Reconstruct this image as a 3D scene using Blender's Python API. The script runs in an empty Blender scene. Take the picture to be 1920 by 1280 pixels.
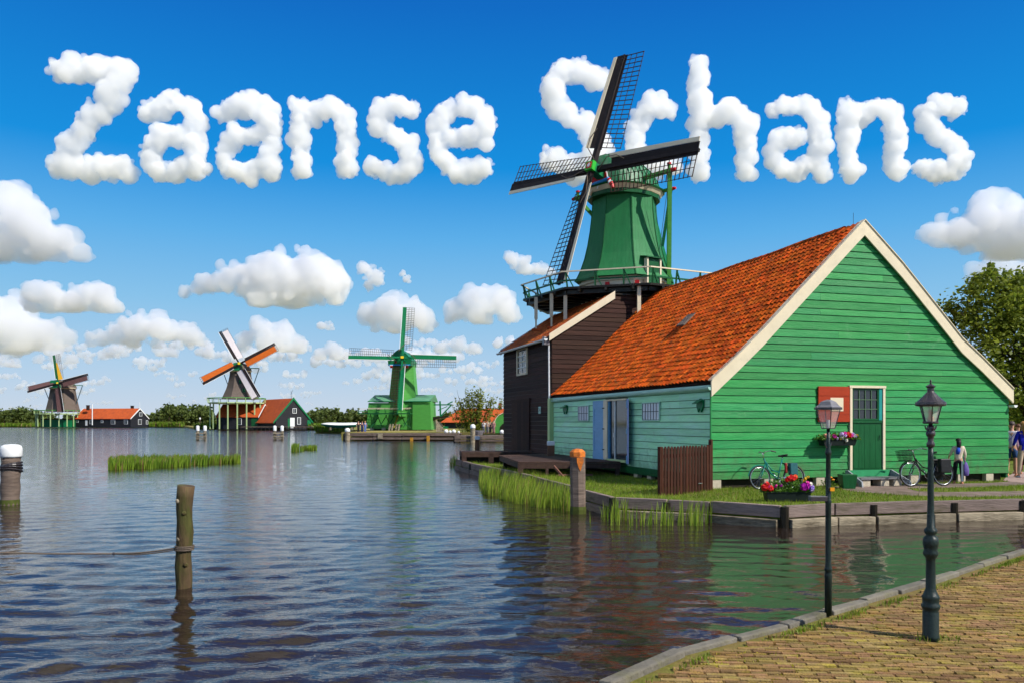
import bpy, bmesh, math, random
import numpy as np
from mathutils import Vector, Matrix, noise

sc = bpy.context.scene
COL = sc.collection
PI = math.pi
rnd = random.Random(7)
R = math.radians

# ------------------------------------------------------------------ camera
EYE = 2.1; FPX = 1500.0; HORIZON = 790.0
camd = bpy.data.cameras.new('camera'); cam = bpy.data.objects.new('camera', camd); COL.objects.link(cam)
cam.location = (0, 0, EYE); cam.rotation_euler = (R(90), 0, 0)
camd.sensor_width = 36; camd.lens = FPX/1920*36; camd.shift_y = (HORIZON-640)/1920
camd.clip_start = 0.1; camd.clip_end = 40000
sc.camera = cam

# ------------------------------------------------------------------ light
SUN = Vector((1.15, -0.75, 1.25)).normalized()
sund = bpy.data.lights.new('sun', 'SUN'); sun = bpy.data.objects.new('sun', sund); COL.objects.link(sun)
sund.energy = 3.7; sund.angle = R(0.6); sund.color = (1, .95, .87)
sun.rotation_euler = SUN.to_track_quat('Z', 'Y').to_euler(); sun.location = (40, -40, 60)

world = bpy.data.worlds.new('World'); sc.world = world; world.use_nodes = True
wn = world.node_tree; WN = wn.nodes; WL = wn.links
bg = WN['Background']; bg.inputs[1].default_value = 0.1
sky = WN.new('ShaderNodeTexSky'); sky.sky_type = 'NISHITA'; sky.sun_disc = False
sky.sun_elevation = math.asin(SUN.z); sky.sun_rotation = math.atan2(SUN.x, SUN.y)
tc = WN.new('ShaderNodeTexCoord'); sx = WN.new('ShaderNodeSeparateXYZ'); WL.new(tc.outputs['Generated'], sx.inputs[0])
rmp = WN.new('ShaderNodeValToRGB'); WL.new(sx.outputs['Z'], rmp.inputs[0])
SKYC = [(0.0, (.44, .50, .585)), (.06, (.32, .455, .60)), (.14, (.175, .39, .60)), (.22, (.075, .31, .60)),
        (.30, (.0, .20, .54)), (.46, (.0, .105, .41)), (.65, (.0, .075, .32)), (1.0, (.0, .05, .24))]
el = rmp.color_ramp.elements
el[0].position = SKYC[0][0]; el[0].color = (*SKYC[0][1], 1)
el[1].position = SKYC[-1][0]; el[1].color = (*SKYC[-1][1], 1)
for p_, c_ in SKYC[1:-1]:
    e_ = el.new(p_); e_.color = (*c_, 1)
sm = WN.new('ShaderNodeVectorMath'); sm.operation = 'SCALE'; sm.inputs['Scale'].default_value = 8.4
WL.new(rmp.outputs[0], sm.inputs[0])
sn = WN.new('ShaderNodeVectorMath'); sn.operation = 'SCALE'; sn.inputs['Scale'].default_value = 0.035
WL.new(sky.outputs[0], sn.inputs[0])
sa = WN.new('ShaderNodeVectorMath'); sa.operation = 'ADD'
WL.new(sm.outputs[0], sa.inputs[0]); WL.new(sn.outputs[0], sa.inputs[1]); WL.new(sa.outputs[0], bg.inputs[0])

sc.view_settings.view_transform = 'Standard'; sc.view_settings.look = 'None'
sc.view_settings.exposure = 0.65; sc.view_settings.gamma = 1.0; sc.view_settings.use_curve_mapping = False
sc.cycles.max_bounces = 20; sc.cycles.diffuse_bounces = 3; sc.cycles.glossy_bounces = 4
sc.cycles.transmission_bounces = 6; sc.cycles.transparent_max_bounces = 12; sc.cycles.volume_bounces = 20
sc.cycles.use_denoising = True; sc.cycles.caustics_reflective = False; sc.cycles.caustics_refractive = False

# ------------------------------------------------------------------ placing helpers
def P(px, py, Y):
    return Vector(((px-960)/FPX*Y, Y, EYE-(py-HORIZON)/FPX*Y))
def G(px, py, z):
    Y = (EYE-z)*FPX/(py-HORIZON)
    return Vector(((px-960)/FPX*Y, Y, z))

# ------------------------------------------------------------------ materials
MATS = {}
def mat(name, col, rough=.6, var=.15, scale=(6, 6, 6), bump=.0, bscale=None, detail=5, rvar=.0, spec=.25, metal=0,
        col2=None, cscale=None, cthr=(.45, .6), island=False, coat=0, hue=0.0, alpha=1, spots=None, dirt=None):
    """painted / natural surface: fine noise, optional second colour in patches, per-object variation"""
    if name in MATS: return MATS[name]
    m = bpy.data.materials.new(name); m.use_nodes = True; MATS[name] = m
    n = m.node_tree; N = n.nodes; L = n.links; b = N['Principled BSDF']
    t = N.new('ShaderNodeTexCoord')
    mp = N.new('ShaderNodeMapping'); mp.inputs['Scale'].default_value = scale; L.new(t.outputs['Object'], mp.inputs[0])
    oi = N.new('ShaderNodeObjectInfo')
    add = N.new('ShaderNodeVectorMath'); add.operation = 'ADD'
    sc_ = N.new('ShaderNodeVectorMath'); sc_.operation = 'SCALE'; sc_.inputs['Scale'].default_value = 37.0
    cmb = N.new('ShaderNodeCombineXYZ')
    for i in range(3): L.new(oi.outputs['Random'], cmb.inputs[i])
    L.new(cmb.outputs[0], sc_.inputs[0]); L.new(mp.outputs[0], add.inputs[0]); L.new(sc_.outputs[0], add.inputs[1])
    nz = N.new('ShaderNodeTexNoise'); nz.inputs['Scale'].default_value = 1; nz.inputs['Detail'].default_value = detail
    nz.inputs['Roughness'].default_value = .62; L.new(add.outputs[0], nz.inputs['Vector'])
    mr = N.new('ShaderNodeMapRange'); L.new(nz.outputs[0], mr.inputs[0])
    mr.inputs[1].default_value = .25; mr.inputs[2].default_value = .75
    mr.inputs[3].default_value = 1-var; mr.inputs[4].default_value = 1+var
    base = N.new('ShaderNodeRGB'); base.outputs[0].default_value = (*col, 1); src = base.outputs[0]
    if col2:
        n2 = N.new('ShaderNodeTexNoise'); n2.inputs['Detail'].default_value = 6; n2.inputs['Roughness'].default_value = .7
        m2 = N.new('ShaderNodeMapping'); m2.inputs['Scale'].default_value = cscale or scale
        n2.inputs['Scale'].default_value = 1
        L.new(t.outputs['Object'], m2.inputs[0])
        a2 = N.new('ShaderNodeVectorMath'); a2.operation = 'ADD'; L.new(m2.outputs[0], a2.inputs[0]); L.new(sc_.outputs[0], a2.inputs[1])
        L.new(a2.outputs[0], n2.inputs['Vector'])
        r2 = N.new('ShaderNodeMapRange'); L.new(n2.outputs[0], r2.inputs[0])
        r2.inputs[1].default_value = cthr[0]; r2.inputs[2].default_value = cthr[1]
        mx = N.new('ShaderNodeMix'); mx.data_type = 'RGBA'; L.new(r2.outputs[0], mx.inputs[0])
        mx.inputs[6].default_value = (*col, 1); mx.inputs[7].default_value = (*col2, 1); src = mx.outputs[2]
    rv = oi.outputs['Random']
    if island:
        ge = N.new('ShaderNodeNewGeometry'); ad = N.new('ShaderNodeMath'); ad.operation = 'ADD'
        L.new(ge.outputs['Random Per Island'], ad.inputs[0]); L.new(rv, ad.inputs[1])
        fr = N.new('ShaderNodeMath'); fr.operation = 'FRACT'; L.new(ad.outputs[0], fr.inputs[0]); rv = fr.outputs[0]
    vm = N.new('ShaderNodeVectorMath'); vm.operation = 'SCALE'; L.new(src, vm.inputs[0]); L.new(mr.outputs[0], vm.inputs['Scale'])
    last = vm.outputs[0]
    if rvar:
        m3 = N.new('ShaderNodeMapRange'); L.new(rv, m3.inputs[0]); m3.inputs[3].default_value = 1-rvar; m3.inputs[4].default_value = 1+rvar
        v3 = N.new('ShaderNodeVectorMath'); v3.operation = 'SCALE'; L.new(last, v3.inputs[0]); L.new(m3.outputs[0], v3.inputs['Scale']); last = v3.outputs[0]
    if hue:
        hs = N.new('ShaderNodeHueSaturation'); m4 = N.new('ShaderNodeMapRange')
        m5 = N.new('ShaderNodeMath'); m5.operation = 'MULTIPLY'; m5.inputs[1].default_value = 7.31; L.new(rv, m5.inputs[0])
        m6 = N.new('ShaderNodeMath'); m6.operation = 'FRACT'; L.new(m5.outputs[0], m6.inputs[0]); L.new(m6.outputs[0], m4.inputs[0])
        m4.inputs[3].default_value = .5-hue; m4.inputs[4].default_value = .5+hue
        L.new(m4.outputs[0], hs.inputs['Hue']); L.new(last, hs.inputs['Color']); last = hs.outputs[0]
    for sp_ in ([spots] if spots else [])+([dirt] if dirt else []):
        ns_ = N.new('ShaderNodeTexNoise'); ns_.inputs['Detail'].default_value = 7; ns_.inputs['Roughness'].default_value = .72; ns_.inputs['Scale'].default_value = sp_[1]
        L.new(t.outputs['Object'], ns_.inputs['Vector']); val = ns_.outputs[0]
        if sp_ is dirt:      # splash dirt near the foot of the wall
            sz = N.new('ShaderNodeSeparateXYZ'); L.new(t.outputs['Object'], sz.inputs[0]); mz = N.new('ShaderNodeMapRange'); L.new(sz.outputs['Z'], mz.inputs[0])
            mz.inputs[1].default_value = sp_[4]; mz.inputs[2].default_value = sp_[5]; mz.inputs[3].default_value = .34; mz.inputs[4].default_value = -.05
            aa = N.new('ShaderNodeMath'); aa.operation = 'ADD'; L.new(val, aa.inputs[0]); L.new(mz.outputs[0], aa.inputs[1]); val = aa.outputs[0]
        ms_ = N.new('ShaderNodeMapRange'); L.new(val, ms_.inputs[0]); ms_.inputs[1].default_value = sp_[2]; ms_.inputs[2].default_value = sp_[3]; ms_.inputs[4].default_value = .75
        mm = N.new('ShaderNodeMix'); mm.data_type = 'RGBA'; L.new(ms_.outputs[0], mm.inputs[0]); L.new(last, mm.inputs[6]); mm.inputs[7].default_value = (*sp_[0], 1); last = mm.outputs[2]
    L.new(last, b.inputs['Base Color'])
    b.inputs['Roughness'].default_value = rough; b.inputs['Metallic'].default_value = metal
    b.inputs['Specular IOR Level'].default_value = spec
    if coat: b.inputs['Coat Weight'].default_value = coat
    if alpha < 1: b.inputs['Alpha'].default_value = alpha
    if bump:
        nb = N.new('ShaderNodeTexNoise'); nb.inputs['Detail'].default_value = 5; nb.inputs['Scale'].default_value = 1
        mb = N.new('ShaderNodeMapping'); mb.inputs['Scale'].default_value = bscale or tuple(s*3 for s in scale)
        L.new(t.outputs['Object'], mb.inputs[0])
        ab = N.new('ShaderNodeVectorMath'); ab.operation = 'ADD'; L.new(mb.outputs[0], ab.inputs[0]); L.new(sc_.outputs[0], ab.inputs[1])
        L.new(ab.outputs[0], nb.inputs['Vector'])
        bp = N.new('ShaderNodeBump'); bp.inputs['Strength'].default_value = bump; bp.inputs['Distance'].default_value = .02
        L.new(nb.outputs[0], bp.inputs['Height']); L.new(bp.outputs[0], b.inputs['Normal'])
    return m

def leafmat(name, c1, c2, trans=.3, dry=0):
    if name in MATS: return MATS[name]
    m = bpy.data.materials.new(name); m.use_nodes = True; MATS[name] = m
    n = m.node_tree; N = n.nodes; L = n.links; N.clear()
    out = N.new('ShaderNodeOutputMaterial'); ge = N.new('ShaderNodeNewGeometry')
    t = N.new('ShaderNodeTexCoord'); nz = N.new('ShaderNodeTexNoise'); nz.inputs['Scale'].default_value = .6; L.new(t.outputs['Object'], nz.inputs[0])
    ad = N.new('ShaderNodeMath'); ad.operation = 'ADD'; L.new(nz.outputs[0], ad.inputs[0])
    ml = N.new('ShaderNodeMath'); ml.operation = 'MULTIPLY'; ml.inputs[1].default_value = .8; L.new(ge.outputs['Random Per Island'], ml.inputs[0])
    L.new(ml.outputs[0], ad.inputs[1])
    mr = N.new('ShaderNodeMapRange'); L.new(ad.outputs[0], mr.inputs[0]); mr.inputs[1].default_value = .3; mr.inputs[2].default_value = 1.25
    mx = N.new('ShaderNodeMix'); mx.data_type = 'RGBA'; L.new(mr.outputs[0], mx.inputs[0])
    mx.inputs[6].default_value = (*c1, 1); mx.inputs[7].default_value = (*c2, 1)
    if dry:
        gt = N.new('ShaderNodeMath'); gt.operation = 'GREATER_THAN'; gt.inputs[1].default_value = 1-dry; L.new(ge.outputs['Random Per Island'], gt.inputs[0])
        md = N.new('ShaderNodeMix'); md.data_type = 'RGBA'; L.new(gt.outputs[0], md.inputs[0]); L.new(mx.outputs[2], md.inputs[6]); md.inputs[7].default_value = (.26, .18, .07, 1); mx = md
    p = N.new('ShaderNodeBsdfPrincipled'); p.inputs['Roughness'].default_value = .55; p.inputs['Specular IOR Level'].default_value = .3
    L.new(mx.outputs[2], p.inputs['Base Color'])
    tr = N.new('ShaderNodeBsdfTranslucent'); L.new(mx.outputs[2], tr.inputs[0])
    ms = N.new('ShaderNodeMixShader'); ms.inputs[0].default_value = trans
    L.new(p.outputs[0], ms.inputs[1]); L.new(tr.outputs[0], ms.inputs[2]); L.new(ms.outputs[0], out.inputs[0])
    return m

def glassmat(name, col=(.02, .025, .03), rough=.06):
    if name in MATS: return MATS[name]
    m = bpy.data.materials.new(name); m.use_nodes = True; MATS[name] = m
    b = m.node_tree.nodes['Principled BSDF']; b.inputs['Base Color'].default_value = (*col, 1); b.inputs['Roughness'].default_value = rough
    b.inputs['Specular IOR Level'].default_value = .8
    return m

wood_s = (3, 3, 30)
M = dict(
 green=mat('green_board_paint', (.016, .225, .056), .5, .20, (1.3, 1.3, 16), .35, (6, 6, 60), rvar=.16, hue=.008, col2=(.042, .275, .078), cscale=(.8, .8, 5), cthr=(.42, .7), spots=((.13, .30, .14), 1.3, .60, .78), dirt=((.055, .085, .03), 3.0, .62, .95, .2, 1.5)),
 teal=mat('skylit_green_paint', (.33, .70, .42), .5, .14, (1.3, 1.3, 16), .35, (6, 6, 60), rvar=.12, hue=.015, col2=(.38, .68, .52), cscale=(.8, .8, 4), cthr=(.42, .68), spots=((.30, .38, .30), 2.0, .60, .8), dirt=((.10, .16, .08), 3.0, .62, .95, .2, 1.3)),  # same green boards, with pale blue skylight painted into the base colour
 dark=mat('dark_tarred_board', (.040, .019, .0135), .75, .35, (1.2, 1.2, 18), .6, (5, 5, 60), rvar=.35, hue=.01, spec=.15),
 cream=mat('cream_paint', (.70, .60, .42), .5, .10, (2, 2, 2), .1, (12, 12, 12), spots=((.40, .35, .24), 4.0, .60, .75)),
 creamgreen=mat('pale_green_paint', (.42, .55, .25), .45, .08, (2, 2, 2), .1),
 gutter=mat('pale_teal_gutter_paint', (.38, .60, .52), .4, .1, (2, 2, 2)),
 white=mat('white_paint', (.75, .76, .74), .45, .06, (3, 3, 3)),
 blue=mat('light_blue_paint', (.16, .35, .58), .4, .10, (3, 3, 12), .15),
 red=mat('brick_red_paint', (.34, .036, .008), .45, .12, (3, 3, 14), .2, rvar=.06),
 dkgreen=mat('dark_green_paint', (.008, .085, .025), .4, .25, (12, 12, 2), .3),
 midgreen=mat('strong_green_paint', (.006, .16, .055), .4, .2, (4, 4, 4), .1),
 tile=mat('orange_clay_tile', (.52, .083, .008), .85, .30, (9, 9, 9), .5, (60, 60, 60), rvar=.36, hue=.006, island=True,
          col2=(.15, .042, .010), cscale=(3.2, 3.2, 3.2), cthr=(.46, .68), spec=.08, spots=((.17, .12, .05), 4.5, .58, .68)),
 tiledull=mat('brown_clay_tile', (.34, .075, .010), .75, .35, (9, 9, 9), .5, (60, 60, 60), rvar=.35, hue=.012, island=True,
          col2=(.06, .022, .012), cscale=(2.2, 2.2, 2.2), cthr=(.5, .72)),
 greywood=mat('weathered_grey_wood', (.155, .115, .09), .8, .35, (2, 2, 22), .7, (6, 6, 70), rvar=.2, col2=(.09, .065, .05), cscale=(1.5, 1.5, 7), cthr=(.45, .7)),
 quaywood=mat('weathered_quay_timber', (.22, .165, .14), .8, .3, (2, 2, 18), .7, (6, 6, 60), rvar=.22, col2=(.12, .10, .06), cscale=(1.2, 1.2, 5), cthr=(.5, .7)),
 palewood=mat('pale_rotten_timber', (.30, .25, .17), .85, .35, (2, 2, 14), .8, (6, 6, 50), rvar=.15, col2=(.10, .08, .05), cscale=(1.6, 1.6, 6), cthr=(.45, .65)),
 fencewood=mat('dark_red_fence_stain', (.045, .013, .006), .6, .3, (14, 14, 2), .5, rvar=.3),
 deckwood=mat('dark_brown_deck_wood', (.055, .030, .022), .75, .35, (10, 2, 10), .5, rvar=.3),
 logwood=mat('mossy_log_wood', (.095, .060, .030), .85, .45, (9, 9, 2), .9, (26, 26, 5), col2=(.060, .060, .014), cscale=(4, 4, 1.6), cthr=(.42, .62)),
 iron=mat('black_green_cast_iron', (.009, .020, .017), .42, .25, (20, 20, 20), .2, spec=.35),
 iron2=mat('dark_grey_lantern_iron', (.035, .028, .030), .38, .25, (20, 20, 20), .15, spec=.6),
 ironlid=mat('pale_grey_zinc', (.16, .15, .16), .4, .2, (20, 20, 20), spec=.6),
 concrete=mat('pale_concrete', (.46, .40, .30), .85, .2, (8, 8, 8), .4),
 stone=mat('grey_coping_stone', (.16, .145, .115), .85, .28, (5, 5, 5), .7, (30, 30, 30), rvar=.15, col2=(.15, .14, .08), cscale=(3, 3, 3), cthr=(.5, .68)),
 brick=mat('brown_clinker_brick', (.25, .158, .068), .9, .3, (12, 12, 12), .7, (60, 60, 60), rvar=.3, hue=.02, island=True, col2=(.25, .178, .035), cscale=(3.0, 3.0, 3.0), cthr=(.45, .65), spec=.1),
 sand=mat('joint_sand', (.17, .125, .035), .95, .3, (20, 20, 20), .5, col2=(.13, .13, .02), cscale=(4, 4, 4)),
 path=mat('trodden_path', (.21, .15, .125), .95, .25, (3, 3, 3), .6, (20, 20, 20), col2=(.13, .10, .07), cscale=(1.5, 1.5, 1.5)),
 lawn=mat('short_grass_ground', (.11, .15, .012), .95, .35, (5, 5, 5), .7, (40, 40, 40), col2=(.15, .13, .03), cscale=(1.2, 1.2, 1.2), cthr=(.5, .75)),
 field=mat('meadow', (.16, .17, .03), .95, .3, (.2, .2, .2), col2=(.36, .27, .08), cscale=(.03, .05, .03), cthr=(.42, .6)),
 void_shade=mat('underfloor_shade', (.03, .024, .014), .9, .3, (3, 3, 3)),  # shade of the underfloor void, given as a near-black colour
 wet=mat('wet_dark_wood', (.018, .014, .008), .35, .3, (4, 4, 10)),
 orangecap=mat('orange_rust_paint', (.62, .17, .02), .6, .25, (8, 8, 8), .3, col2=(.40, .12, .03), cscale=(14, 14, 14)),
 skin=mat('skin', (.52, .29, .19), .5, .05),
 thatch=mat('grey_thatch', (.135, .105, .085), .95, .28, (6, 6, 1.2), .6, (30, 30, 4)),
 darkbrown=mat('dark_brown_stock_paint', (.016, .011, .011), .7, .25, (4, 4, 4), .1, spec=.2),
 lath=mat('brown_lath_wood', (.045, .022, .014), .7, .3, (8, 8, 8)),
 sailwhite=mat('white_sailcloth', (.60, .55, .55), .8, .08, (2, 2, 2)),
 sailorange=mat('orange_sailcloth', (.52, .11, .012), .8, .12, (2, 2, 2)),
 sailbrown=mat('brown_sailcloth', (.13, .065, .06), .8, .12, (2, 2, 2)),
 sailyellow=mat('ochre_sailcloth', (.55, .30, .02), .8, .12, (2, 2, 2)),
 brightred=mat('bright_red_paint', (.55, .01, .012), .4, .08),
 brightblue=mat('bright_blue_paint', (.03, .25, .62), .4, .08),
 yellow=mat('yellow_paint', (.75, .50, .02), .4, .08),
 leafgreen=mat('light_mill_green', (.07, .29, .05), .5, .14, (2, 2, 10), .2, rvar=.08),
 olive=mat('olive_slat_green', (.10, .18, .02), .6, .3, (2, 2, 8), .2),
 farmid=mat('mill_green_board', (.016, .165, .048), .6, .14, (6, 6, 1.0), .3, (30, 30, 3), col2=(.03, .18, .06), cscale=(1.2, 1.2, .7), cthr=(.45, .7)),
 glass=glassmat('window_glass'),
 black=mat('black_rubber', (.012, .012, .013), .5, .1),
 chrome=mat('chrome_metal', (.55, .55, .56), .25, .05, metal=.9),
 rope=mat('grey_rope', (.13, .10, .075), .9, .3, (40, 40, 40), .5),
 foliage=leafmat('flower_foliage', (.03, .11, .01), (.12, .24, .02)),
 grassblade=leafmat('grass_blade', (.06, .15, .006), (.24, .32, .02), .4, .12),
 reedblade=leafmat('reed_blade', (.08, .20, .012), (.36, .44, .05), .4, .10),
 treeleaf=leafmat('tree_leaf', (.06, .11, .01), (.26, .31, .035), .55),
 farleaf=leafmat('far_tree_leaf', (.035, .065, .015), (.13, .17, .035), .3),
 willowleaf=leafmat('shrub_leaf', (.07, .11, .008), (.24, .26, .03), .4),
 bark=mat('tree_bark', (.05, .035, .022), .9, .3, (5, 5, 2), .6),
)

# ------------------------------------------------------------------ object helpers
def link(o, parent=None):
    COL.objects.link(o)
    if parent is not None: o.parent = parent
    return o
def tag(o, label=None, cat=None, group=None, kind=None):
    if label: o['label'] = label
    if cat: o['category'] = cat
    if group: o['group'] = group
    if kind: o['kind'] = kind
    return o
def thing(name, label, cat, loc=(0, 0, 0), rz=0, group=None):
    o = bpy.data.objects.new(name, None); o.empty_display_size = .2; COL.objects.link(o)
    o.location = loc; o.rotation_euler = (0, 0, rz)
    return tag(o, label, cat, group)
def copy_tree(o, parent=None):
    c = o.copy(); COL.objects.link(c)
    if parent is not None: c.parent = parent
    for ch in list(o.children): copy_tree(ch, c)
    return c

class MB:
    def __init__(s): s.v = []; s.f = []
    def poly(s, pts):
        b = len(s.v); s.v += [tuple(p) for p in pts]; s.f.append(tuple(range(b, b+len(pts)))); return s
    def hexa(s, p):
        b = len(s.v); s.v += [tuple(q) for q in p]
        for f in ((0, 3, 2, 1), (4, 5, 6, 7), (0, 1, 5, 4), (1, 2, 6, 5), (2, 3, 7, 6), (3, 0, 4, 7)):
            s.f.append(tuple(b+i for i in f))
        return s
    def box(s, x0, x1, y0, y1, z0, z1):
        return s.hexa([(x0, y0, z0), (x1, y0, z0), (x1, y1, z0), (x0, y1, z0), (x0, y0, z1), (x1, y0, z1), (x1, y1, z1), (x0, y1, z1)])
    def beam(s, p, q, w, h=None, up=(0, 0, 1), w2=None, h2=None):
        p = Vector(p); q = Vector(q); h = w if h is None else h; w2 = w if w2 is None else w2; h2 = h if h2 is None else h2
        d = (q-p).normalized(); u = Vector(up)
        if abs(d.dot(u)) > .98: u = Vector((1, 0, 0)) if abs(d.x) < .9 else Vector((0, 1, 0))
        a = d.cross(u).normalized(); c = a.cross(d).normalized()
        def ring(o, w, h): return [o-a*w/2-c*h/2, o+a*w/2-c*h/2, o+a*w/2+c*h/2, o-a*w/2+c*h/2]
        return s.hexa(ring(p, w, h)+ring(q, w2, h2))
    def prism(s, pts, off):
        off = Vector(off); b = len(s.v); n = len(pts)
        s.v += [tuple(Vector(p)) for p in pts]+[tuple(Vector(p)+off) for p in pts]
        s.f.append(tuple(range(b+n-1, b-1, -1))); s.f.append(tuple(range(b+n, b+2*n)))
        for i in range(n):
            j = (i+1) % n; s.f.append((b+i, b+j, b+n+j, b+n+i))
        return s
    def tube(s, pts, r, n=8, cap=True):
        pts = [Vector(p) for p in pts]; rr = r if isinstance(r, (list, tuple)) else [r]*len(pts); b = len(s.v)
        prev = None
        for i, p in enumerate(pts):
            d = (pts[min(i+1, len(pts)-1)]-pts[max(i-1, 0)]).normalized()
            if prev is None:
                a = d.cross(Vector((0, 0, 1)) if abs(d.z) < .9 else Vector((1, 0, 0))).normalized()
            else: a = (prev-d*prev.dot(d)).normalized()
            prev = a; c = d.cross(a)
            for k in range(n):
                t = 2*PI*k/n; s.v.append(tuple(p+(a*math.cos(t)+c*math.sin(t))*rr[i]))
        for i in range(len(pts)-1):
            for k in range(n):
                k2 = (k+1) % n; s.f.append((b+i*n+k, b+i*n+k2, b+(i+1)*n+k2, b+(i+1)*n+k))
        if cap:
            s.f.append(tuple(b+k for k in range(n-1, -1, -1))); s.f.append(tuple(b+(len(pts)-1)*n+k for k in range(n)))
        return s
    def lathe(s, prof, n=16, c=(0, 0, 0), rot=0, squash=(1, 1), cap=True):
        b = len(s.v); c = Vector(c)
        for r, z in prof:
            for k in range(n):
                t = 2*PI*k/n+rot; s.v.append((c.x+r*math.cos(t)*squash[0], c.y+r*math.sin(t)*squash[1], c.z+z))
        for i in range(len(prof)-1):
            for k in range(n):
                k2 = (k+1) % n; s.f.append((b+i*n+k, b+i*n+k2, b+(i+1)*n+k2, b+(i+1)*n+k))
        if cap:
            s.f.append(tuple(b+k for k in range(n-1, -1, -1))); s.f.append(tuple(b+(len(prof)-1)*n+k for k in range(n)))
        return s
    def torus(s, c, R0, r, axis='Y', n=28, m=6, a0=0, a1=2*PI):
        c = Vector(c); full = abs(a1-a0-2*PI) < 1e-6; pts = []
        ex, ez = {'Y': (Vector((1, 0, 0)), Vector((0, 0, 1))), 'Z': (Vector((1, 0, 0)), Vector((0, 1, 0))), 'X': (Vector((0, 1, 0)), Vector((0, 0, 1)))}[axis]
        ey = ex.cross(ez); b = len(s.v); nn = n if full else n+1
        for i in range(nn):
            t = a0+(a1-a0)*i/n; d = ex*math.cos(t)+ez*math.sin(t)
            for k in range(m):
                u = 2*PI*k/m; s.v.append(tuple(c+d*(R0+r*math.cos(u))+ey*(r*math.sin(u))))
        for i in range(n):
            i2 = (i+1) % nn
            for k in range(m):
                k2 = (k+1) % m; s.f.append((b+i*m+k, b+i2*m+k, b+i2*m+k2, b+i*m+k2))
        return s
    def mesh(s, name, m, smooth=False):
        me = bpy.data.meshes.new(name); me.from_pydata(s.v, [], s.f); me.update()
        if m: me.materials.append(M[m] if isinstance(m, str) else m)
        if smooth: me.polygons.foreach_set('use_smooth', [True]*len(me.polygons))
        return me
    def build(s, name, m, parent=None, smooth=False, loc=None, fix=True):
        me = s.mesh(name, m, smooth)
        if fix:
            bm = bmesh.new(); bm.from_mesh(me); bmesh.ops.recalc_face_normals(bm, faces=bm.faces); bm.to_mesh(me); bm.free()
        o = bpy.data.objects.new(name, me); link(o, parent)
        if loc is not None: o.location = loc
        return o

def tris_object(name, verts, faces, m, parent=None, smooth=False):
    """numpy verts (n,3), faces (k,3 or 4)"""
    me = bpy.data.meshes.new(name); k = faces.shape[1]
    me.vertices.add(len(verts)); me.vertices.foreach_set('co', np.asarray(verts, 'f').ravel())
    me.loops.add(faces.size); me.loops.foreach_set('vertex_index', faces.astype('i').ravel())
    me.polygons.add(len(faces)); me.polygons.foreach_set('loop_start', np.arange(0, faces.size, k, dtype='i'))
    if smooth: me.polygons.foreach_set('use_smooth', np.ones(len(faces), bool))
    me.update(calc_edges=True); me.materials.append(M[m] if isinstance(m, str) else m)
    o = bpy.data.objects.new(name, me); link(o, parent); return o

def bevel(o, w=.01, seg=2):
    md = o.modifiers.new('bevel', 'BEVEL'); md.width = w; md.segments = seg; md.limit_method = 'ANGLE'; return o

def leaves(name, centers, size, m, parent, seed=0, flat=0.0, long=1.6):
    """one leaf = folded pair of triangles at each centre"""
    g = np.random.RandomState(seed); n = len(centers); c = np.asarray(centers, float)
    d = g.randn(n, 3); d[:, 2] *= .6; d /= np.linalg.norm(d, axis=1)[:, None]
    u = g.randn(n, 3); u[:, 2] += flat; u -= d*(u*d).sum(1)[:, None]; u /= np.linalg.norm(u, axis=1)[:, None]
    w = np.cross(d, u); s = (size*(.6+.8*g.rand(n)))[:, None]
    v = np.stack([c-d*s*long/2, c+w*s*.5+u*s*.12, c+d*s*long/2, c-w*s*.5+u*s*.12], 1).reshape(-1, 3)
    b = np.arange(n)[:, None]*4
    f = np.concatenate([b+np.array([[0, 1, 2]]), b+np.array([[0, 2, 3]])], 1).reshape(-1, 3)
    return tris_object(name, v, f, m, parent)

def blades(name, pts, h, w, m, parent=None, seed=0, lean=.25, wind=(0, 0), segs=2):
    """grass blades, tapered, leaning; pts (n,3)"""
    g = np.random.RandomState(seed); n = len(pts); c = np.asarray(pts, float)
    a = g.rand(n)*2*PI; hh = h*(.55+.6*g.rand(n)); ww = w*(.7+.6*g.rand(n))
    side = np.stack([np.cos(a), np.sin(a), 0*a], 1)
    b = g.rand(n)*2*PI; le = lean*np.abs(g.randn(n))
    ld = np.stack([np.cos(b)*le+wind[0], np.sin(b)*le+wind[1], 0*b], 1)
    V = []; 
    for i in range(segs):
        t = i/segs
        p = c+np.stack([0*hh, 0*hh, hh*t], 1)+ld*(hh*t*t)[:, None]
        wt = (ww*(1-t*.6))[:, None]
        V += [p-side*wt/2, p+side*wt/2]
    V.append(c+np.stack([0*hh, 0*hh, hh*(1-.12*le)], 1)+ld*hh[:, None])
    k = len(V); v = np.stack(V, 1).reshape(-1, 3); base = np.arange(n)[:, None]*k; F = []
    for i in range(segs-1):
        q = 2*i; F += [base+np.array([[q, q+1, q+3]]), base+np.array([[q, q+3, q+2]])]
    q = 2*(segs-1); F.append(base+np.array([[q, q+1, q+2]]))
    f = np.concatenate(F, 1).reshape(-1, 3)
    return tris_object(name, v, f, m, parent)

def in_poly(x, y, poly):
    x = np.asarray(x); y = np.asarray(y); c = np.zeros(x.shape, bool); n = len(poly)
    for i in range(n):
        x0, y0 = poly[i][:2]; x1, y1 = poly[(i+1) % n][:2]
        t = ((y0 > y) != (y1 > y)) & (x < (x1-x0)*(y-y0)/((y1-y0) if y1 != y0 else 1e-9)+x0); c ^= t
    return c
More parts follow.
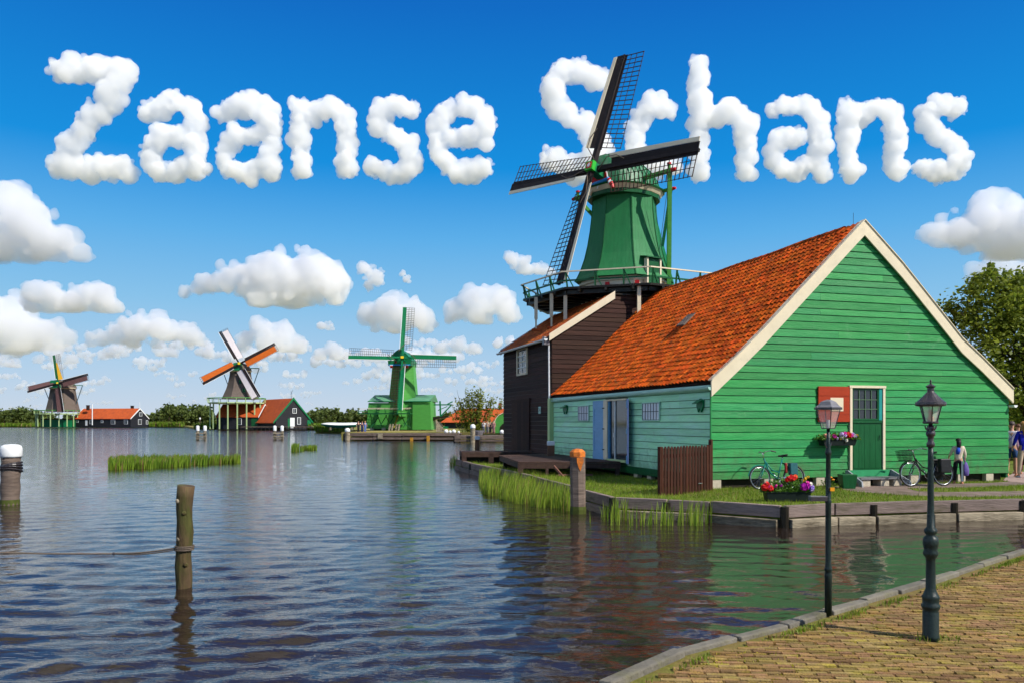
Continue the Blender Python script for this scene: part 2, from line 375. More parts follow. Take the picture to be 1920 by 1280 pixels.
# ================================================================== SETTING
# ---- water: one sheet, real wave relief near the camera
def wavegrid():
    C = np.array([0., -9.]); d = [6.5]
    while d[-1] < 9000: d.append(d[-1]*(1.0042 if d[-1] < 36 else 1.0075 if d[-1] < 90 else 1.03))
    d = np.array(d); na = 560; a = np.linspace(-1.02, 1.02, na)
    D, A = np.meshgrid(d, a, indexing='ij'); X = C[0]+D*np.sin(A); Y = C[1]+D*np.cos(A); Z = np.zeros_like(X)
    sp = D*(2.04/na)*1.1
    g = np.random.RandomState(3); yaw = X*0
    calm = 1/(1+np.exp(-(X-0.6-(Y-9)*.02)/.8)); calm *= 1/(1+np.exp((Y-30)/4)); amp = (1-.22*calm)*(.50+.50/(1+np.exp((Y-11.5)/2.2)))
    wx = X+.25*np.sin(Y*.9+X*.3); wy = Y+.3*np.sin(X*.7-Y*.2)
    for i in range(46):
        lam = 0.17*(1.034**i)*(1+.08*g.randn()); th = PI/2+g.randn()*.62+.12; k = 2*PI/lam
        s = .027*(.5+1.0*g.rand())
        fade = np.clip((lam/sp-2.2)/3, 0, 1); ph = g.rand()*2*PI
        q = np.sin(k*(wx*math.cos(th)+wy*math.sin(th))+ph+.8*np.sin(X*.23*g.rand()+Y*.15*g.rand()+i))
        Z += (s/k)*fade*q
    Z *= amp*1.08
    v = np.stack([X, Y, Z], -1).reshape(-1, 3); nr = len(d)
    i, j = np.meshgrid(np.arange(nr-1), np.arange(na-1), indexing='ij'); b = (i*na+j).ravel()
    f = np.stack([b, b+na, b+na+1, b+1], 1)
    return v, f
wm = bpy.data.materials.new('river_water'); wm.use_nodes = True
n = wm.node_tree; N = n.nodes; L = n.links; b = N['Principled BSDF']
b.inputs['Base Color'].default_value = (.022, .014, .010, 1); b.inputs['Roughness'].default_value = .045; b.inputs['IOR'].default_value = 1.40
ge = N.new('ShaderNodeNewGeometry')
m1 = N.new('ShaderNodeMapping'); m1.inputs['Scale'].default_value = (1.1, 3.4, 1); L.new(ge.outputs['Position'], m1.inputs[0])
z1 = N.new('ShaderNodeTexNoise'); z1.inputs['Scale'].default_value = 1.0; z1.inputs['Detail'].default_value = 4; z1.inputs['Roughness'].default_value = .55; L.new(m1.outputs[0], z1.inputs[0])
m2 = N.new('ShaderNodeMapping'); m2.inputs['Scale'].default_value = (5, 12, 1); L.new(ge.outputs['Position'], m2.inputs[0])
z2 = N.new('ShaderNodeTexNoise'); z2.inputs['Scale'].default_value = 1.0; z2.inputs['Detail'].default_value = 3; L.new(m2.outputs[0], z2.inputs[0])
sp = N.new('ShaderNodeSeparateXYZ'); L.new(ge.outputs['Position'], sp.inputs[0])
far = N.new('ShaderNodeMapRange'); L.new(sp.outputs['Y'], far.inputs[0]); far.inputs[1].default_value = 30; far.inputs[2].default_value = 110; far.inputs[3].default_value = .50; far.inputs[4].default_value = .9
shx = N.new('ShaderNodeMapRange'); L.new(sp.outputs['X'], shx.inputs[0]); shx.inputs[1].default_value = .3; shx.inputs[2].default_value = 3; shx.inputs[3].default_value = 1; shx.inputs[4].default_value = .7
ml = N.new('ShaderNodeMath'); ml.operation = 'MULTIPLY'; L.new(far.outputs[0], ml.inputs[0]); L.new(shx.outputs[0], ml.inputs[1])
bp = N.new('ShaderNodeBump'); bp.inputs['Distance'].default_value = .045; L.new(ml.outputs[0], bp.inputs['Strength']); L.new(z1.outputs[0], bp.inputs['Height'])
bp2 = N.new('ShaderNodeBump'); bp2.inputs['Distance'].default_value = .006; bp2.inputs['Strength'].default_value = .5; L.new(z2.outputs[0], bp2.inputs['Height']); L.new(bp.outputs[0], bp2.inputs['Normal'])
m3_ = N.new('ShaderNodeMapping'); m3_.inputs['Scale'].default_value = (.28, .75, 1); m3_.inputs['Location'].default_value = (5, 3, 0); L.new(ge.outputs['Position'], m3_.inputs[0])
z3 = N.new('ShaderNodeTexNoise'); z3.inputs['Scale'].default_value = 1.0; z3.inputs['Detail'].default_value = 3; L.new(m3_.outputs[0], z3.inputs[0])
f3_ = N.new('ShaderNodeMapRange'); L.new(sp.outputs['Y'], f3_.inputs[0]); f3_.inputs[1].default_value = 45; f3_.inputs[2].default_value = 130; f3_.inputs[3].default_value = 0; f3_.inputs[4].default_value = .9
bp3 = N.new('ShaderNodeBump'); bp3.inputs['Distance'].default_value = .32; L.new(f3_.outputs[0], bp3.inputs['Strength']); L.new(z3.outputs[0], bp3.inputs['Height']); L.new(bp2.outputs[0], bp3.inputs['Normal'])
L.new(bp3.outputs[0], b.inputs['Normal'])
v, f = wavegrid()
tag(tris_object('water', v, f, wm, smooth=True), kind='structure')

# ---- far ground to the horizon
def sheet(name, pts, z, m, drop=1.2, kind='structure'):
    mb = MB(); mb.prism([(p[0], p[1], z-drop) for p in pts], (0, 0, drop)); return tag(mb.build(name, m), kind=kind)
def W(px, Y): return ((px-960)/FPX*Y, Y)
sheet('far_bank', [(-6000, 318), W(-300, 316), W(150, 314), W(345, 312), W(365, 222), W(480, 215), W(592, 205), W(600, 240), W(700, 240), W(960, 240), (6000, 260), (6000, 9000), (-6000, 9000)], .55, 'field')
sheet('mill_bank', [W(592, 152), W(640, 145), W(700, 110), W(640, 96), W(800, 96), W(1000, 92), (60, 100), (120, 60), (160, 130), (150, 242), W(600, 242)], .85, 'field')

FRONT = [(857, 861), (881, 867), (986, 888), (1073, 910), (1097, 918), (1152, 932), (1333, 940), (1467, 948), (1561, 944), (1741, 939), (1916, 935), (2300, 926)]
def front_pt(px, z=.42, out=0.0):
    for a, b_ in zip(FRONT, FRONT[1:]):
        if a[0] <= px <= b_[0]:
            py = a[1]+(b_[1]-a[1])*(px-a[0])/(b_[0]-a[0]); break
    p = G(px, py, .42); d = (G(b_[0], b_[1], .42)-G(a[0], a[1], .42)); d.z = 0; d.normalize()
    nrm = Vector((d.y, -d.x, 0)); q = p+nrm*out; return Vector((q.x, q.y, z))
ISL = [tuple(G(x, y, .42))[:2] for x, y in FRONT]+[(40, 20), (80, 34), (90, 62), (12, 58), (-1.0, 47), (-1.0, 41), (-2.6, 37.2)]
GZ = .33
sheet('river_bank', ISL, GZ, 'lawn', 1.5)

# ---- foreground quay
EDGE = [tuple(G(x, y, .45))[:2] for x, y in ((1128, 1280), (1271, 1217), (1467, 1168), (1548, 1143), (1732, 1089), (1920, 1029))]
EDGE = [(-4.2, -2.0), (-2.0, 1.6), (-.55, 3.6)]+EDGE+[(9.8, 13.2), (16, 15.6), (40, 18)]
QUAY = EDGE+[(40, -6), (-8, -6)]
sheet('quay', [(x, y) for x, y in QUAY], .415, 'sand', 1.6)

# ---- coping stones along the quay edge
quay = bpy.data.objects['quay']
def along(poly, step):
    out = []; 
    for a, b_ in zip(poly, poly[1:]):
        a = Vector(a); b_ = Vector(b_); n_ = max(1, round((b_-a).length/step))
        for i in range(n_): out.append((a+(b_-a)*i/n_, a+(b_-a)*(i+1)/n_))
    return out
for a, b_ in along(EDGE[2:10], .75):
    d = (b_-a).normalized(); nr = Vector((d.y, -d.x)); w = .062+rnd.uniform(-.015, .02); z = .455+rnd.uniform(-.004, .01)
    o0 = rnd.uniform(-.015, .02); o1 = rnd.uniform(-.015, .02); g0 = d*.012
    q = [a+g0-nr*(-.0)+nr*(w), a+g0-nr*(.03+o0), b_-g0-nr*(.03+o1), b_-g0+nr*w]
    mb = MB(); mb.hexa([(p.x, p.y, z-.30) for p in q]+[(p.x, p.y, z+rnd.uniform(-.003, .003)) for p in q])
    bevel(mb.build('coping_stone', 'stone', quay), .012, 2)
# ---- clinker bricks
bl, bw = .205, .056; th = R(-6); ct, st = math.cos(th), math.sin(th)
cells = []
for r_ in range(-75, 320):
    for c_ in range(-60, 80):
        u = (c_+(.5 if r_ % 2 else 0))*bl+rnd.uniform(-.006, .006); w_ = r_*bw
        x = u*ct-w_*st; y = w_*ct+u*st+.03*math.sin(x*1.3)
        if not (1.0 < y < 13 and -1 < x < 10.5): continue
        cells.append((x, y))
xs = np.array([c[0] for c in cells]); ys = np.array([c[1] for c in cells])
inner = [(EDGE[i][0]+.19, EDGE[i][1]-.10) for i in range(1, len(EDGE))]+[(40, -6), (-8, -6), (-3.9, -2)]
ok = in_poly(xs, ys, inner); cells = [c for c, k in zip(cells, ok) if k]
def view_px(x, y, z): return (960+FPX*x/y, HORIZON+(EYE-z)*FPX/y)
vis = []; rest = []
for c in cells:
    X_, Y_ = view_px(c[0], c[1], .45); (vis if (-40 < X_ < 1960 and Y_ < 1300 and c[1] > 0) else rest).append(c)
vis.sort(key=lambda c: c[1]); rest += vis[300:]; vis = vis[:300]
def brick_mb(mb, x, y, z, a):
    hl, hw = (bl-.012)/2, (bw-.010)/2; ca, sa_ = math.cos(a), math.sin(a); k = .88
    def q(u, w, zz): return (x+u*ca-w*sa_, y+u*sa_+w*ca, zz)
    zt = [z+rnd.uniform(-.002, .002) for _ in range(4)]
    return mb.hexa([q(-hl, -hw, z-.05), q(hl, -hw, z-.05), q(hl, hw, z-.05), q(-hl, hw, z-.05),
                    q(-hl*.985, -hw*k, zt[0]), q(hl*.985, -hw*k, zt[1]), q(hl*.985, hw*k, zt[2]), q(-hl*.985, hw*k, zt[3])])
bmesh_shared = [brick_mb(MB(), 0, 0, 0, 0).mesh('brick', 'brick') for _ in range(6)]
for x, y in vis:
    o = bpy.data.objects.new('brick', rnd.choice(bmesh_shared)); link(o, quay); o.location = (x, y, .437+rnd.uniform(-.005, .006))
    o.rotation_euler = (rnd.gauss(0, .012), rnd.gauss(0, .008), th+rnd.gauss(0, .025))
mb = MB()
for x, y in rest: brick_mb(mb, x, y, .437+rnd.uniform(-.005, .006), th+rnd.gauss(0, .025))
tag(mb.build('brick_paving', 'brick', quay, fix=False), kind='stuff')

# moss and weeds in the joints of the quay
g = np.random.RandomState(5); px = []; 
while len(px) < 9000:
    x = g.uniform(-.5, 9); y = g.uniform(3.2, 12.5)
    if noise.noise(Vector((x*1.6, y*2.4, 3)))+.25*noise.noise(Vector((x*9, y*9, 1))) < -.02: continue
    px.append((x, y))
px = np.array(px); ok = in_poly(px[:, 0], px[:, 1], inner); px = px[ok]
r_ = np.round((px[:, 1]*ct-px[:, 0]*st)/bw-.5)+.5   # snap to the joints between the courses
uu = px[:, 0]*ct+px[:, 1]*st; ww = r_*bw; px = np.stack([uu*ct-ww*st, ww*ct+uu*st+.03*np.sin((uu*ct-ww*st)*1.3)], 1)
px = np.repeat(px, 4, 0)+g.randn(len(px)*4, 2)*[.022, .006]
mossm = leafmat('joint_moss', (.16, .19, .012), (.42, .34, .03), .3)
tag(blades('joint_moss', np.column_stack([px, np.full(len(px), .428)]), .016, .016, mossm, None, 1, lean=.6, segs=1), kind='stuff')
pts = []
for a, b_ in along(EDGE[2:9], .1):
    m_ = (a+b_)/2; d = (b_-a).normalized(); nr = Vector((d.y, -d.x))
    k = max(0, noise.noise(Vector((m_.x*1.7, m_.y*1.7, 9)))+.22)
    for _ in range(int(300*k)):
        p = m_+d*g.uniform(-.06, .06)+nr*(.14+abs(g.randn())*.05); pts.append((p.x, p.y, .44))
lamp_g = [G(1745, 1195, .45), G(1553, 1150, .45), G(1600, 1128, .45)]
for q, cnt, rr in ((lamp_g[1], 260, .13), (lamp_g[2], 380, .22), (lamp_g[0], 90, .10)):
    for _ in range(cnt): pts.append((q.x+g.randn()*rr, q.y+g.randn()*rr*.5, .44))
pts = np.array(pts); ok = in_poly(pts[:, 0], pts[:, 1], inner)
tag(blades('quay_edge_grass', pts[ok], .05, .007, 'grassblade', None, 2, lean=.6), kind='stuff')

# ---- timber revetment of the bank: two rows of beams and posts
rv = thing('timber_revetment', 'low weathered timber wall of two stacked beams holding the grass bank above the water', 'retaining wall', front_pt(1333, 0))
rv_loc = Vector(rv.location)
def wallbeam(name, px0, px1, z0, z1, t0, t1, m, cut=.015):
    mb = MB(); ks = [px0]+[f_[0] for f_ in FRONT if px0+6 < f_[0] < px1-6]+[px1]
    jit = [rnd.uniform(-.012, .012) for _ in ks]
    A = []
    for k, j in zip(ks, jit):
        a = front_pt(k, 0, t1)-rv_loc; c = front_pt(k, 0, t0)-rv_loc; A.append((a, c, j))
    for (a, c, j), (a2, c2, j2) in zip(A, A[1:]):
        d = (a2-a); d.normalize(); e = d*cut
        mb.hexa([(a.x+e.x, a.y+e.y, z0+j), (a2.x-e.x, a2.y-e.y, z0+j2), (c2.x-e.x, c2.y-e.y, z0+j2), (c.x+e.x, c.y+e.y, z0+j),
                 (a.x+e.x, a.y+e.y, z1+j), (a2.x-e.x, a2.y-e.y, z1+j2), (c2.x-e.x, c2.y-e.y, z1+j2), (c.x+e.x, c.y+e.y, z1+j)])
    return bevel(mb.build(name, m, rv), .012, 2)
for a, b_ in ((857, 884), (885, 940), (941, 1000), (1001, 1073), (1074, 1097), (1098, 1150), (1154, 1252), (1253, 1332), (1333.5, 1466), (1470, 1561), (1562, 1741), (1742, 1912), (1914, 2290)):
    wallbeam('beam', a, b_, .195, .435, -.05, .07, 'quaywood')
for a, b_ in ((857, 905), (906, 985), (986, 1060), (1061, 1140), (1160, 1330), (1332, 1462), (1474, 1633), (1636, 1783), (1786, 1909), (1914, 2290)):
    wallbeam('beam', a, b_, -.01, .165, -.02, .17 if a > 1150 else .12, 'palewood' if a > 1150 else 'quaywood')
for k in (885, 1000, 1097, 1152, 1252, 1468, 1634, 1785, 1912):
    p = front_pt(k, 0, .05)-rv_loc; mb = MB(); mb.tube([(p.x, p.y, -.6), (p.x, p.y, .40+rnd.uniform(-.03, .03))], .085, 10); mb.build('post', 'wet', rv)
mb = MB()
for a, b_ in zip(FRONT, FRONT[1:]):
    p = front_pt(a[0]+.1, 0, .02)-rv_loc; q = front_pt(b_[0]-.1, 0, .02)-rv_loc; mb.beam((p.x, p.y, -.25), (q.x, q.y, -.25), .06, .8)
mb.build('backing', 'wet', rv)
rv.location = rv_loc

# ---- trodden path and side path on the bank
def pathsheet(name, pxs, z, m='path'):
    mb = MB(); mb.poly([tuple(G(x, y, GZ))[:2]+(z,) for x, y in pxs]); return tag(mb.build(name, m), kind='structure')
PATHS = [[(1560, 912), (1600, 921), (1680, 927), (1740, 930), (1820, 931), (1930, 929), (2100, 925), (2100, 921), (1930, 920), (1840, 921), (1760, 922), (1720, 920), (1700, 915), (1750, 915), (1850, 912), (1935, 908), (1935, 900), (1850, 905), (1700, 907)],
         [(1880, 901), (1935, 906), (2200, 906), (2200, 884), (1905, 884), (1888, 893)]]
pathsheet('footpath', PATHS[0], GZ+.006)
pathsheet('brick_footpath', PATHS[1], GZ+.010, mat('pinkish_path', (.34, .24, .20), .9, .2, (4, 4, 4), .4))
PATHW = [[tuple(G(x, y, GZ))[:2] for x, y in pp] for pp in PATHS]

# ================================================================== GREEN HOUSE
HA = math.atan2(.285, .958)
HO = Vector((5.27, 21.2, GZ)); hx = Vector((.958, .285, 0)).normalized(); hy = Vector((-.285, .958, 0)).normalized()
def H2W(x, y, z): return HO+hx*x+hy*y+Vector((0, 0, z))
HW_, HD = 10.07, 12.6
HFOOT = [tuple(H2W(*q, 0))[:2] for q in ((-.05, -.05), (HW_+.05, -.05), (HW_+.05, HD+7.5), (-.05, HD+7.5))]
def gpl(px, py, off=0.0):
    """point of the gable plane (local x, z) seen at that pixel"""
    k = (px-960)/FPX; ox, oy = 5.27+.285*off, 21.2-.958*off
    s = (oy*k-ox)/(.958-.285*k); Y = oy+.285*s
    return s, EYE+(HORIZON-py)*Y/FPX-GZ
def wpl(px, py=None):
    """point of the left wall plane (local y, z)"""
    k = (px-960)/FPX; t = (5.27-21.2*k)/(.958*k+.285); Y = 21.2+.958*t
    return t, (EYE+(HORIZON-py)*Y/FPX-GZ if py is not None else None)
OUT = [gpl(1330, 713), gpl(1377.5, 668), gpl(1426, 620), gpl(1500, 540), gpl(1616, 415), gpl(1686, 494), gpl(1753, 578), gpl(1798, 635), gpl(1835, 669.5), gpl(1894, 729)]
PK = 4
def prof(s, poly=OUT):
    if s <= poly[0][0]: a, b_ = poly[0], poly[1]
    elif s >= poly[-1][0]: a, b_ = poly[-2], poly[-1]
    else:
        for a, b_ in zip(poly, poly[1:]):
            if a[0] <= s <= b_[0]: break
    return a[1]+(b_[1]-a[1])*(s-a[0])/(b_[0]-a[0])
def ends(z, drop=.12):
    lo = 0.0; hi = HW_; zz = z+drop
    if prof(0) < zz:
        a, b_ = 0.0, OUT[PK][0]
        for _ in range(30):
            m_ = (a+b_)/2
            if prof(m_) < zz: a = m_
            else: b_ = m_
        lo = a
    if prof(HW_) < zz:
        a, b_ = OUT[PK][0], HW_
        for _ in range(30):
            m_ = (a+b_)/2
            if prof(m_) > zz: a = m_
            else: b_ = m_
        hi = a
    return lo, hi
house = thing('green_house', 'big green clapboard house with orange tiled roof and cream verge boards behind the canal', 'house', HO, HA)
# boards of the gable, each with its own end cut
DS0, DS1 = 4.34, 5.53; DZ1 = gpl(1600, 722)[1]
z = .24; k = 0
joints = {2: 7.3, 5: 8.4, 9: 2.2, 11: 7.9, 14: 7.6, 16: 3.1, 19: 4.0, 21: 6.4, 22: 3.4, 23: 6.1, 24: 3.4, 27: 5.5}
def clap(x0, x1, z0, z1, xa, xb, front=.034):
    t = rnd.uniform(-.004, .004)
    return MB().hexa([(x0, -front+t, z0), (x1, -front+t*.3, z0), (x1, .0, z0), (x0, .0, z0), (xa, -.014, z1-.013), (xb, -.014, z1-.013), (xb, .0, z1-.013), (xa, .0, z1-.013)])
while z < OUT[PK][1]-.35:
    h = rnd.choice([.178, .195, .205, .215, .228]) if z > .3 else .21
    l0, r0 = ends(z); l1, r1 = ends(z+h)
    if r1-l1 < .05: break
    segs = [(l0, r0, l1, r1)]
    if k in joints and l0+.5 < joints[k] < r0-.5:
        j = joints[k]; segs = [(l0, j-.002, l1, j-.002), (j+.002, r0, j+.002, r1)]
    out = []
    for s in segs:
        if z+h*.5 < DZ1 and z+h > .55 and s[0] < DS0 and s[1] > DS1: out += [(s[0], DS0, s[2], DS0), (DS1, s[1], DS1, s[3])]
        elif z+h*.5 < DZ1 and z+h > .55 and s[0] < DS1 < s[1] and s[0] > DS0: out += [(DS1, s[1], DS1, s[3])]
        else: out.append(s)
    for s in out: clap(s[0], s[1], z, z+h, s[2], s[3]).build('board', 'green', house)
    z += h; k += 1
mb = MB(); pts = [(0.01, .005, .25)]+[(max(.01, s), .005, zz-.12) for s, zz in OUT if s < HW_]+[(HW_-.01, .005, prof(HW_)-.12), (HW_-.01, .005, .25)]
mb.prism(pts, (0, .08, 0)); mb.build('gable_wall', 'dkgreen', house)
# verge boards
def verge(poly, y0, thick, drop, m, parent, lo=None):
    for i, (a, b_) in enumerate(zip(poly, poly[1:])):
        pass
    mb = MB(); n_ = len(poly)
    for a, b_ in zip(poly, poly[1:]):
        mb.hexa([(a[0], y0-thick, a[1]-drop), (b_[0], y0-thick, b_[1]-drop), (b_[0], y0, b_[1]-drop), (a[0], y0, a[1]-drop),
                 (a[0], y0-thick, a[1]), (b_[0], y0-thick, b_[1]), (b_[0], y0, b_[1]), (a[0], y0, a[1])])
    return mb.build('verge_board', m, parent)
LV = OUT[:PK+1]; RV = OUT[PK:]
verge([(OUT[PK][0]+(-.001), OUT[PK][1])][:0]+LV, -.075, .045, .42, 'cream', house)
verge(RV, -.075, .045, .42, 'cream', house)
for poly in (LV, RV):   # thin capping strip over each verge board
    mb = MB()
    for a, b_ in zip(poly, poly[1:]):
        mb.hexa([(a[0], -.15, a[1]+.002), (b_[0], -.15, b_[1]+.002), (b_[0], .06, b_[1]+.002), (a[0], .06, a[1]+.002),
                 (a[0], -.15, a[1]+.03), (b_[0], -.15, b_[1]+.03), (b_[0], .06, b_[1]+.03), (a[0], .06, a[1]+.03)])
    mb.build('verge_cap', 'cream', house)
# left wall boards (green paint, its skylit teal put into the colour)
DT0, DT1 = wpl(1178)[0], wpl(1136)[0]
EAVE = 2.62
zz = .34; k = 0
def clapL(y0, y1, z0, z1):
    t = rnd.uniform(-.004, .004)
    return MB().hexa([(-.034+t, y0, z0), (.0, y0, z0), (.0, y1, z0), (-.034+t*.3, y1, z0), (-.014, y0, z1-.017), (.0, y0, z1-.017), (.0, y1, z1-.017), (-.014, y1, z1-.017)])
while zz < EAVE-.03:
    h = min(rnd.choice([.19, .205, .215]), EAVE-zz+.02)
    cuts = [0.0, DT0-.02, DT1+.02, HD]
    if zz > 2.0 : parts = [(0.0, 1.7), (1.704, 2.75), (2.754, DT0-.02), (DT1+.02, 10.2), (10.204, HD)]
    else: parts = [(0.0, DT0-.02), (DT1+.02, HD)]
    if zz < .45: parts = [(0.0, DT0-.02), (DT1+.02, HD)]
    for a, b_ in parts: clapL(a, b_, zz, zz+h).build('board', 'teal', house)
    zz += h; k += 1
MB().box(.005, .08, .0, HD, .1, EAVE+.1).build('side_wall', 'dkgreen', house)
MB().box(-.07, .0, 0, DT0+.6, .12, .335).build('sill_board', 'dkgreen', house)
MB().box(-.06, .0, DT1, HD, .12, .335).build('sill_board', 'dkgreen', house)
MB().box(HW_-.08, HW_, .0, HD, .1, 2.4).build('side_wall', 'dkgreen', house)
# dark block painting the shade under the floor, and footings
MB().box(.12, HW_-.15, .12, HD-.1, -.05, .24).build('crawl_space', 'void_shade', house)
for x in (.15, 1.75, 3.4, 6.6, 8.3, 9.35):
    bevel(MB().box(x-.13, x+.15, -.02, .3, -.06, .235).build('footing', 'concrete', house), .01)
for y in (2.7, 3.6, 4.55, 12.3):
    bevel(MB().box(-.03, .25, y-.14, y+.14, -.06, .12).build('footing', 'concrete', house), .01)
# corner post (pale green) at the far end of the side wall
MB().box(-.20, .0, HD-.22, HD+.03, -.1, EAVE+.12).build('corner_post', 'creamgreen', house)
MB().box(-.035, .0, -.05, -.002, .24, EAVE).build('corner_board', 'green', house)
# roof: substrate slopes and individual tiles
def slope_pts(side):
    return [(s, z_) for s, z_ in (OUT[:PK+1][::-1] if side < 0 else OUT[PK:])]
ROOFY0, ROOFY1 = -.02, HD+.02
for side in (-1, 1):
    pl = slope_pts(side); mb = MB()
    e = pl[-1]; d = (e[0]-pl[-2][0], e[1]-pl[-2][1])
    if side < 0: pl = pl[:-1]+[(.10, prof(.10))]
    for a, b_ in zip(pl, pl[1:]):
        mb.hexa([(a[0], ROOFY0, a[1]-.20), (b_[0], ROOFY0, b_[1]-.20), (b_[0], ROOFY1, b_[1]-.20), (a[0], ROOFY1, a[1]-.20),
                 (a[0], ROOFY0, a[1]-.11), (b_[0], ROOFY0, b_[1]-.11), (b_[0], ROOFY1, b_[1]-.11), (a[0], ROOFY1, a[1]-.11)])
    mb.build('roof_deck', 'dark' if side < 0 else 'tiledull', house)
TW, TL = .205, .235
def tile_mesh(m='tile'):
    """one S-shaped pantile: x across (TW), y up the slope (TL), overlapping its neighbours"""
    v = []; f = []; n_ = 6
    for j, (y, lift) in enumerate(((-.02, .030), (TL+.05, -.004))):
        for i in range(n_+1):
            u = i/n_; v.append((u*(TW+.03), y, lift+.026*math.sin(u*2*PI+.5)))
    for i in range(n_): f.append((i, i+1, n_+1+i+1, n_+1+i))
    b0 = len(v)
    for i in range(n_+1): q = v[i]; v.append((q[0], q[1]+.003, q[2]-.022))
    for i in range(n_): f.append((i, b0+i, b0+i+1, i+1))
    me = bpy.data.meshes.new('roof_tile'); me.from_pydata(v, [], f); me.materials.append(M[m]); return me
def lay_tiles(parent, pl, y0, y1, cap=300, keyf=None, m='tile', skip=None, sag=None):
    """pl: slope from ridge to eave [(s,z)...]; tiles run in courses along y"""
    seg = []; tot = 0
    for a, b_ in zip(pl, pl[1:]):
        l = math.dist(a, b_); seg.append((tot, tot+l, a, b_)); tot += l
    nrow = int(tot/TL); items = []
    for r in range(nrow+1):
        u = tot-.02-r*TL-TL*.0      # distance from ridge of the tile's lower edge
        if u < .15: break
        for (t0, t1, a, b_) in seg:
            if t0 <= u <= t1 or (t1 == tot and u > t1): break
        q = (u-t0)/(t1-t0); p = (a[0]+(b_[0]-a[0])*q, a[1]+(b_[1]-a[1])*q)
        dx, dz = (a[0]-b_[0])/(t1-t0), (a[1]-b_[1])/(t1-t0)
        ncol = int((y1-y0)/TW)
        for c in range(ncol):
            y = y0+(c+1)*(y1-y0)/ncol
            if skip and skip(p, y): continue
            s_ = (0 if not sag else sag(p[0], y))
            items.append((p[0], y, p[1]+.0+s_, dx, dz))
    items.sort(key=lambda t: (t[1] if keyf is None else keyf(t)))
    base = [tile_mesh(m) for _ in range(1)][0]
    vb = [Vector(v.co) for v in base.vertices]; fb = [tuple(p.vertices) for p in base.polygons]
    mb = MB()
    for i, (x, y, z_, dx, dz) in enumerate(items):
        up = Vector((dx, 0, dz)); ac = Vector((0, -1, 0)); nn = ac.cross(up).normalized()
        if nn.z < 0: nn = -nn
        j = [rnd.gauss(0, .016) for _ in range(3)]
        rot = Matrix((ac, up, nn)).transposed().to_4x4() @ Matrix.Rotation(j[0], 4, 'Z') @ Matrix.Rotation(j[1]*1.2, 4, 'X') @ Matrix.Rotation(j[2], 4, 'Y')
        mt = Matrix.Translation((x, y, z_+rnd.uniform(0, .010))) @ rot
        if i < cap:
            o = bpy.data.objects.new('roof_tile', base); link(o, parent); o.matrix_local = mt
        else:
            b0 = len(mb.v); mb.v += [tuple(mt @ v) for v in vb]; mb.f += [tuple(b0+k for k in f) for f in fb]
    if mb.v: tag(mb.build('tile_field', m, parent, fix=False), kind='stuff')
SAG = lambda s, y: -.055*math.sin(PI*min(1, max(0, y/HD)))*min(1, max(0, (s+.5)/4.5))+.012*math.sin(y*1.7+s*2.1)
lay_tiles(house, slope_pts(-1), ROOFY0, ROOFY1, sag=SAG)
mb = MB()   # ridge tiles
n_ = 34
ridges = []
for i in range(n_):
    y = ROOFY0+(ROOFY1-ROOFY0)*i/n_; x, z_ = OUT[PK]
    mb = MB(); m_ = 7; r0, r1 = .105, .09
    vs = []
    for yy, rr in ((y-.02, r0), (y+(ROOFY1-ROOFY0)/n_+.02, r1)):
        for j in range(m_): a = PI*j/(m_-1); vs.append((x+rr*math.cos(a), yy, z_-.05+rr*math.sin(a)*.95+SAG(4.8, y)))
    mb.v = vs; mb.f = [(j, j+1, m_+j+1, m_+j) for j in range(m_-1)]
    if i > 1: mb.build('ridge_tile', 'tile', house, fix=False)
# roof hatch
pl = slope_pts(-1)
def slope_at(px, py):
    best = None
    for i in range(60):
        for j in range(60):
            t = HD*i/59; s = OUT[0][0]+(OUT[PK][0]-OUT[0][0])*j/59; w = H2W(s, t, prof(s))
            e = (960+FPX*w.x/w.y-px)**2+(HORIZON-(w.z-EYE)*FPX/w.y-py)**2
            if best is None or e < best[0]: best = (e, s, t)
    return best[1:]
s_, t_ = slope_at(1288, 606)
dz = (prof(s_+.1)-prof(s_-.1))/.2; sl = Vector((1, 0, dz)).normalized(); nn = Vector((-dz, 0, 1)).normalized()
c = Vector((s_, t_, prof(s_)))+nn*.07
mb = MB(); a = sl*.30; b2 = Vector((0, .26, 0)); mb.hexa([c-a-b2, c+a-b2, c+a+b2, c-a+b2, c-a-b2+nn*.06, c+a-b2+nn*.03, c+a+b2+nn*.03, c-a+b2+nn*.06]); mb.build('roof_hatch', 'greywood', house)
MB().tube([(OUT[PK][0], .35, OUT[PK][1]), (OUT[PK][0], .35, OUT[PK][1]+.32)], .006, 5).build('lightning_rod', 'iron', house)
# gutter along the eave with brackets
gx = OUT[0][0]+.02; gz = gpl(1330, 724)[1]-.06
def gutter(x, z_, y0, y1, r, parent, m='gutter', ze=None):
    mb = MB(); n_ = 8; ze = z_ if ze is None else ze
    v = []
    for y, zc in ((y0, z_), (y1, ze)):
        for rr in (r, r-.015):
            for j in range(n_+1): a = PI+PI*j/n_; v.append((x+rr*math.cos(a), y, zc+rr*math.sin(a)*1.05))
    q = n_+1; mb.v = v; mb.f = [(j, j+1, 2*q+j+1, 2*q+j) for j in range(n_)]+[(q+j, q+j+1, 3*q+j+1, 3*q+j) for j in range(n_)]
    mb.f += [(0, q, 3*q, 2*q), (n_, q+n_, 3*q+n_, 2*q+n_)]+[tuple(range(0, q)), tuple(range(2*q, 3*q))]
    return mb.build('gutter', m, parent)
gutter(gx-.03, gz+.05, -.10, HD-.02, .085, house, ze=gz+.02)
MB().box(gx+.07, -.045, .0, HD, EAVE-.03, EAVE+.13).build('eave_board', 'gutter', house)
gutter(OUT[-1][0]-.01, OUT[-1][1]-.48, -.2, HD, .07, house, 'white')
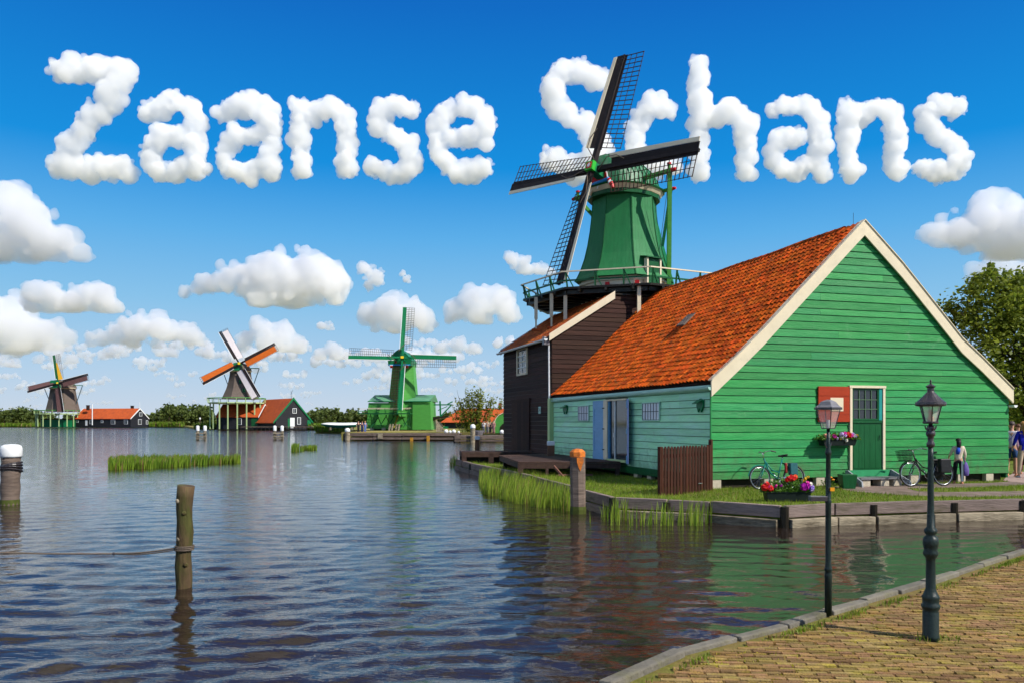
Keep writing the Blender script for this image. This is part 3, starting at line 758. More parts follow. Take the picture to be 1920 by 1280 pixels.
# ---- gable door
d = MB()
DB = gpl(1600, 880)[1]
fr = MB(); 
MB().box(DS0, DS0+.075, -.085, .0, DB, DZ1-.07).build('door_frame', 'cream', house)
MB().box(DS1-.075, DS1, -.085, .0, DB, DZ1-.07).build('door_frame', 'cream', house)
MB().box(DS0-.02, DS1+.02, -.095, .0, DZ1-.068, DZ1+.0).build('door_frame', 'cream', house)
x0, x1 = DS0+.08, DS1-.08; zm = gpl(1600, 787)[1]
door = MB().box(x0, x1, -.045, -.002, DB, zm-.01).build('door', 'dkgreen', house)
for i in range(5):
    a = x0+.05+(x1-x0-.1)*i/5; bb = a+(x1-x0-.1)/5-.008
    MB().box(a, bb, -.056, -.046, DB+.05, zm-.12).build('door_plank', 'dkgreen', door)
MB().box(x0+.02, x1-.02, -.075, -.046, zm-.07, zm-.012).build('weather_board', 'dkgreen', door)
MB().tube([(x1-.12, -.09, zm-.55), (x1-.12, -.09, zm-.42)], .012, 6).build('handle', 'iron', door)
win = MB().box(x0, x1, -.02, -.004, zm, DZ1-.075).build('window', 'glass', house)
xw = x1-.11
MB().box(xw, x1, -.06, -.022, zm, DZ1-.075).build('open_leaf', mat('turquoise_paint', (.02, .27, .24), .45, .1), win)
for a, bb, c0, c1 in ((x0, x0+.05, zm, DZ1-.08), (xw-.05, xw-.002, zm, DZ1-.08)): MB().box(a, bb, -.05, -.022, c0, c1).build('window_frame', 'dkgreen', win)
for zb in (zm, DZ1-.125): MB().box(x0+.052, xw-.052, -.05, -.022, zb, zb+.045).build('window_frame', 'dkgreen', win)
gl = mat('grey_green_muntin', (.07, .13, .07), .5, .1)
for i in range(1, 4): a = x0+.05+(xw-x0-.1)*i/4; MB().box(a-.011, a+.011, -.044, -.023, zm+.05, DZ1-.13).build('glazing_bar', gl, win)
for i in range(1, 3): zc = zm+.05+(DZ1-.13-zm-.05)*i/3; MB().box(x0+.055, xw-.055, -.047, -.0445, zc-.011, zc+.011).build('glazing_bar', gl, win)
# red shutter
s0 = gpl(1531, 723)[0]; s1 = DS0-.02; zs0 = gpl(1540, 790)[1]; zs1 = gpl(1560, 724)[1]
sh = MB().box(s0, s1, -.075, -.045, zs0, zs1).build('shutter', 'red', house)
hh = (zs1-zs0)
for a, bb in ((0, .20), (.206, .73), (.736, 1)):
    MB().box(s0, s1, -.088 if a != .206 else -.084, -.076, zs0+hh*a+.003, zs0+hh*bb-.003).build('shutter_board', 'red', sh)
p0 = gpl(1553, 770); p1 = gpl(1577, 745)
MB().box(p0[0], p1[0], -.094, -.0885, p0[1], p1[1]).build('notice_paper', 'cream', sh)
# steps
ST = .16
stp = thing('door_steps', 'green and grey wooden step with slanting side boards below the dark green door', 'steps', H2W((DS0+DS1)/2, -.05, 0), HA)
w2 = .74
MB().box(-w2+.06, w2-.06, -.10, -.04, .24, DB).build('riser', mat('step_green', (.03, .26, .10), .5, .15), stp)
MB().box(-w2+.02, w2-.02, -.62, -.10, .195, .24).build('tread', 'ironlid', stp)
for s in (-1, 1):
    MB().prism([(s*(w2-.03), -.02, .42), (s*(w2-.03), -.12, .42), (s*(w2+.03), -.74, .15), (s*(w2+.05), -.80, -.03), (s*(w2+.03), -.66, -.03), (s*(w2), -.58, .10), (s*(w2-.03), -.02, .14)], (s*.045, 0, 0)).build('side_board', mat('grey_blue_paint', (.25, .27, .29), .5, .1), stp)
for x in (-.5, .12, .55): bevel(MB().box(x-.16, x+.12, -.58, -.25, -.05, .193).build('support_block', 'concrete', stp), .012)
# ---- side wall of the green house: windows, shutters, doorway, brackets
def sidewin(pa, pb, ya, yb, cols):
    t0 = wpl(pb)[0]; t1 = wpl(pa)[0]; z1 = wpl((pa+pb)/2, ya)[1]; z0 = wpl((pa+pb)/2, yb)[1]
    w = MB().box(-.052, -.036, t0, t1, z0, z1).build('window', mat('window_white_panel', (.60, .63, .70), .3, .04), house)
    for a, b_, c, d in ((t0-.03, t0, z0-.03, z1+.03), (t1, t1+.03, z0-.03, z1+.03)): MB().box(-.07, -.034, a, b_, c, d).build('window_frame', 'gutter', w)
    MB().box(-.07, -.034, t0+.001, t1-.001, z1+.001, z1+.03).build('window_frame', 'gutter', w); MB().box(-.07, -.034, t0+.001, t1-.001, z0-.03, z0-.001).build('window_frame', 'gutter', w)
    for i in range(cols+1): y = t0+(t1-t0)*i/cols; MB().box(-.064, -.0525, y-.009, y+.009, z0, z1).build('window_bar', 'iron', w)
    for q in (0, .5, 1): zc = z0+(z1-z0)*q; MB().box(-.062, -.0528, t0, t1, zc-.008, zc+.008).build('window_bar', 'iron', w)
sidewin(1087, 1106, 761, 787, 6); sidewin(1208, 1239, 755, 786, 6)
DBZ = wpl(1160, 862)[1]; DTZ = min(EAVE-.02, wpl(1150, 748)[1])
tA, tB, tC, tD = DT1, wpl(1143)[0], wpl(1165)[0], DT0
MB().box(-.10, -.02, tB, tA, DBZ, DTZ).build('door_frame', 'cream', house)
MB().box(-.06, -.01, tB-.12, tB-.002, DBZ, DTZ-.05).build('door_frame', mat('door_blue', (.05, .20, .38), .4, .1), house)
MB().box(-.09, -.02, tD, tB-.003, DTZ-.045, DTZ).build('door_frame', 'cream', house)
MB().box(-.12, -.02, tD, tB-.003, DBZ-.05, DBZ+.03).build('door_sill', 'creamgreen', house)
gd = MB().box(-.012, .003, tD, tB-.122, DBZ+.03, DTZ-.046).build('glass_door', 'glass', house)
MB().box(-.05, -.013, tC+.42, tC+.47, DBZ+.03, DTZ-.05).build('door_stile', 'white', gd)
MB().tube([(-.07, tC+.47, 1.25), (-.07, tC+.47, 1.4)], .012, 6).build('handle', 'chrome', gd)
# far shutter folded flat on the wall
t0, t1 = tA+.02, wpl(1116)[0]
s2 = MB().box(-.075, -.04, t0, t1, DBZ-.05, DTZ-.02).build('shutter', 'blue', house)
for a, b_ in ((.0, .13), (.16, .42), (.44, .62)): pass
H_ = DTZ-DBZ
for a, b_ in ((0, .12), (.50, .58), (.88, 1)): MB().box(-.092, -.0755, t0, t1, DBZ-.05+H_*a, DBZ-.05+H_*b_+.02).build('shutter_rail', 'blue', s2)
for y in (t0, t1-.12): MB().box(-.089, -.0757, y, y+.12, DBZ+.02+H_*.12, DTZ-.05-H_*.12).build('shutter_stile', 'blue', s2)
for zc in (.15, .5, .85): MB().box(-.11, -.095, t0-.12, t0+.06, DBZ+H_*zc, DBZ+H_*zc+.04).build('hinge', 'iron', s2)
# near shutter standing open, out from the wall
mb = MB(); L3 = .46
mb.hexa([(-.02, tD-.04, DBZ-.06), (-.02-L3*.42, tD-.04-L3, DBZ-.06), (-.05-L3*.42, tD-.0-L3, DBZ-.06), (-.05, tD+.0, DBZ-.06),
         (-.02, tD-.04, DTZ-.02), (-.02-L3*.42, tD-.04-L3, DTZ-.02), (-.05-L3*.42, tD-.0-L3, DTZ-.02), (-.05, tD+.0, DTZ-.02)])
s3 = mb.build('shutter', mat('lilac_blue_paint', (.30, .36, .62), .35, .12, (3, 3, 4)), house)
for a, b_ in ((0, .12), (.47, .55), (.88, .995)):
    mb = MB(); z0, z1 = DBZ-.06+H_*a, DBZ-.06+H_*b_
    q = [(-.052, tD+.0), (-.052-L3*.42, tD-L3), (-.072-L3*.42, tD+.012-L3), (-.072, tD+.012)]
    mb.hexa([(x, y, z0) for x, y in q]+[(x, y, z1) for x, y in q]); mb.build('shutter_rail', 'blue', s3)
# green leaf-shaped hoods high on the side wall
for pxc, sc_ in ((1317, 1.0), (1063, 1.35)):
    t_, z_ = wpl(pxc, 758 if pxc > 1200 else 766); mb = MB(); w = .17*sc_
    mb.prism([(-.04, t_-w, z_+.12), (-.04, t_-w*.2, z_+.17), (-.04, t_+w, z_+.10), (-.04, t_+w, z_-.04), (-.04, t_+w*.5, z_-.2), (-.04, t_+w*.1, z_-.06), (-.04, t_-w*.4, z_-.2), (-.04, t_-w, z_-.02)], (-.05, 0, 0))
    mb.prism([(-.092, t_-w, z_+.12), (-.092, t_+w, z_+.10), (-.26, t_+w*.6, z_+.02), (-.26, t_-w*.7, z_+.02)], (0, 0, .02))
    mb.build('wall_hood', 'midgreen', house)

# ================================================================== DARK WAREHOUSE UNDER THE MILL
WO = H2W(0, HD+.05, 0)
wing = thing('dark_warehouse', 'tall dark tarred clapboard warehouse with tiled roof under the green windmill', 'warehouse', WO, HA)
WD = 7.25; WE = 5.7-GZ; SL = (7.48-5.7)/2.69; WTOP = 7.55-GZ
def wz(x): return min(WTOP, WE+SL*x, WE+SL*(HW_-x))
z = -.02; k = 0
while z < WE-.02:
    h = min(rnd.choice([.185, .20, .215]), WE-z)
    j = rnd.choice([None, 2.2, 4.9]) if k % 2 else None
    for a, b_ in ([(0, WD)] if j is None else [(0, j), (j+.004, WD)]):
        t = rnd.uniform(-.006, .006)
        MB().hexa([(-.036+t, a, z), (0, a, z), (0, b_, z), (-.036+t, b_, z), (-.014, a, z+h-.018), (0, a, z+h-.018), (0, b_, z+h-.018), (-.014, b_, z+h-.018)]).build('board', 'dark', wing)
    z += h; k += 1
z = 2.2
while z < WTOP-.05:
    h = min(rnd.choice([.185, .20, .215]), WTOP-z)
    def xe(zz): return max(0.0, (zz+.1-WE)/SL)
    a0, a1 = xe(z), xe(z+h)
    MB().hexa([(a0, -.034, z), (HW_-a0, -.034, z), (HW_-a0, 0, z), (a0, 0, z), (a1, -.014, z+h-.018), (HW_-a1, -.014, z+h-.018), (HW_-a1, 0, z+h-.018), (a1, 0, z+h-.018)]).build('board', 'dark', wing)
    z += h
MB().prism([(.006, .006, -.1), (HW_-.006, .006, -.1), (HW_-.006, .006, WE-.1), (HW_-(WTOP-WE)/SL, .006, WTOP-.1), ((WTOP-WE)/SL, .006, WTOP-.1), (.006, .006, WE-.1)], (0, WD-.012, 0)).build('inner_wall', 'wet', wing)
rx = (WTOP-WE)/SL
MB().prism([(-.22, -.08, WE-.22), (rx, -.08, WTOP-.06), (rx, -.08, WTOP+.0), (-.22, -.08, WE-.14)], (0, WD+.16, 0)).build('roof_deck', 'wet', wing)
MB().prism([(HW_+.22, -.08, WE-.22), (HW_-rx, -.08, WTOP-.06), (HW_-rx, -.08, WTOP+.0), (HW_+.22, -.08, WE-.14)], (0, WD+.16, 0)).build('roof_deck', 'tiledull', wing)
MB().box(rx, HW_-rx, -.08, WD+.08, WTOP-.06, WTOP).build('roof_deck', 'wet', wing)
lay_tiles(wing, [(rx, WTOP+.035), (-.25, WE-.15)], -.04, WD+.04, m='tiledull')
for y0 in (-.14, WD+.09):
    MB().prism([(-.16, y0, WE-.26), (rx, y0, WTOP-.24), (rx, y0, WTOP+.09), (-.16, y0, WE+.03)], (0, .05, 0)).build('verge_board', 'cream' if y0 < 0 else 'white', wing)
gutter(-.30, WE-.17, -.1, WD+.12, .08, wing, 'white')
bevel(MB().box(-.36, -.10, -.02, .22, WE-.42, WE-.08).build('gutter_box', 'ironlid', wing), .015)
MB().tube([(-.10, .10, WE-.40), (-.09, .08, 2.7)], .04, 8).build('downpipe', 'white', wing)
# window high in its side wall
def wl(px, py): t, z_ = wpl(px, py); return t-HD-.05, z_
y0, y1 = wl(990, 700)[0], wl(973, 700)[0]; z0 = wl(982, 699)[1]; z1 = min(WE-.28, wl(982, 648)[1])
w = MB().box(-.045, -.037, y0, y1, z0, z1).build('window', 'glass', wing)
for a, b_, c, d in ((y0-.09, y0, z0-.09, z1+.07), (y1, y1+.09, z0-.09, z1+.07)): MB().box(-.10, -.03, a, b_, c, d).build('window_frame', 'cream', w)
for a, b_ in ((z0-.09, z0), (z1, z1+.07)): MB().box(-.095, -.03, y0+.001, y1-.001, a, b_).build('window_frame', 'cream', w)
for i in (1, 2, 3): zc = z0+(z1-z0)*i/4; MB().box(-.07, -.046, y0, y1, zc-.018, zc+.018).build('glazing_bar', 'white' if i != 2 else 'cream', w)
MB().box(-.066, -.046, (y0+y1)/2-.015, (y0+y1)/2+.015, z0, z1).build('glazing_bar', 'white', w)
# plank door and its frame
y0, y1 = wl(995, 800)[0], wl(962, 800)[0]
dr = MB().box(-.062, -.04, y0, y1, .02, 2.72).build('door', 'dark', wing)
for i in range(9):
    a = y0+(y1-y0)*i/9; MB().box(-.074, -.0625, a+.006, a+(y1-y0)/9-.006, .03, 2.7).build('door_plank', 'dark', dr)
MB().box(-.085, -.04, y0-.09, y1+.09, 2.73, 2.84).build('door_lintel', 'dark', wing)
# house number plate
y_, z_ = wl(1014, 768); pl = MB().box(-.062, -.040, y_-.14, y_+.14, z_-.15, z_+.15).build('number_plate', 'gutter', wing)
def text(s, size, loc, rot, m, parent, name='lettering', ext=.002):
    cu = bpy.data.curves.new(name, 'FONT'); cu.body = s; cu.size = size; cu.extrude = ext; cu.align_x = 'CENTER'; cu.align_y = 'CENTER'
    o = bpy.data.objects.new(name, cu); link(o, parent); dg = bpy.context.evaluated_depsgraph_get(); dg.update()
    me = bpy.data.meshes.new_from_object(o.evaluated_get(dg)); me.name = name; bpy.data.objects.remove(o)
    me.materials.clear(); me.materials.append(M[m]); o = bpy.data.objects.new(name, me); link(o, parent); o.location = loc; o.rotation_euler = rot; return o
text('34', .24, (-.065, y_, z_), (PI/2, 0, -PI/2), 'iron2', pl)

# ================================================================== MAIN WINDMILL
MC = Vector((5.42, 38.6, 0)); MAZ = R(-47); FZ = 7.9
mill = thing('green_windmill', 'large green smock windmill with dark lattice sails standing on the dark warehouse', 'windmill', (MC.x, MC.y, 7.55))
ML0 = Vector(mill.location)
def lm(p): return Vector(p)-ML0
A0 = R(4.5)
def octo(r, z, ang=A0): return [(r*math.cos(ang+i*PI/4), r*math.sin(ang+i*PI/4), z-ML0.z) for i in range(8)]
prof_b = [(2.42, 8.78), (2.28, 9.0), (2.12, 9.35), (1.93, 9.9), (1.79, 10.5), (1.67, 11.2), (1.58, 12.0), (1.52, 12.95)]
mb = MB()
for r, z in prof_b: mb.v += octo(r, z)
for i in range(len(prof_b)-1):
    for k in range(8): k2 = (k+1) % 8; mb.f.append((i*8+k, i*8+k2, (i+1)*8+k2, (i+1)*8+k))
mb.f.append(tuple(range(7, -1, -1)))
body = mb.build('body', 'farmid', mill)
mb = MB()   # base plinth
for r, z in ((2.10, 7.6), (2.10, 8.85)): mb.v += octo(r, z)
for k in range(8): k2 = (k+1) % 8; mb.f.append((k, k2, 8+k2, 8+k))
mb.f += [tuple(range(7, -1, -1)), tuple(range(8, 16))]
mb.build('plinth', 'cream', mill)
ring = MB(); ring.lathe([(2.15, 8.58-ML0.z), (2.2, 8.6-ML0.z), (2.2, 8.68-ML0.z), (2.15, 8.7-ML0.z)], 8, rot=A0); ring.build('plinth_band', 'cream', mill)
for ang, dx in ((251.5, -.42), (251.5, .95), (296.5, .3)):
    a = R(ang); nn = Vector((math.cos(a), math.sin(a), 0)); tt = Vector((-nn.y, nn.x, 0)); c = nn*(2.10*math.cos(PI/8)+.03)+tt*dx+Vector((0, 0, 8.42-ML0.z))
    MB().beam(c-tt*.10, c+tt*.10, .05, .20).build('red_block', 'brightred', mill)
# vertical board seams on the octagon body
for k in range(8):
    a0_, a1_ = A0+k*PI/4, A0+(k+1)*PI/4; mb = MB()
    if math.degrees(a0_) % 360 < 130: continue
    for i in range(0, 9):
        q = i/8
        for (r0, z0), (r1, z1) in zip(prof_b, prof_b[1:]):
            def pt(r, z): return Vector((r*(math.cos(a0_)*(1-q)+math.cos(a1_)*q), r*(math.sin(a0_)*(1-q)+math.sin(a1_)*q), z-ML0.z))
            mb.beam(pt(r0, z0)*1.0, pt(r1, z1), .006 if i % 8 else .045, .006 if i % 8 else .045)
    tag(mb.build('board_seam', 'farmid', body), kind='stuff')
# door of the mill on the gallery
a = R(A0*0+296.5+4.5-4.5); nn = Vector((math.cos(R(300)), math.sin(R(300)), 0)); tt = Vector((-nn.y, nn.x, 0))
c = nn*2.0
mb = MB(); mb.prism([c-tt*.33+Vector((0, 0, .2)), c+tt*.33+Vector((0, 0, .2)), c+tt*.33+Vector((0, 0, 2.0)), c-tt*.33+Vector((0, 0, 2.0))], nn*.16); d_ = mb.build('door', 'dkgreen', mill)
for s in (-1, 1): MB().prism([c+tt*(s*.38)-tt*.04+Vector((0, 0, .2)), c+tt*(s*.38)+tt*.04+Vector((0, 0, .2)), c+tt*(s*.38)+tt*.04+Vector((0, 0, 2.02)), c+tt*(s*.38)-tt*.04+Vector((0, 0, 2.02))], nn*.22).build('door_frame', 'cream', d_)
MB().prism([c-tt*.52-nn*.2+Vector((0, 0, 2.12)), c+tt*.52-nn*.2+Vector((0, 0, 2.12)), c+tt*.52+nn*.30+Vector((0, 0, 2.03)), c-tt*.52+nn*.30+Vector((0, 0, 2.03))], (0, 0, .05)).build('door_hood', 'dkgreen', mill)
# gallery
GR = 4.92
gal = MB()
for r, z in ((GR, FZ-.05), (GR, FZ+.0)): gal.v += octo(r, z)
for r, z in ((1.9, FZ-.05), (1.9, FZ)): gal.v += octo(r, z)
for k in range(8):
    k2 = (k+1) % 8; gal.f += [(k, k2, 8+k2, 8+k), (k2, k, 16+k, 16+k2), (8+k, 8+k2, 24+k2, 24+k)]
gal = gal.build('gallery', 'wet', mill)
bd = []
for k in range(8):   # deck boards seen from below and at the rim
    a0_, a1_ = A0+k*PI/4, A0+(k+1)*PI/4; ac = (a0_+a1_)/2; nn = Vector((math.cos(ac), math.sin(ac), 0)); tt = Vector((-nn.y, nn.x, 0)); ap = GR*math.cos(PI/8)
    if math.degrees(ac) % 360 < 150: continue
    for i in range(5):
        off = ap-.12-i*.26; hl = off*math.tan(PI/8); c = nn*off+Vector((0, 0, FZ+.02-ML0.z)); MB().beam(c-tt*hl, c+tt*hl, .24, .045).build('gallery_board', 'dkgreen' if i == 0 and math.degrees(ac) % 360 < 250 else 'wet', gal)
    c = nn*(ap-.3)+Vector((0, 0, FZ-.16-ML0.z)); MB().beam(c-tt*(ap-.3)*math.tan(PI/8), c+tt*(ap-.3)*math.tan(PI/8), .16, .18).build('gallery_beam', 'wet', gal)
    for i in range(3):
        q = (i-1)*.62; c0 = nn*1.9+tt*q*.8*1.0; c1 = nn*(ap+.02)+tt*q*1.9
        MB().beam(c0+Vector((0, 0, FZ-.12-ML0.z)), c1+Vector((0, 0, FZ-.12-ML0.z)), .11, .13).build('joist', 'wet', gal)
# railing: slanted posts, mid rail, pale top rail
RZ = .70
for k in range(8):
    a0_, a1_ = A0+k*PI/4, A0+(k+1)*PI/4
    p0 = Vector((math.cos(a0_), math.sin(a0_), 0))*GR; p1 = Vector((math.cos(a1_), math.sin(a1_), 0))*GR
    up = Vector((0, 0, FZ-ML0.z)); ou = ((p0+p1)/2).normalized()*.0
    MB().beam(p0*1.015+up+Vector((0, 0, RZ)), p1*1.015+up+Vector((0, 0, RZ)), .07, .05).build('top_rail', 'cream', gal)
    MB().beam(p0*.995+up+Vector((0, 0, RZ*.46)), p1*.995+up+Vector((0, 0, RZ*.46)), .035, .07).build('mid_rail', 'dkgreen', gal)
    for i in range(3):
        q = (i+.12)/3; c = p0*(1-q)+p1*q; n_ = c.normalized()
        MB().beam(c*.985+up, c*1.012+up+Vector((0, 0, RZ-.03)), .07, .07).build('railing_post', 'dkgreen', gal)
        MB().beam(c-n_*.04+(p1-p0).normalized()*.30+up, c*1.008+up+Vector((0, 0, RZ-.05)), .05, .05).build('railing_brace', 'dkgreen', gal)
# cap: boat-shaped dome lying along the windshaft axis
cf = Vector((math.sin(MAZ), -math.cos(MAZ), 0)); cr = Vector((math.cos(MAZ), math.sin(MAZ), 0))
CZ = 12.98
secs = [(1.75, .62, .25, 1.55), (1.35, 1.02, .12, 1.68), (.7, 1.38, .05, 1.75), (0, 1.55, .0, 1.70), (-.7, 1.50, .0, 1.45), (-1.3, 1.20, .02, 1.02), (-1.8, .72, .06, .55), (-2.05, .18, .1, .22)]
mb = MB(); m_ = 13
for (u, hw, zb, ht) in secs:
    for j in range(m_):
        t = PI*j/(m_-1); s = math.cos(t); mb.v.append(tuple(cf*u+cr*(hw*s*(1-.10*math.sin(t)))+Vector((0, 0, CZ-ML0.z+zb+(ht-zb)*(math.sin(t)**.8 if t not in (0, PI) else 0)))))
for i in range(len(secs)-1):
    for j in range(m_-1): mb.f.append((i*m_+j, i*m_+j+1, (i+1)*m_+j+1, (i+1)*m_+j))
mb.f.append(tuple(range(m_))); mb.f.append(tuple(range((len(secs)-1)*m_, len(secs)*m_)))
cap = mb.build('cap', mat('cap_green', (.025, .17, .075), .45, .3, (1.5, 1.5, 1.5), .3, (3, 3, 3), col2=(.10, .20, .12), cscale=(1.5, 1.5, 1.5)), mill, smooth=True)
for q in np.linspace(-1.7, 1.5, 15):   # standing seams on the cap
    us = [s_[0] for s_ in secs][::-1]; 
    hw = np.interp(q, us, [s_[1] for s_ in secs][::-1]); zb = np.interp(q, us, [s_[2] for s_ in secs][::-1]); ht = np.interp(q, us, [s_[3] for s_ in secs][::-1])
    MB().tube([cf*q+cr*(hw*math.cos(t)*(1-.10*math.sin(t))*1.01)+Vector((0, 0, CZ-ML0.z+zb+(ht-zb)*(abs(math.sin(t))**.8)+.01)) for t in np.linspace(.02, PI-.02, 12)], .022, 4).build('cap_seam', 'midgreen', cap)
mb = MB()   # cream rim and dark eave under the cap
def rimpts(k, z): 
    us = [2.0, 1.55, .8, 0, -.8, -1.5, -2.05]; hs = [.55, 1.25, 1.62, 1.72, 1.62, 1.2, .4]
    return [tuple(cf*u*k+cr*h*k+Vector((0, 0, z-ML0.z))) for u, h in zip(us, hs)]+[tuple(cf*u*k-cr*h*k+Vector((0, 0, z-ML0.z))) for u, h in list(zip(us, hs))[::-1]]
def loft(r0, r1, m, name, parent, capf=True):
    mb = MB(); n_ = len(r0); mb.v = list(r0)+list(r1); mb.f = [(i, (i+1) % n_, n_+(i+1) % n_, n_+i) for i in range(n_)]
    if capf: mb.f += [tuple(range(n_-1, -1, -1)), tuple(range(n_, 2*n_))]
    return mb.build(name, m, parent)
loft(rimpts(.93, CZ-.12), rimpts(1.0, CZ+.06), 'cream', 'rim', cap)
loft(rimpts(1.02, CZ+.061), rimpts(1.04, CZ+.13), 'dkgreen', 'eave', cap)
loft([(v[0]*.95, v[1]*.95, v[2]) for v in rimpts(.96, CZ-.30)], rimpts(.92, CZ-.121), 'dkgreen', 'curb', cap)
# windshaft and front beard
hub = P(1113, 317, 36.9)-ML0; TL_ = R(16.7)
f3 = Vector((math.sin(MAZ)*math.cos(TL_), -math.cos(MAZ)*math.cos(TL_), math.sin(TL_))); r3 = cr.copy(); u3 = r3.cross(f3); u3 = -u3 if u3.z < 0 else u3
MB().beam(hub-f3*2.0, hub+f3*.12, .42, .42, up=u3).build('windshaft', 'midgreen', mill)
ph = MB().beam(hub+f3*.12, hub+f3*.34, .44, .44, up=u3).build('poll_end', mat('bright_green_paint', (.03, .42, .03), .45, .08), mill)
MB().beam(hub+f3*.341, hub+f3*.356, .30, .30, up=u3).build('red_square', 'brightred', ph)
mb = MB(); c = hub+f3*.357; mb.prism([c+(r3*math.cos(t)+u3*math.sin(t))*(.13 if i % 2 else .055) for i, t in enumerate(np.linspace(0, 2*PI, 17)[:-1])], f3*.01); mb.build('white_star', 'white', ph)
bz = Vector((0, 0, CZ-ML0.z))
beard = MB().prism([cf*1.80+cr*(-.62)+bz+Vector((0, 0, .0)), cf*1.80+cr*.62+bz, cf*1.80+cr*.30+bz+Vector((0, 0, .95)), cf*1.8-cr*.30+bz+Vector((0, 0, .95))], cf*.07).build('beard', 'brightred', mill)
c = cf*1.9+bz
MB().tube([c+cr*-.60+Vector((0, 0, .12)), c+cr*-.2+Vector((0, 0, .24)), c+cr*.25+Vector((0, 0, .26)), c+cr*.62+Vector((0, 0, .30))], .085, 8).build('blue_scroll', 'brightblue', beard)
MB().tube([c+cr*.62+Vector((0, 0, .28)), c+cr*.80+Vector((0, 0, .0)), c+cr*.88+Vector((0, 0, -.18))], [.08, .11, .06], 8).build('red_tassel', 'brightred', beard)
MB().tube([c+cr*.68+Vector((0, 0, .15)), c+cr*.74+Vector((0, 0, .06))], [.12, .125], 8).build('white_band', 'white', beard)
MB().torus(c+cr*.15+Vector((0, 0, -.08)), .17, .035, 'Y', 16, 6, 0, PI).build('white_curl', 'white', beard)
MB().tube([c+cr*.25+Vector((0, 0, .95)), c+cr*.5+Vector((0, 0, .6)), c+cr*.55+Vector((0, 0, .35))], .03, 6).build('white_rope', 'white', beard)
MB().beam(c-cr*.55+Vector((0, 0, -.25)), c-cr*.35+Vector((0, 0, .1)), .10, .12).build('cream_block', 'cream', beard)
# sprockets: long and short braces and the tail
def beam2(name, a, b, w, m='leafgreen', h=None, parent=None): return MB().beam(a, b, w, h).build(name, m, parent or mill)
LS = 2.95; z1 = CZ+.46-ML0.z
eR = cr*LS+Vector((0, 0, z1+.05))+cf*.25; eL = cr*-LS+Vector((0, 0, z1-.05))+cf*.25
lb = beam2('long_brace_beam', eL, eR, .17, 'leafgreen')
for e, s in ((eR, 1), (eL, -1)):
    MB().tube([e+cr*s*.0, e+cr*s*.22], [.11, .07], 8).build('red_knob', 'brightred', lb)
    MB().tube([e-cr*s*.15, e-cr*s*.15+Vector((0, 0, .28))], .075, 8).build('beam_peg', 'leafgreen', lb)
    MB().tube([e-cr*s*.15+Vector((0, 0, .281)), e-cr*s*.15+Vector((0, 0, .36))], .10, 8).build('red_knob', 'brightred', lb)
sR = cr*2.0-cf*1.15+Vector((0, 0, z1-.32)); sL = cr*-2.0-cf*1.15+Vector((0, 0, z1-.32))
sb = beam2('short_brace_beam', sL, sR, .14, 'leafgreen')
for e, s in ((sR, 1), (sL, -1)): MB().tube([e, e+cr*s*.16], [.09, .06], 8).build('red_knob', 'brightred', sb)
tail = -cf*3.9+Vector((0, 0, 8.3-ML0.z))+cr*.0
eRb = lm(P(1256, 552, 36.6)); 
beam2('long_strut', eR-cr*.12, lm(P(1254, 535, 37.2)), .19, 'leafgreen')
beam2('long_strut', eL+cr*.12, tail+cr*-.15, .15, 'leafgreen')
beam2('short_strut', sR-cr*.1, lm(P(1242, 462, 39.2)), .12, 'midgreen')
beam2('short_strut', sL+cr*.1, tail, .12, 'midgreen')
beam2('tail_pole', -cf*1.9+bz+Vector((0, 0, .1)), tail-cf*.3, .22, 'midgreen')
MB().tube([lm(P(1252, 350, 36.8)), lm(P(1236, 470, 37.3))], .012, 4).build('rope', 'iron2', mill)

# sails
def plane(rot):  # direction of the stock and of the trailing (clockwise) side
    a = rot; d = u3*math.cos(a)-r3*math.sin(a)
    # clockwise (seen from the front) side of a blade pointing along d
    t = r3*math.cos(a)+u3*math.sin(a)
    return d, t
L_ = 5.78; ROT = R(-5.6)
for k in range(4):
    a = ROT-k*PI/2; d, t = plane(a); dep = f3*(.10 if k % 2 == 0 else -.10)
    o0 = hub+f3*.0+dep
    sail = thing('sail', None, None); sail.parent = mill
    def q(r_, s_, h=0.0, tw=None):
        tw_ = R(20)*(1-r_/L_)+R(4) if tw is None else tw
        return o0+d*r_+t*(s_*math.cos(tw_))-f3*(s_*math.sin(tw_))+f3*h
    MB().beam(q(-.1, 0), q(L_, 0), .24, .24, up=f3, w2=.14, h2=.12).build('stock', 'darkbrown', sail)
    def ribbon(name, r0, r1, s0, s1, th, m, n_=8, h=.0):
        mb = MB()
        for i in range(n_):
            ra, rb = r0+(r1-r0)*i/n_, r0+(r1-r0)*(i+1)/n_
            mb.hexa([q(ra, s0, h), q(rb, s0, h), q(rb, s1, h), q(ra, s1, h), q(ra, s0, h+th), q(rb, s0, h+th), q(rb, s1, h+th), q(ra, s1, h+th)])
        return mb.build(name, m, sail)
    ribbon('leading_board', 1.05 if k else .95, L_-.02, -.36, -.075, .03, 'darkbrown', h=.03)
    ribbon('windboard', .95, L_-.05, -.56, -.37, .03, 'cream', h=.05)
    ribbon('back_board', .9, L_-.02, .07, .20, .03, 'darkbrown', h=-.01)
    nb = 21; s1 = 1.12
    for i in range(nb):
        r_ = 1.02+(L_-.06-1.02)*i/(nb-1)
        MB().beam(q(r_, -.1), q(r_, s1+.03), .030, .030, up=f3).build('lath', 'lath', sail)
    for s_ in (.42, .74, s1):
        mb = MB()
        pr = [q(1.0+(L_-.04-1.0)*i/8, s_, .0) for i in range(9)]
        mb.tube(pr, .017, 5); mb.build('hem_lath', 'lath', sail)
    # furled cloth rope
    MB().tube([q(.35, .10, .16), q(.9, -.35, .22), q(1.4, -.40, .16), q(1.9, -.15, .2)], .022, 6).build('sail_rope', 'rope', sail)
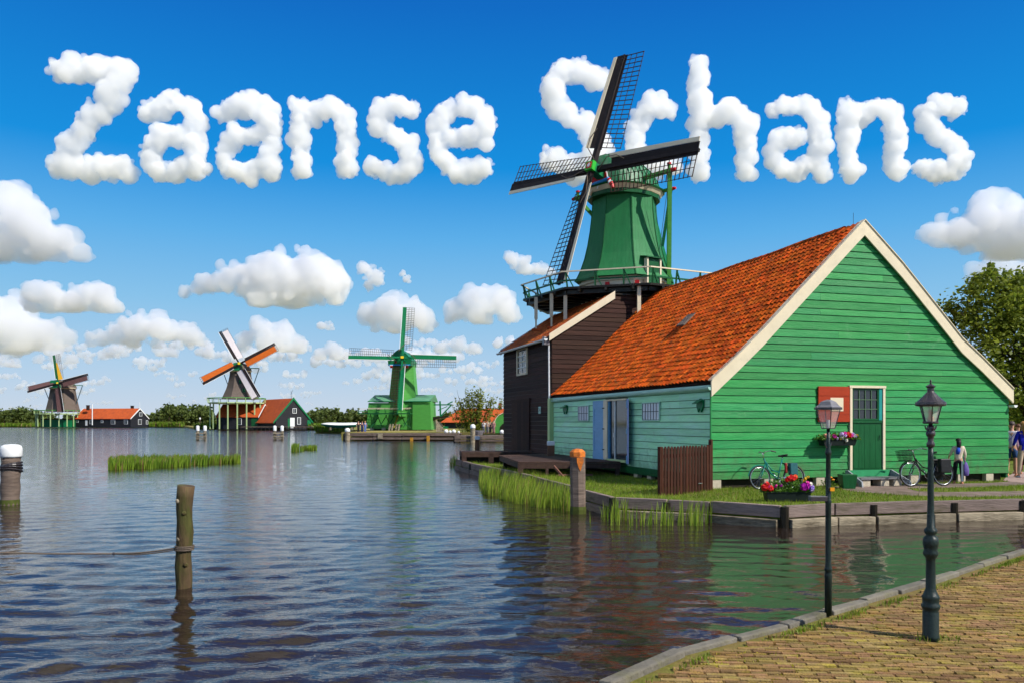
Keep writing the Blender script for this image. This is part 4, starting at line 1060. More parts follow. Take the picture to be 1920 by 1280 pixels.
# gallery posts standing on the roofs
for px, yt, yb, Yd in ((1198, 536, 612, 34.05), (1060, 548, 622, 35.35), (1034, 556, 612, 36.0), (1005, 560, 616, 37.1)):
    tpt = P(px, yt, Yd); bpt = P(px, yb, Yd); tpt.z = FZ-.06
    ph_ = MB().beam(lm(tpt), lm(Vector((bpt.x, bpt.y, bpt.z+ (tpt.z-bpt.z)*.30))), .17, .15).build('gallery_post', 'cream', mill)
    MB().beam(lm(Vector((bpt.x, bpt.y, bpt.z+(tpt.z-bpt.z)*.30))), lm(bpt), .08, .08).build('post_foot', 'cream', ph_)
    MB().box(bpt.x-ML0.x-.2, bpt.x-ML0.x+.2, bpt.y-ML0.y-.12, bpt.y-ML0.y+.12, bpt.z-ML0.z-.1, bpt.z-ML0.z-.02).build('post_pad', 'tiledull', ph_)
# ================================================================== THINGS ON THE BANK
def on_bank(px, py): return G(px, py, GZ)
# picket fence panel
a = on_bank(1239, 930); b_ = on_bank(1335, 919)
ang = math.atan2(b_.y-a.y, b_.x-a.x); Ln = (b_-a).length
fence = thing('picket_fence', 'dark reddish brown picket fence panel in front of the teal side wall', 'fence', a, ang)
ns = 17
for i in range(ns):
    x = (i+.5)*Ln/ns; h = 1.19-.02*i/ns+rnd.uniform(-.015, .015); w = .050
    MB().prism([(x-w, 0, -.02), (x+w, 0, -.02), (x+w, 0, h-.05), (x+w*.45, 0, h+.0), (x-w*.45, 0, h+.0), (x-w, 0, h-.05)], (0, .02, 0)).build('slat', 'fencewood', fence)
for zc in (.25, .95): MB().beam((0, .045, zc), (Ln, .045, zc), .04, .08).build('rail', 'fencewood', fence)
for x in (0.02, Ln-.0): MB().box(x-.04, x+.04, .0, .08, -.1, 1.18 if x < 1 else 1.32).build('fence_post', 'fencewood', fence)
MB().tube([(Ln*.70, -.02, .22), (Ln*.78, -.02, .22)], .012, 6).build('latch', 'chrome', fence)

# decks
def deck(name, label, pts, z, nplank, legs, m='deckwood', brace=True):
    c = Vector((sum(p[0] for p in pts)/4, sum(p[1] for p in pts)/4, GZ)); t = thing(name, label, 'deck', c)
    q = [Vector((p[0]-c.x, p[1]-c.y, 0)) for p in pts]; zt = z-GZ
    for i in range(nplank):
        u0, u1 = i/nplank+.004, (i+1)/nplank-.004
        a, b_, d, e = q[0].lerp(q[3], u0), q[1].lerp(q[2], u0), q[1].lerp(q[2], u1), q[0].lerp(q[3], u1)
        j = rnd.uniform(-.004, .004)
        MB().hexa([(v.x, v.y, zt-.04+j) for v in (a, b_, d, e)]+[(v.x, v.y, zt+j) for v in (a, b_, d, e)]).build('plank', m, t)
    MB().beam(q[0]+Vector((0, .03, zt-.13)), q[1]+Vector((0, .03, zt-.13)), .05, .17).build('fascia', m, t)
    MB().beam(q[0]+Vector((.03, 0, zt-.13)), q[3]+Vector((.03, 0, zt-.13)), .05, .16).build('fascia', m, t)
    for u, w in legs:
        p = q[0].lerp(q[1], u)+(q[3]-q[0]).normalized()*.06
        MB().box(p.x-w, p.x+w, p.y-.06, p.y+.06, -.25, zt-.05).build('leg', m, t)
    MB().beam(q[3].lerp(q[0], .25)+Vector((0, 0, zt/2-.12)), q[2].lerp(q[1], .25)+Vector((0, 0, zt/2-.12)), .05, zt*.9).build('back_board', 'wet', t)
    return t
d1 = deck('timber_deck', 'low dark timber deck along the teal side wall under the blue shutters', [(.22, 26.0), (3.55, 26.1), (1.68, 32.9), (-.5, 31.2)], .80, 22, [(.02, .09), (.28, .05), (.62, .05), (.97, .07)])
q0 = Vector(d1.location)
for x0, x1 in ((1.35, 1.75), (2.15, 2.5)): MB().beam((x0-q0.x, 25.95-q0.y, .34), (x1-q0.x, 25.7-q0.y, -.12), .05, .07).build('strut', mat('pinkish_bare_wood', (.22, .10, .07), .8, .2, (6, 6, 6)), d1)
MB().beam((1.5-q0.x, 25.8-q0.y, .06), (2.6-q0.x, 25.8-q0.y, .06), .04, .05).build('strut', 'pinkish_bare_wood' if False else mat('pinkish_bare_wood', ()), d1)
d2 = deck('timber_landing', 'dark timber landing stage at the water corner of the dark warehouse', [(-2.15, 34.0), (.86, 34.2), (.9, 35.9), (-2.35, 35.7)], .82, 12, [(.04, .10), (.42, .11), (.9, .10)])

# mooring posts
def postpile(label, base, r, h, m='greywood', cap=None, lean=(0, 0), group=None, cat='mooring post', n_=14, wob=.02, sides=None):
    t = thing('mooring_post', label, cat, base, 0, group)
    pts = [(0, 0, -.8)]; rs = [r]
    for i in range(9):
        u = i/8; pts.append((lean[0]*u*h, lean[1]*u*h, h*u)); rs.append(r*(1+wob*math.sin(i*2.1+h*7)))
    MB().tube(pts, rs, sides or n_).build('shaft', m, t, smooth=sides is None)
    return t
LT = lambda z, h, lean: (lean[0]*z, lean[1]*z, z)
# orange capped post
p = G(1084, 962, 0); t = postpile('thick weathered square post with orange painted cap standing among the reeds', (p.x, p.y, 0), .175, 1.30, 'greywood', lean=(-.01, 0), sides=8, wob=.01)
mb = MB(); c = Vector((-.013, 0, 0)); mb.lathe([(.165, 1.29), (.185, 1.30), (.185, 1.41), (.12, 1.47), (.02, 1.49)], 8, c, rot=.2); mb.build('cap', 'orangecap', t)
mb = MB(); mb.lathe([(.184, -.3), (.186, .10), (.178, .17)], 8, cap=False); mb.build('waterline_moss', mat('green_algae', (.06, .075, .01), .7, .3, (8, 8, 8)), t)
mb = MB(); pl_ = [(-.045, -.172, 1.29), (.10, -.172, 1.29), (.11, -.172, 1.20), (.07, -.172, 1.08), (.04, -.172, .98), (.0, -.172, 1.05), (-.04, -.172, 1.18)]; mb.prism(pl_, (0, -.012, 0)); mb.build('rust_paint_run', 'orangecap', t)
# square post at deck with white cap
for px, py, Y, h, hc, w, lab in ((1033, 868, 30.8, .95, .17, .135, 'brown square post with white cap against the pale green corner post'),
                          (895, 848, 36.6, .98, .16, .105, 'slim brown post with white cap beside the left end of the dark landing stage')):
    q = P(px, py, Y); zb = q.z
    t = thing('mooring_post', lab, 'mooring post', (q.x, q.y, 0))
    top = EYE-((826 if px > 1000 else 817)-HORIZON)*Y/FPX
    bevel(MB().box(-w, w, -w, w, -.8, top-hc).build('shaft', mat('brown_post_wood', (.16, .075, .04), .75, .3, (6, 6, 1.5), .4), t), .015)
    bevel(MB().box(-w-.015, w+.015, -w-.015, w+.015, top-hc, top).build('cap', 'white', t), .03, 3)
# left big post with white cap and wrapped rope
p = G(20, 945, 0); t = postpile('thick grey mooring post with round white cap and wrapped rope at the left edge', (p.x-.02, p.y, 0), .22, 1.22, 'greywood', lean=(.025, 0), wob=.05)
c = Vector((.035, 0, 0)); mb = MB(); mb.lathe([(.235, 1.20), (.25, 1.24), (.25, 1.42), (.225, 1.49), (.15, 1.525), (.02, 1.535)], 20, c); mb.build('cap', 'white', t, smooth=True)
mb = MB(); mb.lathe([(.226, -.4), (.228, .05), (.222, .13)], 14, cap=False); mb.build('waterline_moss', mat('green_algae', ()), t, smooth=True)
mb = MB()
for i in range(4):
    pts = [(.03+.245*math.cos(a)*(1+.01*i), .245*math.sin(a), 1.02-i*.05+.10*math.cos(a+.5*i)*.6) for a in np.linspace(0, 2*PI, 22)]
    mb.tube(pts, .020, 6)
mb.tube([(-.22, -.06, 1.0), (-.27, -.12, .7), (-.21, -.12, .45)], .03, 6)
tag(mb.build('rope_wrap', 'iron2', t), kind='stuff')
# thin log post
pl0 = G(341, 1100, 0)
t = thing('log_post', 'thin mossy log post standing in the water with rope tied round it', 'log post', (pl0.x, pl0.y, 0))
pts = []; rs = []
for i in range(16):
    u = i/15; z = -.9+2.19*u; pts.append((.045*u+.012*math.sin(i*1.3), .01*math.sin(i), z)); rs.append(.098*(1+.06*math.sin(i*1.9)+.03*math.cos(i*3.3))+(.006 if i == 15 else 0))
lg = MB().tube(pts, rs, 16).build('trunk', 'logwood', t, smooth=False)
for p_ in lg.data.polygons: p_.use_smooth = len(p_.vertices) == 4
for zc, a in ((.95, -1.2), (.62, -2.0), (.30, -1.0), (1.1, -2.2)):
    x = .1*math.cos(a)+.03; y = .1*math.sin(a); mb = MB(); mb.lathe([(.001, .012), (.018, .012), (.028, 0), (.03, -.02)], 8, (0, 0, 0)); o = mb.build('knot', 'palewood' if a < -1.9 else 'logwood', t); o.location = (x, y, zc); o.rotation_euler = (PI/2, 0, a+PI/2)
zr = (HORIZON-1026)/FPX*pl0.y+EYE
mb = MB()
for i in range(3): mb.torus((.028+.004*i, 0, zr+(i-1)*.022), .112, .0095, 'Z', 22, 6)
tag(mb.build('rope_loop', 'rope', t), kind='stuff')
rp = thing('mooring_rope', 'thin grey knotted rope sagging over the water left of the log post', 'rope', (pl0.x-.09, pl0.y-.05, zr))
mb = MB(); E_ = P(-60, 1033, 9.6); K_ = P(213, 1037, 10.2)
def sagline(a, b_, s, n_=14): return [a.lerp(b_, i/n_)-Vector((0, 0, s*4*(i/n_)*(1-i/n_))) for i in range(n_+1)]
o_ = Vector(rp.location); A_ = Vector((pl0.x-.08, pl0.y-.04, zr)); 
MB().tube([v-o_ for v in sagline(A_, K_, .018)], .011, 6).build('strand', 'rope', rp)
MB().tube([v-o_ for v in sagline(A_-Vector((0, 0, .02)), K_, .028)], .009, 6).build('strand', 'rope', rp)
MB().tube([v-o_ for v in sagline(K_, E_, .012)], .011, 6).build('strand', 'rope', rp)
MB().lathe([(.002, -.02), (.018, -.012), (.02, .0), (.018, .012), (.002, .02)], 8, K_-o_).build('knot', 'iron2', rp)
MB().tube([K_-o_, K_-o_+Vector((.004, 0, -.03)), K_-o_+Vector((.014, 0, -.035))], .005, 5).build('rope_end', 'iron2', rp)
# pairs of dolphins far out
for px, lab in ((377.5, 'left pair of white-topped mooring piles joined by grey planks'), (522, 'right pair of white-topped mooring piles joined by grey planks')):
    q = G(px, 824, 0); t = thing('mooring_dolphin', lab, 'mooring piles', (q.x, q.y, 0), 0, 'paired mooring piles out on the river')
    for s in (-1, 1):
        x = s*.42; MB().tube([(x, 0, -1), (x, 0, 1.05)], .17, 10).build('pile', 'palewood', t); MB().lathe([(.19, 1.04), (.20, 1.10), (.19, 1.58), (.13, 1.66), (.02, 1.68)], 12, (x, 0, 0)).build('cap', 'white', t, smooth=True)
    for zc, x0, x1 in ((.15, -.55, .62), (.42, -.62, .70), (.78, -.60, .66)): MB().beam((x0, -.2, zc), (x1, -.2, zc), .09, .14).build('crossbeam', 'palewood', t)

# ------------------------------------------------------------------ lamps
l2 = G(1745, 1195, .45)
lamp = thing('street_lamp', 'black cast iron lamp with round pagoda lantern, right of the dark green door', 'street lamp', l2)
H2_ = 1.96
MB().lathe([(.062, -.02), (.062, 0.020), (.058, 0.030), (.058, 0.200), (.053, 0.210), (.066, 0.235), (.068, 0.250), (.058, 0.262), (.060, 0.300), (.064, 0.315), (.054, 0.330), (.036, 0.375), (.033, 0.589), (.037, 0.612), (.052, 0.634), (.055, 0.651), (.046, 0.674), (.052, 0.702), (.056, 0.719), (.056, 0.747), (.048, 0.770), (.030, 0.786), (.045, 0.803), (.047, 0.826), (.028, 0.848), (.023, 1.029), (.020, 1.378), (.019, 1.457)], 20).build('post', 'iron', lamp, smooth=True)
MB().lathe([(.019, 1.457), (.028, 1.463), (.030, 1.485), (.020, 1.502), (.022, 1.536), (.032, 1.547), (.034, 1.570), (.018, 1.587), (.030, 1.604), (.016, 1.615), (.012, 1.649)], 16).build('collar', 'iron2', lamp, smooth=True)
mb = MB(); mb.torus((0, 0, 1.620), .042, .006, 'Y', 16, 6, PI, 2*PI); mb.build('cradle', 'iron2', lamp)
mb = MB(); mb.torus((0, 0, 1.620), .042, .006, 'X', 16, 6, PI, 2*PI); mb.build('cradle', 'iron2', lamp)
z0, z1 = 1.648, 1.772
lan = MB().lathe([(.048, z0-.012), (.056, z0-.006), (.056, z0+.004), (.046, z0+.006)], 16).build('lantern', 'iron2', lamp)
for i in range(6):
    a = i*PI/3+.2; MB().beam((.047*math.cos(a), .047*math.sin(a), z0), (.078*math.cos(a), .078*math.sin(a), z1), .007, .007).build('glazing_bar', 'iron2', lan)
gm = bpy.data.materials.new('lantern_glass'); gm.use_nodes = True; MATS['lantern_glass'] = gm; b = gm.node_tree.nodes['Principled BSDF']
b.inputs['Base Color'].default_value = (.9, .82, .78, 1); b.inputs['Roughness'].default_value = .12; b.inputs['Alpha'].default_value = .38
M['lanternglass'] = gm
for i in range(6):
    a0_ = i*PI/3+.2; a1_ = a0_+PI/3; k0, k1 = .044, .075
    MB().poly([(k0*math.cos(a0_), k0*math.sin(a0_), z0+.006), (k0*math.cos(a1_), k0*math.sin(a1_), z0+.006), (k1*math.cos(a1_), k1*math.sin(a1_), z1), (k1*math.cos(a0_), k1*math.sin(a0_), z1)]).build('pane', 'lanternglass', lan, fix=False)
MB().lathe([(.004, z0), (.022, z0+.002), (.022, z0+.03), (.014, z0+.05), (.018, z0+.075), (.010, z0+.095)], 12).build('burner', mat('amber_mantle', (.55, .28, .06), .5, .1), lan)
MB().lathe([(.080, z1-.004), (.104, z1+.0), (.108, z1+.010), (.106, z1+.028), (.098, z1+.032), (.07, z1+.058), (.045, z1+.085), (.028, z1+.104), (.024, z1+.110), (.024, z1+.138), (.032, z1+.143), (.036, z1+.148), (.026, z1+.156), (.012, z1+.166), (.006, z1+.170)], 24).build('roof', 'iron2', lamp, smooth=False)
MB().lathe([(.003, z1+.168), (.008, z1+.174), (.004, z1+.180), (.009, z1+.187), (.002, z1+.203)], 8).build('finial', 'iron2', lamp)
# first lamp: square lantern
l1 = G(1553, 1148, .45)
lamp = thing('street_lamp', 'black lamp with square tapered lantern at the quay edge left of the green door', 'street lamp', l1, R(38))
MB().lathe([(.030, -.02), (.030, 0.300), (.034, 0.320), (.028, 0.340), (.028, 0.360), (.034, 0.370), (.030, 0.390), (.024, 0.420), (.024, 0.945), (.029, 0.961), (.022, 0.977), (.019, 1.360), (.026, 1.371), (.026, 1.393), (.018, 1.415), (.022, 1.447), (.015, 1.469), (.014, 1.590)], 16).build('post', 'iron', lamp, smooth=True)
MB().torus((0, 0, 1.475), .050, .0045, 'Y', 16, 6, PI, 2*PI).build('scroll', 'iron2', lamp)
z0, z1 = 1.598, 1.757
k0, k1 = .040, .070
lan = MB().box(-k0, k0, -k0, k0, z0-.008, z0).build('lantern', 'iron2', lamp)
co = [(-1, -1), (1, -1), (1, 1), (-1, 1)]
for sx_, sy_ in co: MB().beam((sx_*k0, sy_*k0, z0), (sx_*k1, sy_*k1, z1), .006, .006).build('glazing_bar', 'iron2', lan)
pg = bpy.data.materials.new('pinkish_glass'); pg.use_nodes = True; b = pg.node_tree.nodes['Principled BSDF']; b.inputs['Base Color'].default_value = (.62, .50, .46, 1); b.inputs['Alpha'].default_value = .34; b.inputs['Roughness'].default_value = .1; M['pinkglass'] = pg
for i in range(4):
    (a, b_), (c, d) = co[i], co[(i+1) % 4]; e0, e1 = k0-.003, k1-.003
    MB().poly([(a*e0, b_*e0, z0), (c*e0, d*e0, z0), (c*e1, d*e1, z1), (a*e1, b_*e1, z1)]).build('pane', 'pinkglass', lan, fix=False)
MB().tube([(0, 0, z0), (0, 0, z0+.07)], [.010, .014], 8).build('bulb', 'white', lan)
kk = .083
MB().box(-kk, kk, -kk, kk, z1-.002, z1+.018).build('roof_rim', 'iron2', lamp)
mb = MB()
ring = [(kk-.004, z1+.018), (.062, z1+.036), (.045, z1+.066), (.022, z1+.080), (.006, z1+.085)]
for r, z in ring: mb.v += [(a*r, b_*r, z) for a, b_ in co]
for i in range(len(ring)-1):
    for k in range(4): k2 = (k+1) % 4; mb.f.append((i*4+k, i*4+k2, i*4+4+k2, i*4+4+k))
mb.f.append((16, 17, 18, 19)); mb.build('roof', 'ironlid', lamp)
rt = Matrix.Rotation(-R(38), 3, 'Z')
a_ = rt @ Vector((-.16, 0, .985)); b2_ = rt @ Vector((-.02, 0, .985))
MB().beam(a_, b2_, .07, .035).build('side_box', 'iron2', lamp)
a_ = rt @ Vector((-.16, 0, 1.006)); b2_ = rt @ Vector((-.02, 0, 1.006)); MB().beam(a_, b2_, .075, .006).build('box_lid', 'ironlid', lamp)
a_ = rt @ Vector((.005, -.03, 1.07)); b2_ = rt @ Vector((.04, -.03, 1.07)); MB().beam(a_, b2_, .012, .03).build('orange_sticker', mat('orange_plastic', (.75, .30, .01), .5, .05), lamp)

# ------------------------------------------------------------------ flower boxes
FS = 1.8
def flowerbox(label, loc, rz, L__, W__, H__, spread, ht, blooms, nleaf, wall=False, seed=1):
    t = thing('flower_box', label, 'flower box', loc, rz)
    bx = MB(); a, c = L__/2, W__/2; bx.hexa([(-a*.93, -c*.85, 0), (a*.93, -c*.85, 0), (a*.93, c*.85, 0), (-a*.93, c*.85, 0), (-a, -c, H__), (a, -c, H__), (a, c, H__), (-a, c, H__)])
    bevel(bx.build('planter', mat('black_green_plastic', (.008, .014, .013), .45, .1), t), .008)
    MB().box(-a-.012, a+.012, -c-.012, c+.012, H__, H__+.018).build('planter_rim', 'black_green_plastic' if False else mat('black_green_plastic', ()), t)
    g = np.random.RandomState(seed); n_ = nleaf; c_ = np.column_stack([g.uniform(-a-spread, a+spread, n_), g.uniform(-c-spread*.6, c+spread*.3, n_), H__+.02+g.rand(n_)*ht*(.55+.45*np.sin(np.linspace(0, 9, n_)))])
    xx = c_[:, 0]; c_[:, 2] = H__+(c_[:, 2]-H__)*(1-.5*np.abs(xx/(a+spread))**2)
    tag(leaves('foliage', c_, .036, 'foliage', t, seed), kind='stuff')
    for (x, z, r, col) in blooms:
        r *= FS
        m = mat('petal_%d_%d_%d' % tuple(int(v*100) for v in col), col, .6, .12, (30, 30, 30)); mb = MB(); k = max(3, int(r/.012))
        for i in range(k*3):
            d = Vector((g.randn(), g.randn()-.7, g.randn()*.8)).normalized(); o = d*r*.62*g.rand()**.4; pr = r*.42
            u = d.orthogonal().normalized(); w = d.cross(u)
            b0 = len(mb.v); mb.v.append(tuple(o+d*.004))
            for j in range(6): mb.v.append(tuple(o+(u*math.cos(j*PI/3)+w*math.sin(j*PI/3))*pr*(.8+.3*g.rand())+d*.012))
            for j in range(6): mb.f.append((b0, b0+1+j, b0+1+(j+1) % 6))
        o = mb.build('flower', m, t, fix=False); o.location = (x, -c*.9-.02, z)
    return t
PINK = (.60, .03, .28); LIL = (.55, .36, .68); REDF = (.62, .012, .012); WHF = (.75, .70, .60); YEL = (.70, .42, .02); SAL = (.60, .22, .14); PUR = (.30, .18, .62); MAG = (.50, .01, .38); ORR = (.70, .06, .01)
s0_, z0_ = gpl(1571, 833, .25); z1_ = gpl(1571, 820, .25)[1]
s_a = gpl(1540, 826, .25)[0]; s_b = gpl(1602, 826, .25)[0]
def bl(lst, s_mid): return lst
box_h = .16
flowerbox('wall flower box of red, pink and white blooms hanging under the red shutter', H2W((s_a+s_b)/2, -.22, z0_-.02), HA, s_b-s_a, .26, box_h, .10, .19,
          [(-.47, .27, .055, SAL), (-.40, .30, .03, PINK), (-.20, .26, .045, PINK), (-.12, .20, .03, LIL), (-.17, .22, .028, MAG), (.02, .31, .05, LIL), (.03, .24, .04, WHF), (.12, .27, .05, LIL), (.13, .33, .04, PINK), (.22, .29, .06, REDF), (.27, .31, .055, ORR), (.34, .27, .05, PINK), (.30, .24, .04, REDF), (.40, .30, .04, LIL), (.43, .26, .035, WHF), (.47, .25, .04, LIL), (.53, .28, .03, YEL), (.06, .18, .025, WHF), (.18, .145, .035, WHF), (-.02, .19, .02, YEL)], 1100, seed=4)
q = G(1475, 938, GZ+.01)
flowerbox('long ground planter of red and magenta flowers on the grass before the teal bicycle', q, R(2), 1.0, .26, .19, .06, .32,
          [(-.55, .31, .06, REDF), (-.50, .38, .05, REDF), (-.42, .29, .055, REDF), (-.45, .33, .035, MAG), (-.30, .34, .03, PINK), (-.18, .36, .025, MAG), (.0, .50, .05, REDF), (.07, .52, .055, REDF), (.13, .54, .045, ORR), (-.04, .48, .04, REDF), (.34, .33, .075, MAG), (.42, .36, .05, MAG), (.48, .38, .04, WHF), (.40, .40, .04, PINK), (.50, .30, .05, PUR), (.50, .25, .04, LIL), (.36, .50, .03, YEL), (.42, .54, .025, YEL), (.30, .46, .025, YEL)], 1500, seed=9)
q = G(1576, 915, GZ); 
t = thing('plant_pot', 'small dark green pot with orange flowers beside the door steps', 'plant pot', q)
bevel(MB().hexa([(.02, -.14, 0), (.34, -.14, 0), (.34, .14, 0), (.02, .14, 0), (-.02, -.18, .38), (.38, -.18, .38), (.38, .18, .38), (-.02, .18, .38)]).build('pot', 'dkgreen', t), .01)
g = np.random.RandomState(2); tag(leaves('foliage', np.column_stack([g.randn(160)*.10-.30, g.randn(160)*.08, .05+g.rand(160)*.18]), .03, 'foliage', t, 3), kind='stuff')
for x, z in ((-.38, .26), (-.30, .30), (-.24, .24)):
    MB().lathe([(.005, .03), (.04, .015), (.05, 0), (.02, -.02)], 8, (x, -.1, z)).build('flower', mat('orange_petal', (.65, .22, .01), .6, .1), t)

# ------------------------------------------------------------------ bicycles
def bicycle(label, loc, rz, frame, Rw=.32, wb=1.02, lean=.10, basket=False, bags=False, ladies=True, chrome='chrome', fmat=None):
    t = thing('bicycle', label, 'bicycle', loc, rz); t.rotation_euler = (-lean, 0, rz)
    for x, nm in ((-wb/2, 'wheel'), (wb/2, 'wheel')):
        c = (x, 0, Rw); w = MB().torus(c, Rw-.016, .017, 'Y', 36, 7).build(nm, 'black', t, smooth=True)
        MB().torus(c, Rw-.045, .0105, 'Y', 36, 6).build('rim', 'chrome', w, smooth=True)
        mb = MB()
        for i in range(18):
            a = 2*PI*i/18; sgn = 1 if i % 2 else -1; h = Vector((x, sgn*.025, Rw)); o = Vector((x+(Rw-.05)*math.cos(a), 0, Rw+(Rw-.05)*math.sin(a)))
            h += Vector((.02*math.cos(a+1.4*sgn), 0, .02*math.sin(a+1.4*sgn))); mb.tube([h, o], .0022, 4)
        tag(mb.build('spokes', 'chrome', w), kind='stuff')
        MB().tube([(x, -.045, Rw), (x, .045, Rw)], .022, 8).build('hub', 'chrome', w)
        MB().torus(c, Rw+.018, .012, 'Y', 22, 5, (.15*PI if x < 0 else .02*PI), (.95*PI if x < 0 else .8*PI)).build('mudguard', frame if x < 0 else ('chrome' if not bags else frame), t)
    hd = Vector((-wb/2+.15, 0, Rw+.50)); hb = Vector((-wb/2+.20, 0, Rw+.36)); bbk = Vector((.02, 0, Rw-.04)); st = Vector((.17, 0, Rw+.42)); rh = Vector((wb/2, 0, Rw)); fh = Vector((-wb/2, 0, Rw))
    def tb(name, pts, r, m): return MB().tube(pts, r, 8).build(name, m, t, smooth=True)
    tb('fork', [hb+Vector((-.01, 0, .02)), fh+Vector((.06, -.045, .12)), fh+Vector((0, -.05, 0))], .013, frame); tb('fork', [hb+Vector((-.01, 0, .02)), fh+Vector((.06, .045, .12)), fh+Vector((0, .05, 0))], .013, frame)
    tb('head_tube', [hb+Vector((.01, 0, -.03)), hd], .021, frame)
    tb('down_tube', [hb, hb.lerp(bbk, .5)+Vector((-.04, 0, -.04)), bbk], .019, frame)
    if ladies: tb('top_tube', [hd-Vector((-.02, 0, .05)), Vector((-.14, 0, Rw+.20)), Vector((.08, 0, Rw+.13))], .016, frame)
    else: tb('top_tube', [hd-Vector((-.02, 0, .05)), Vector((.0, 0, Rw+.33)), Vector((.13, 0, Rw+.26))], .016, frame)
    tb('seat_tube', [bbk, st+Vector((.015, 0, .05))], .017, frame); tb('seat_post', [st+Vector((.01, 0, .03)), st+Vector((.035, 0, .13))], .012, 'chrome')
    for s in (-1, 1): tb('chain_stay', [bbk, rh+Vector((0, s*.05, 0))], .010, frame); tb('seat_stay', [st, rh+Vector((0, s*.05, 0))], .009, frame)
    mb = MB(); mb.v = [(-.14, 0, .0), (-.05, -.03, .0), (.04, -.09, .01), (.12, -.085, .02), (.13, 0, .03), (.12, .085, .02), (.04, .09, .01), (-.05, .03, 0)]; top = list(mb.v); mb.v += [(x*.92, y*.8, z-.055) for x, y, z in top]
    mb.f = [tuple(range(8)), tuple(range(15, 7, -1))]+[(i, 8+i, 8+(i+1) % 8, (i+1) % 8) for i in range(8)]
    o = mb.build('saddle', 'black', t); o.location = st+Vector((.03, 0, .17)); bevel(o, .012)
    tb('stem', [hd, hd+Vector((-.02, 0, .10)), hd+Vector((-.05, 0, .16))], .013, 'chrome')
    hs = hd+Vector((-.05, 0, .16))
    hbar = tb('handlebar', [hs+Vector((.22, -.27, .0)), hs+Vector((.08, -.26, .03)), hs+Vector((-.02, -.12, .0)), hs, hs+Vector((-.02, .12, .0)), hs+Vector((.08, .26, .03)), hs+Vector((.22, .27, 0))], .011, 'chrome')
    for s in (-1, 1): MB().tube([hs+Vector((.10, s*.262, .028)), hs+Vector((.24, s*.272, -.003))], .017, 8).build('grip', 'black', hbar)
    cr_ = tb('crank', [bbk+Vector((0, -.05, 0)), bbk+Vector((.06, -.06, -.15))], .010, 'chrome'); MB().box(.03, .13, -.15, -.06, Rw-.215, Rw-.190).build('pedal', 'black', cr_)
    cr_ = tb('crank', [bbk+Vector((0, .05, 0)), bbk+Vector((-.06, .06, .15))], .010, 'chrome'); MB().box(-.11, -.01, .06, .15, Rw+.10, Rw+.125).build('pedal', 'black', cr_)
    MB().torus(bbk, .085, .007, 'Y', 20, 5).build('chainring', 'chrome', t)
    MB().beam(bbk+Vector((0, -.035, .02)), rh+Vector((0, -.045, .02)), .03, .09 if bags else .03).build('chain_case', 'black' if bags else 'chrome', t)
    MB().box(.20, wb/2+.10, -.07, .07, Rw*2+.05, Rw*2+.065).build('carrier', 'black', t)
    if basket:
        c = Vector((-wb/2-.14, 0, Rw*2+.03)); bk = MB().hexa([c+Vector(v) for v in ((-.12, -.12, 0), (.12, -.12, 0), (.12, .12, 0), (-.12, .12, 0), (-.12, -.12, .008), (.12, -.12, .008), (.12, .12, .008), (-.12, .12, .008))]).build('basket', 'black', t)
        mb = MB()
        for s in range(4):
            co_ = [(-1, -1), (1, -1), (1, 1), (-1, 1)]; a, b_ = co_[s], co_[(s+1) % 4]
            for i in range(11):
                u = i/10; x, y = a[0]+(b_[0]-a[0])*u, a[1]+(b_[1]-a[1])*u; mb.tube([c+Vector((x*.12, y*.12, 0)), c+Vector((x*.17, y*.17, .27))], .0035, 4)
            for j in range(7): k = .12+.05*j/6; mb.tube([c+Vector((a[0]*k, a[1]*k, .27*j/6)), c+Vector((b_[0]*k, b_[1]*k, .27*j/6))], .0035, 4)
        tag(mb.build('basket_mesh', 'black', bk), kind='stuff')
        MB().torus(c+Vector((0, 0, .27)), .175, .008, 'Z', 4, 5).build('basket_rim', 'black', bk)
    if bags:
        for s in (-1, 1): bevel(MB().box(.27, .62, s*.17-.07, s*.17+.07, Rw*1.05, Rw*2+.06).build('pannier', 'black', t), .03)
    else:
        bevel(MB().box(.30, .52, -.19, -.06, Rw*1.2, Rw*2+.05).build('pannier', mat('teal_bag_cloth', (.02, .10, .11), .8, .1), t), .02)
        bevel(MB().box(.20, .27, -.11, -.05, Rw*1.35, Rw*2.2).build('red_lock', mat('dark_red_plastic', (.22, .02, .015), .5, .1), t), .02)
    return t
q = G(1458, 917, GZ)
bicycle('teal framed bicycle leaning on the green gable wall left of the steps', (q.x, q.y, GZ), HA*.9, mat('teal_bike_paint', (.01, .16, .14), .3, .05), Rw=.315, wb=1.01, lean=.10)
q = G(1739, 911, GZ)
bicycle('black lady bicycle with front basket and black side bags behind the round lamp', (q.x, q.y, GZ), R(14), mat('black_bike_paint', (.012, .014, .014), .3, .05), Rw=.345, wb=1.06, lean=.08, basket=True, bags=True)
# small stake on the path
q = G(1722, 931, GZ); t = thing('marker_stake', 'thin pale wooden stake stuck in the path edge', 'stake', q)
MB().beam((0, 0, -.05), (.03, 0, .26), .018, .012).build('stick', 'palewood', t)
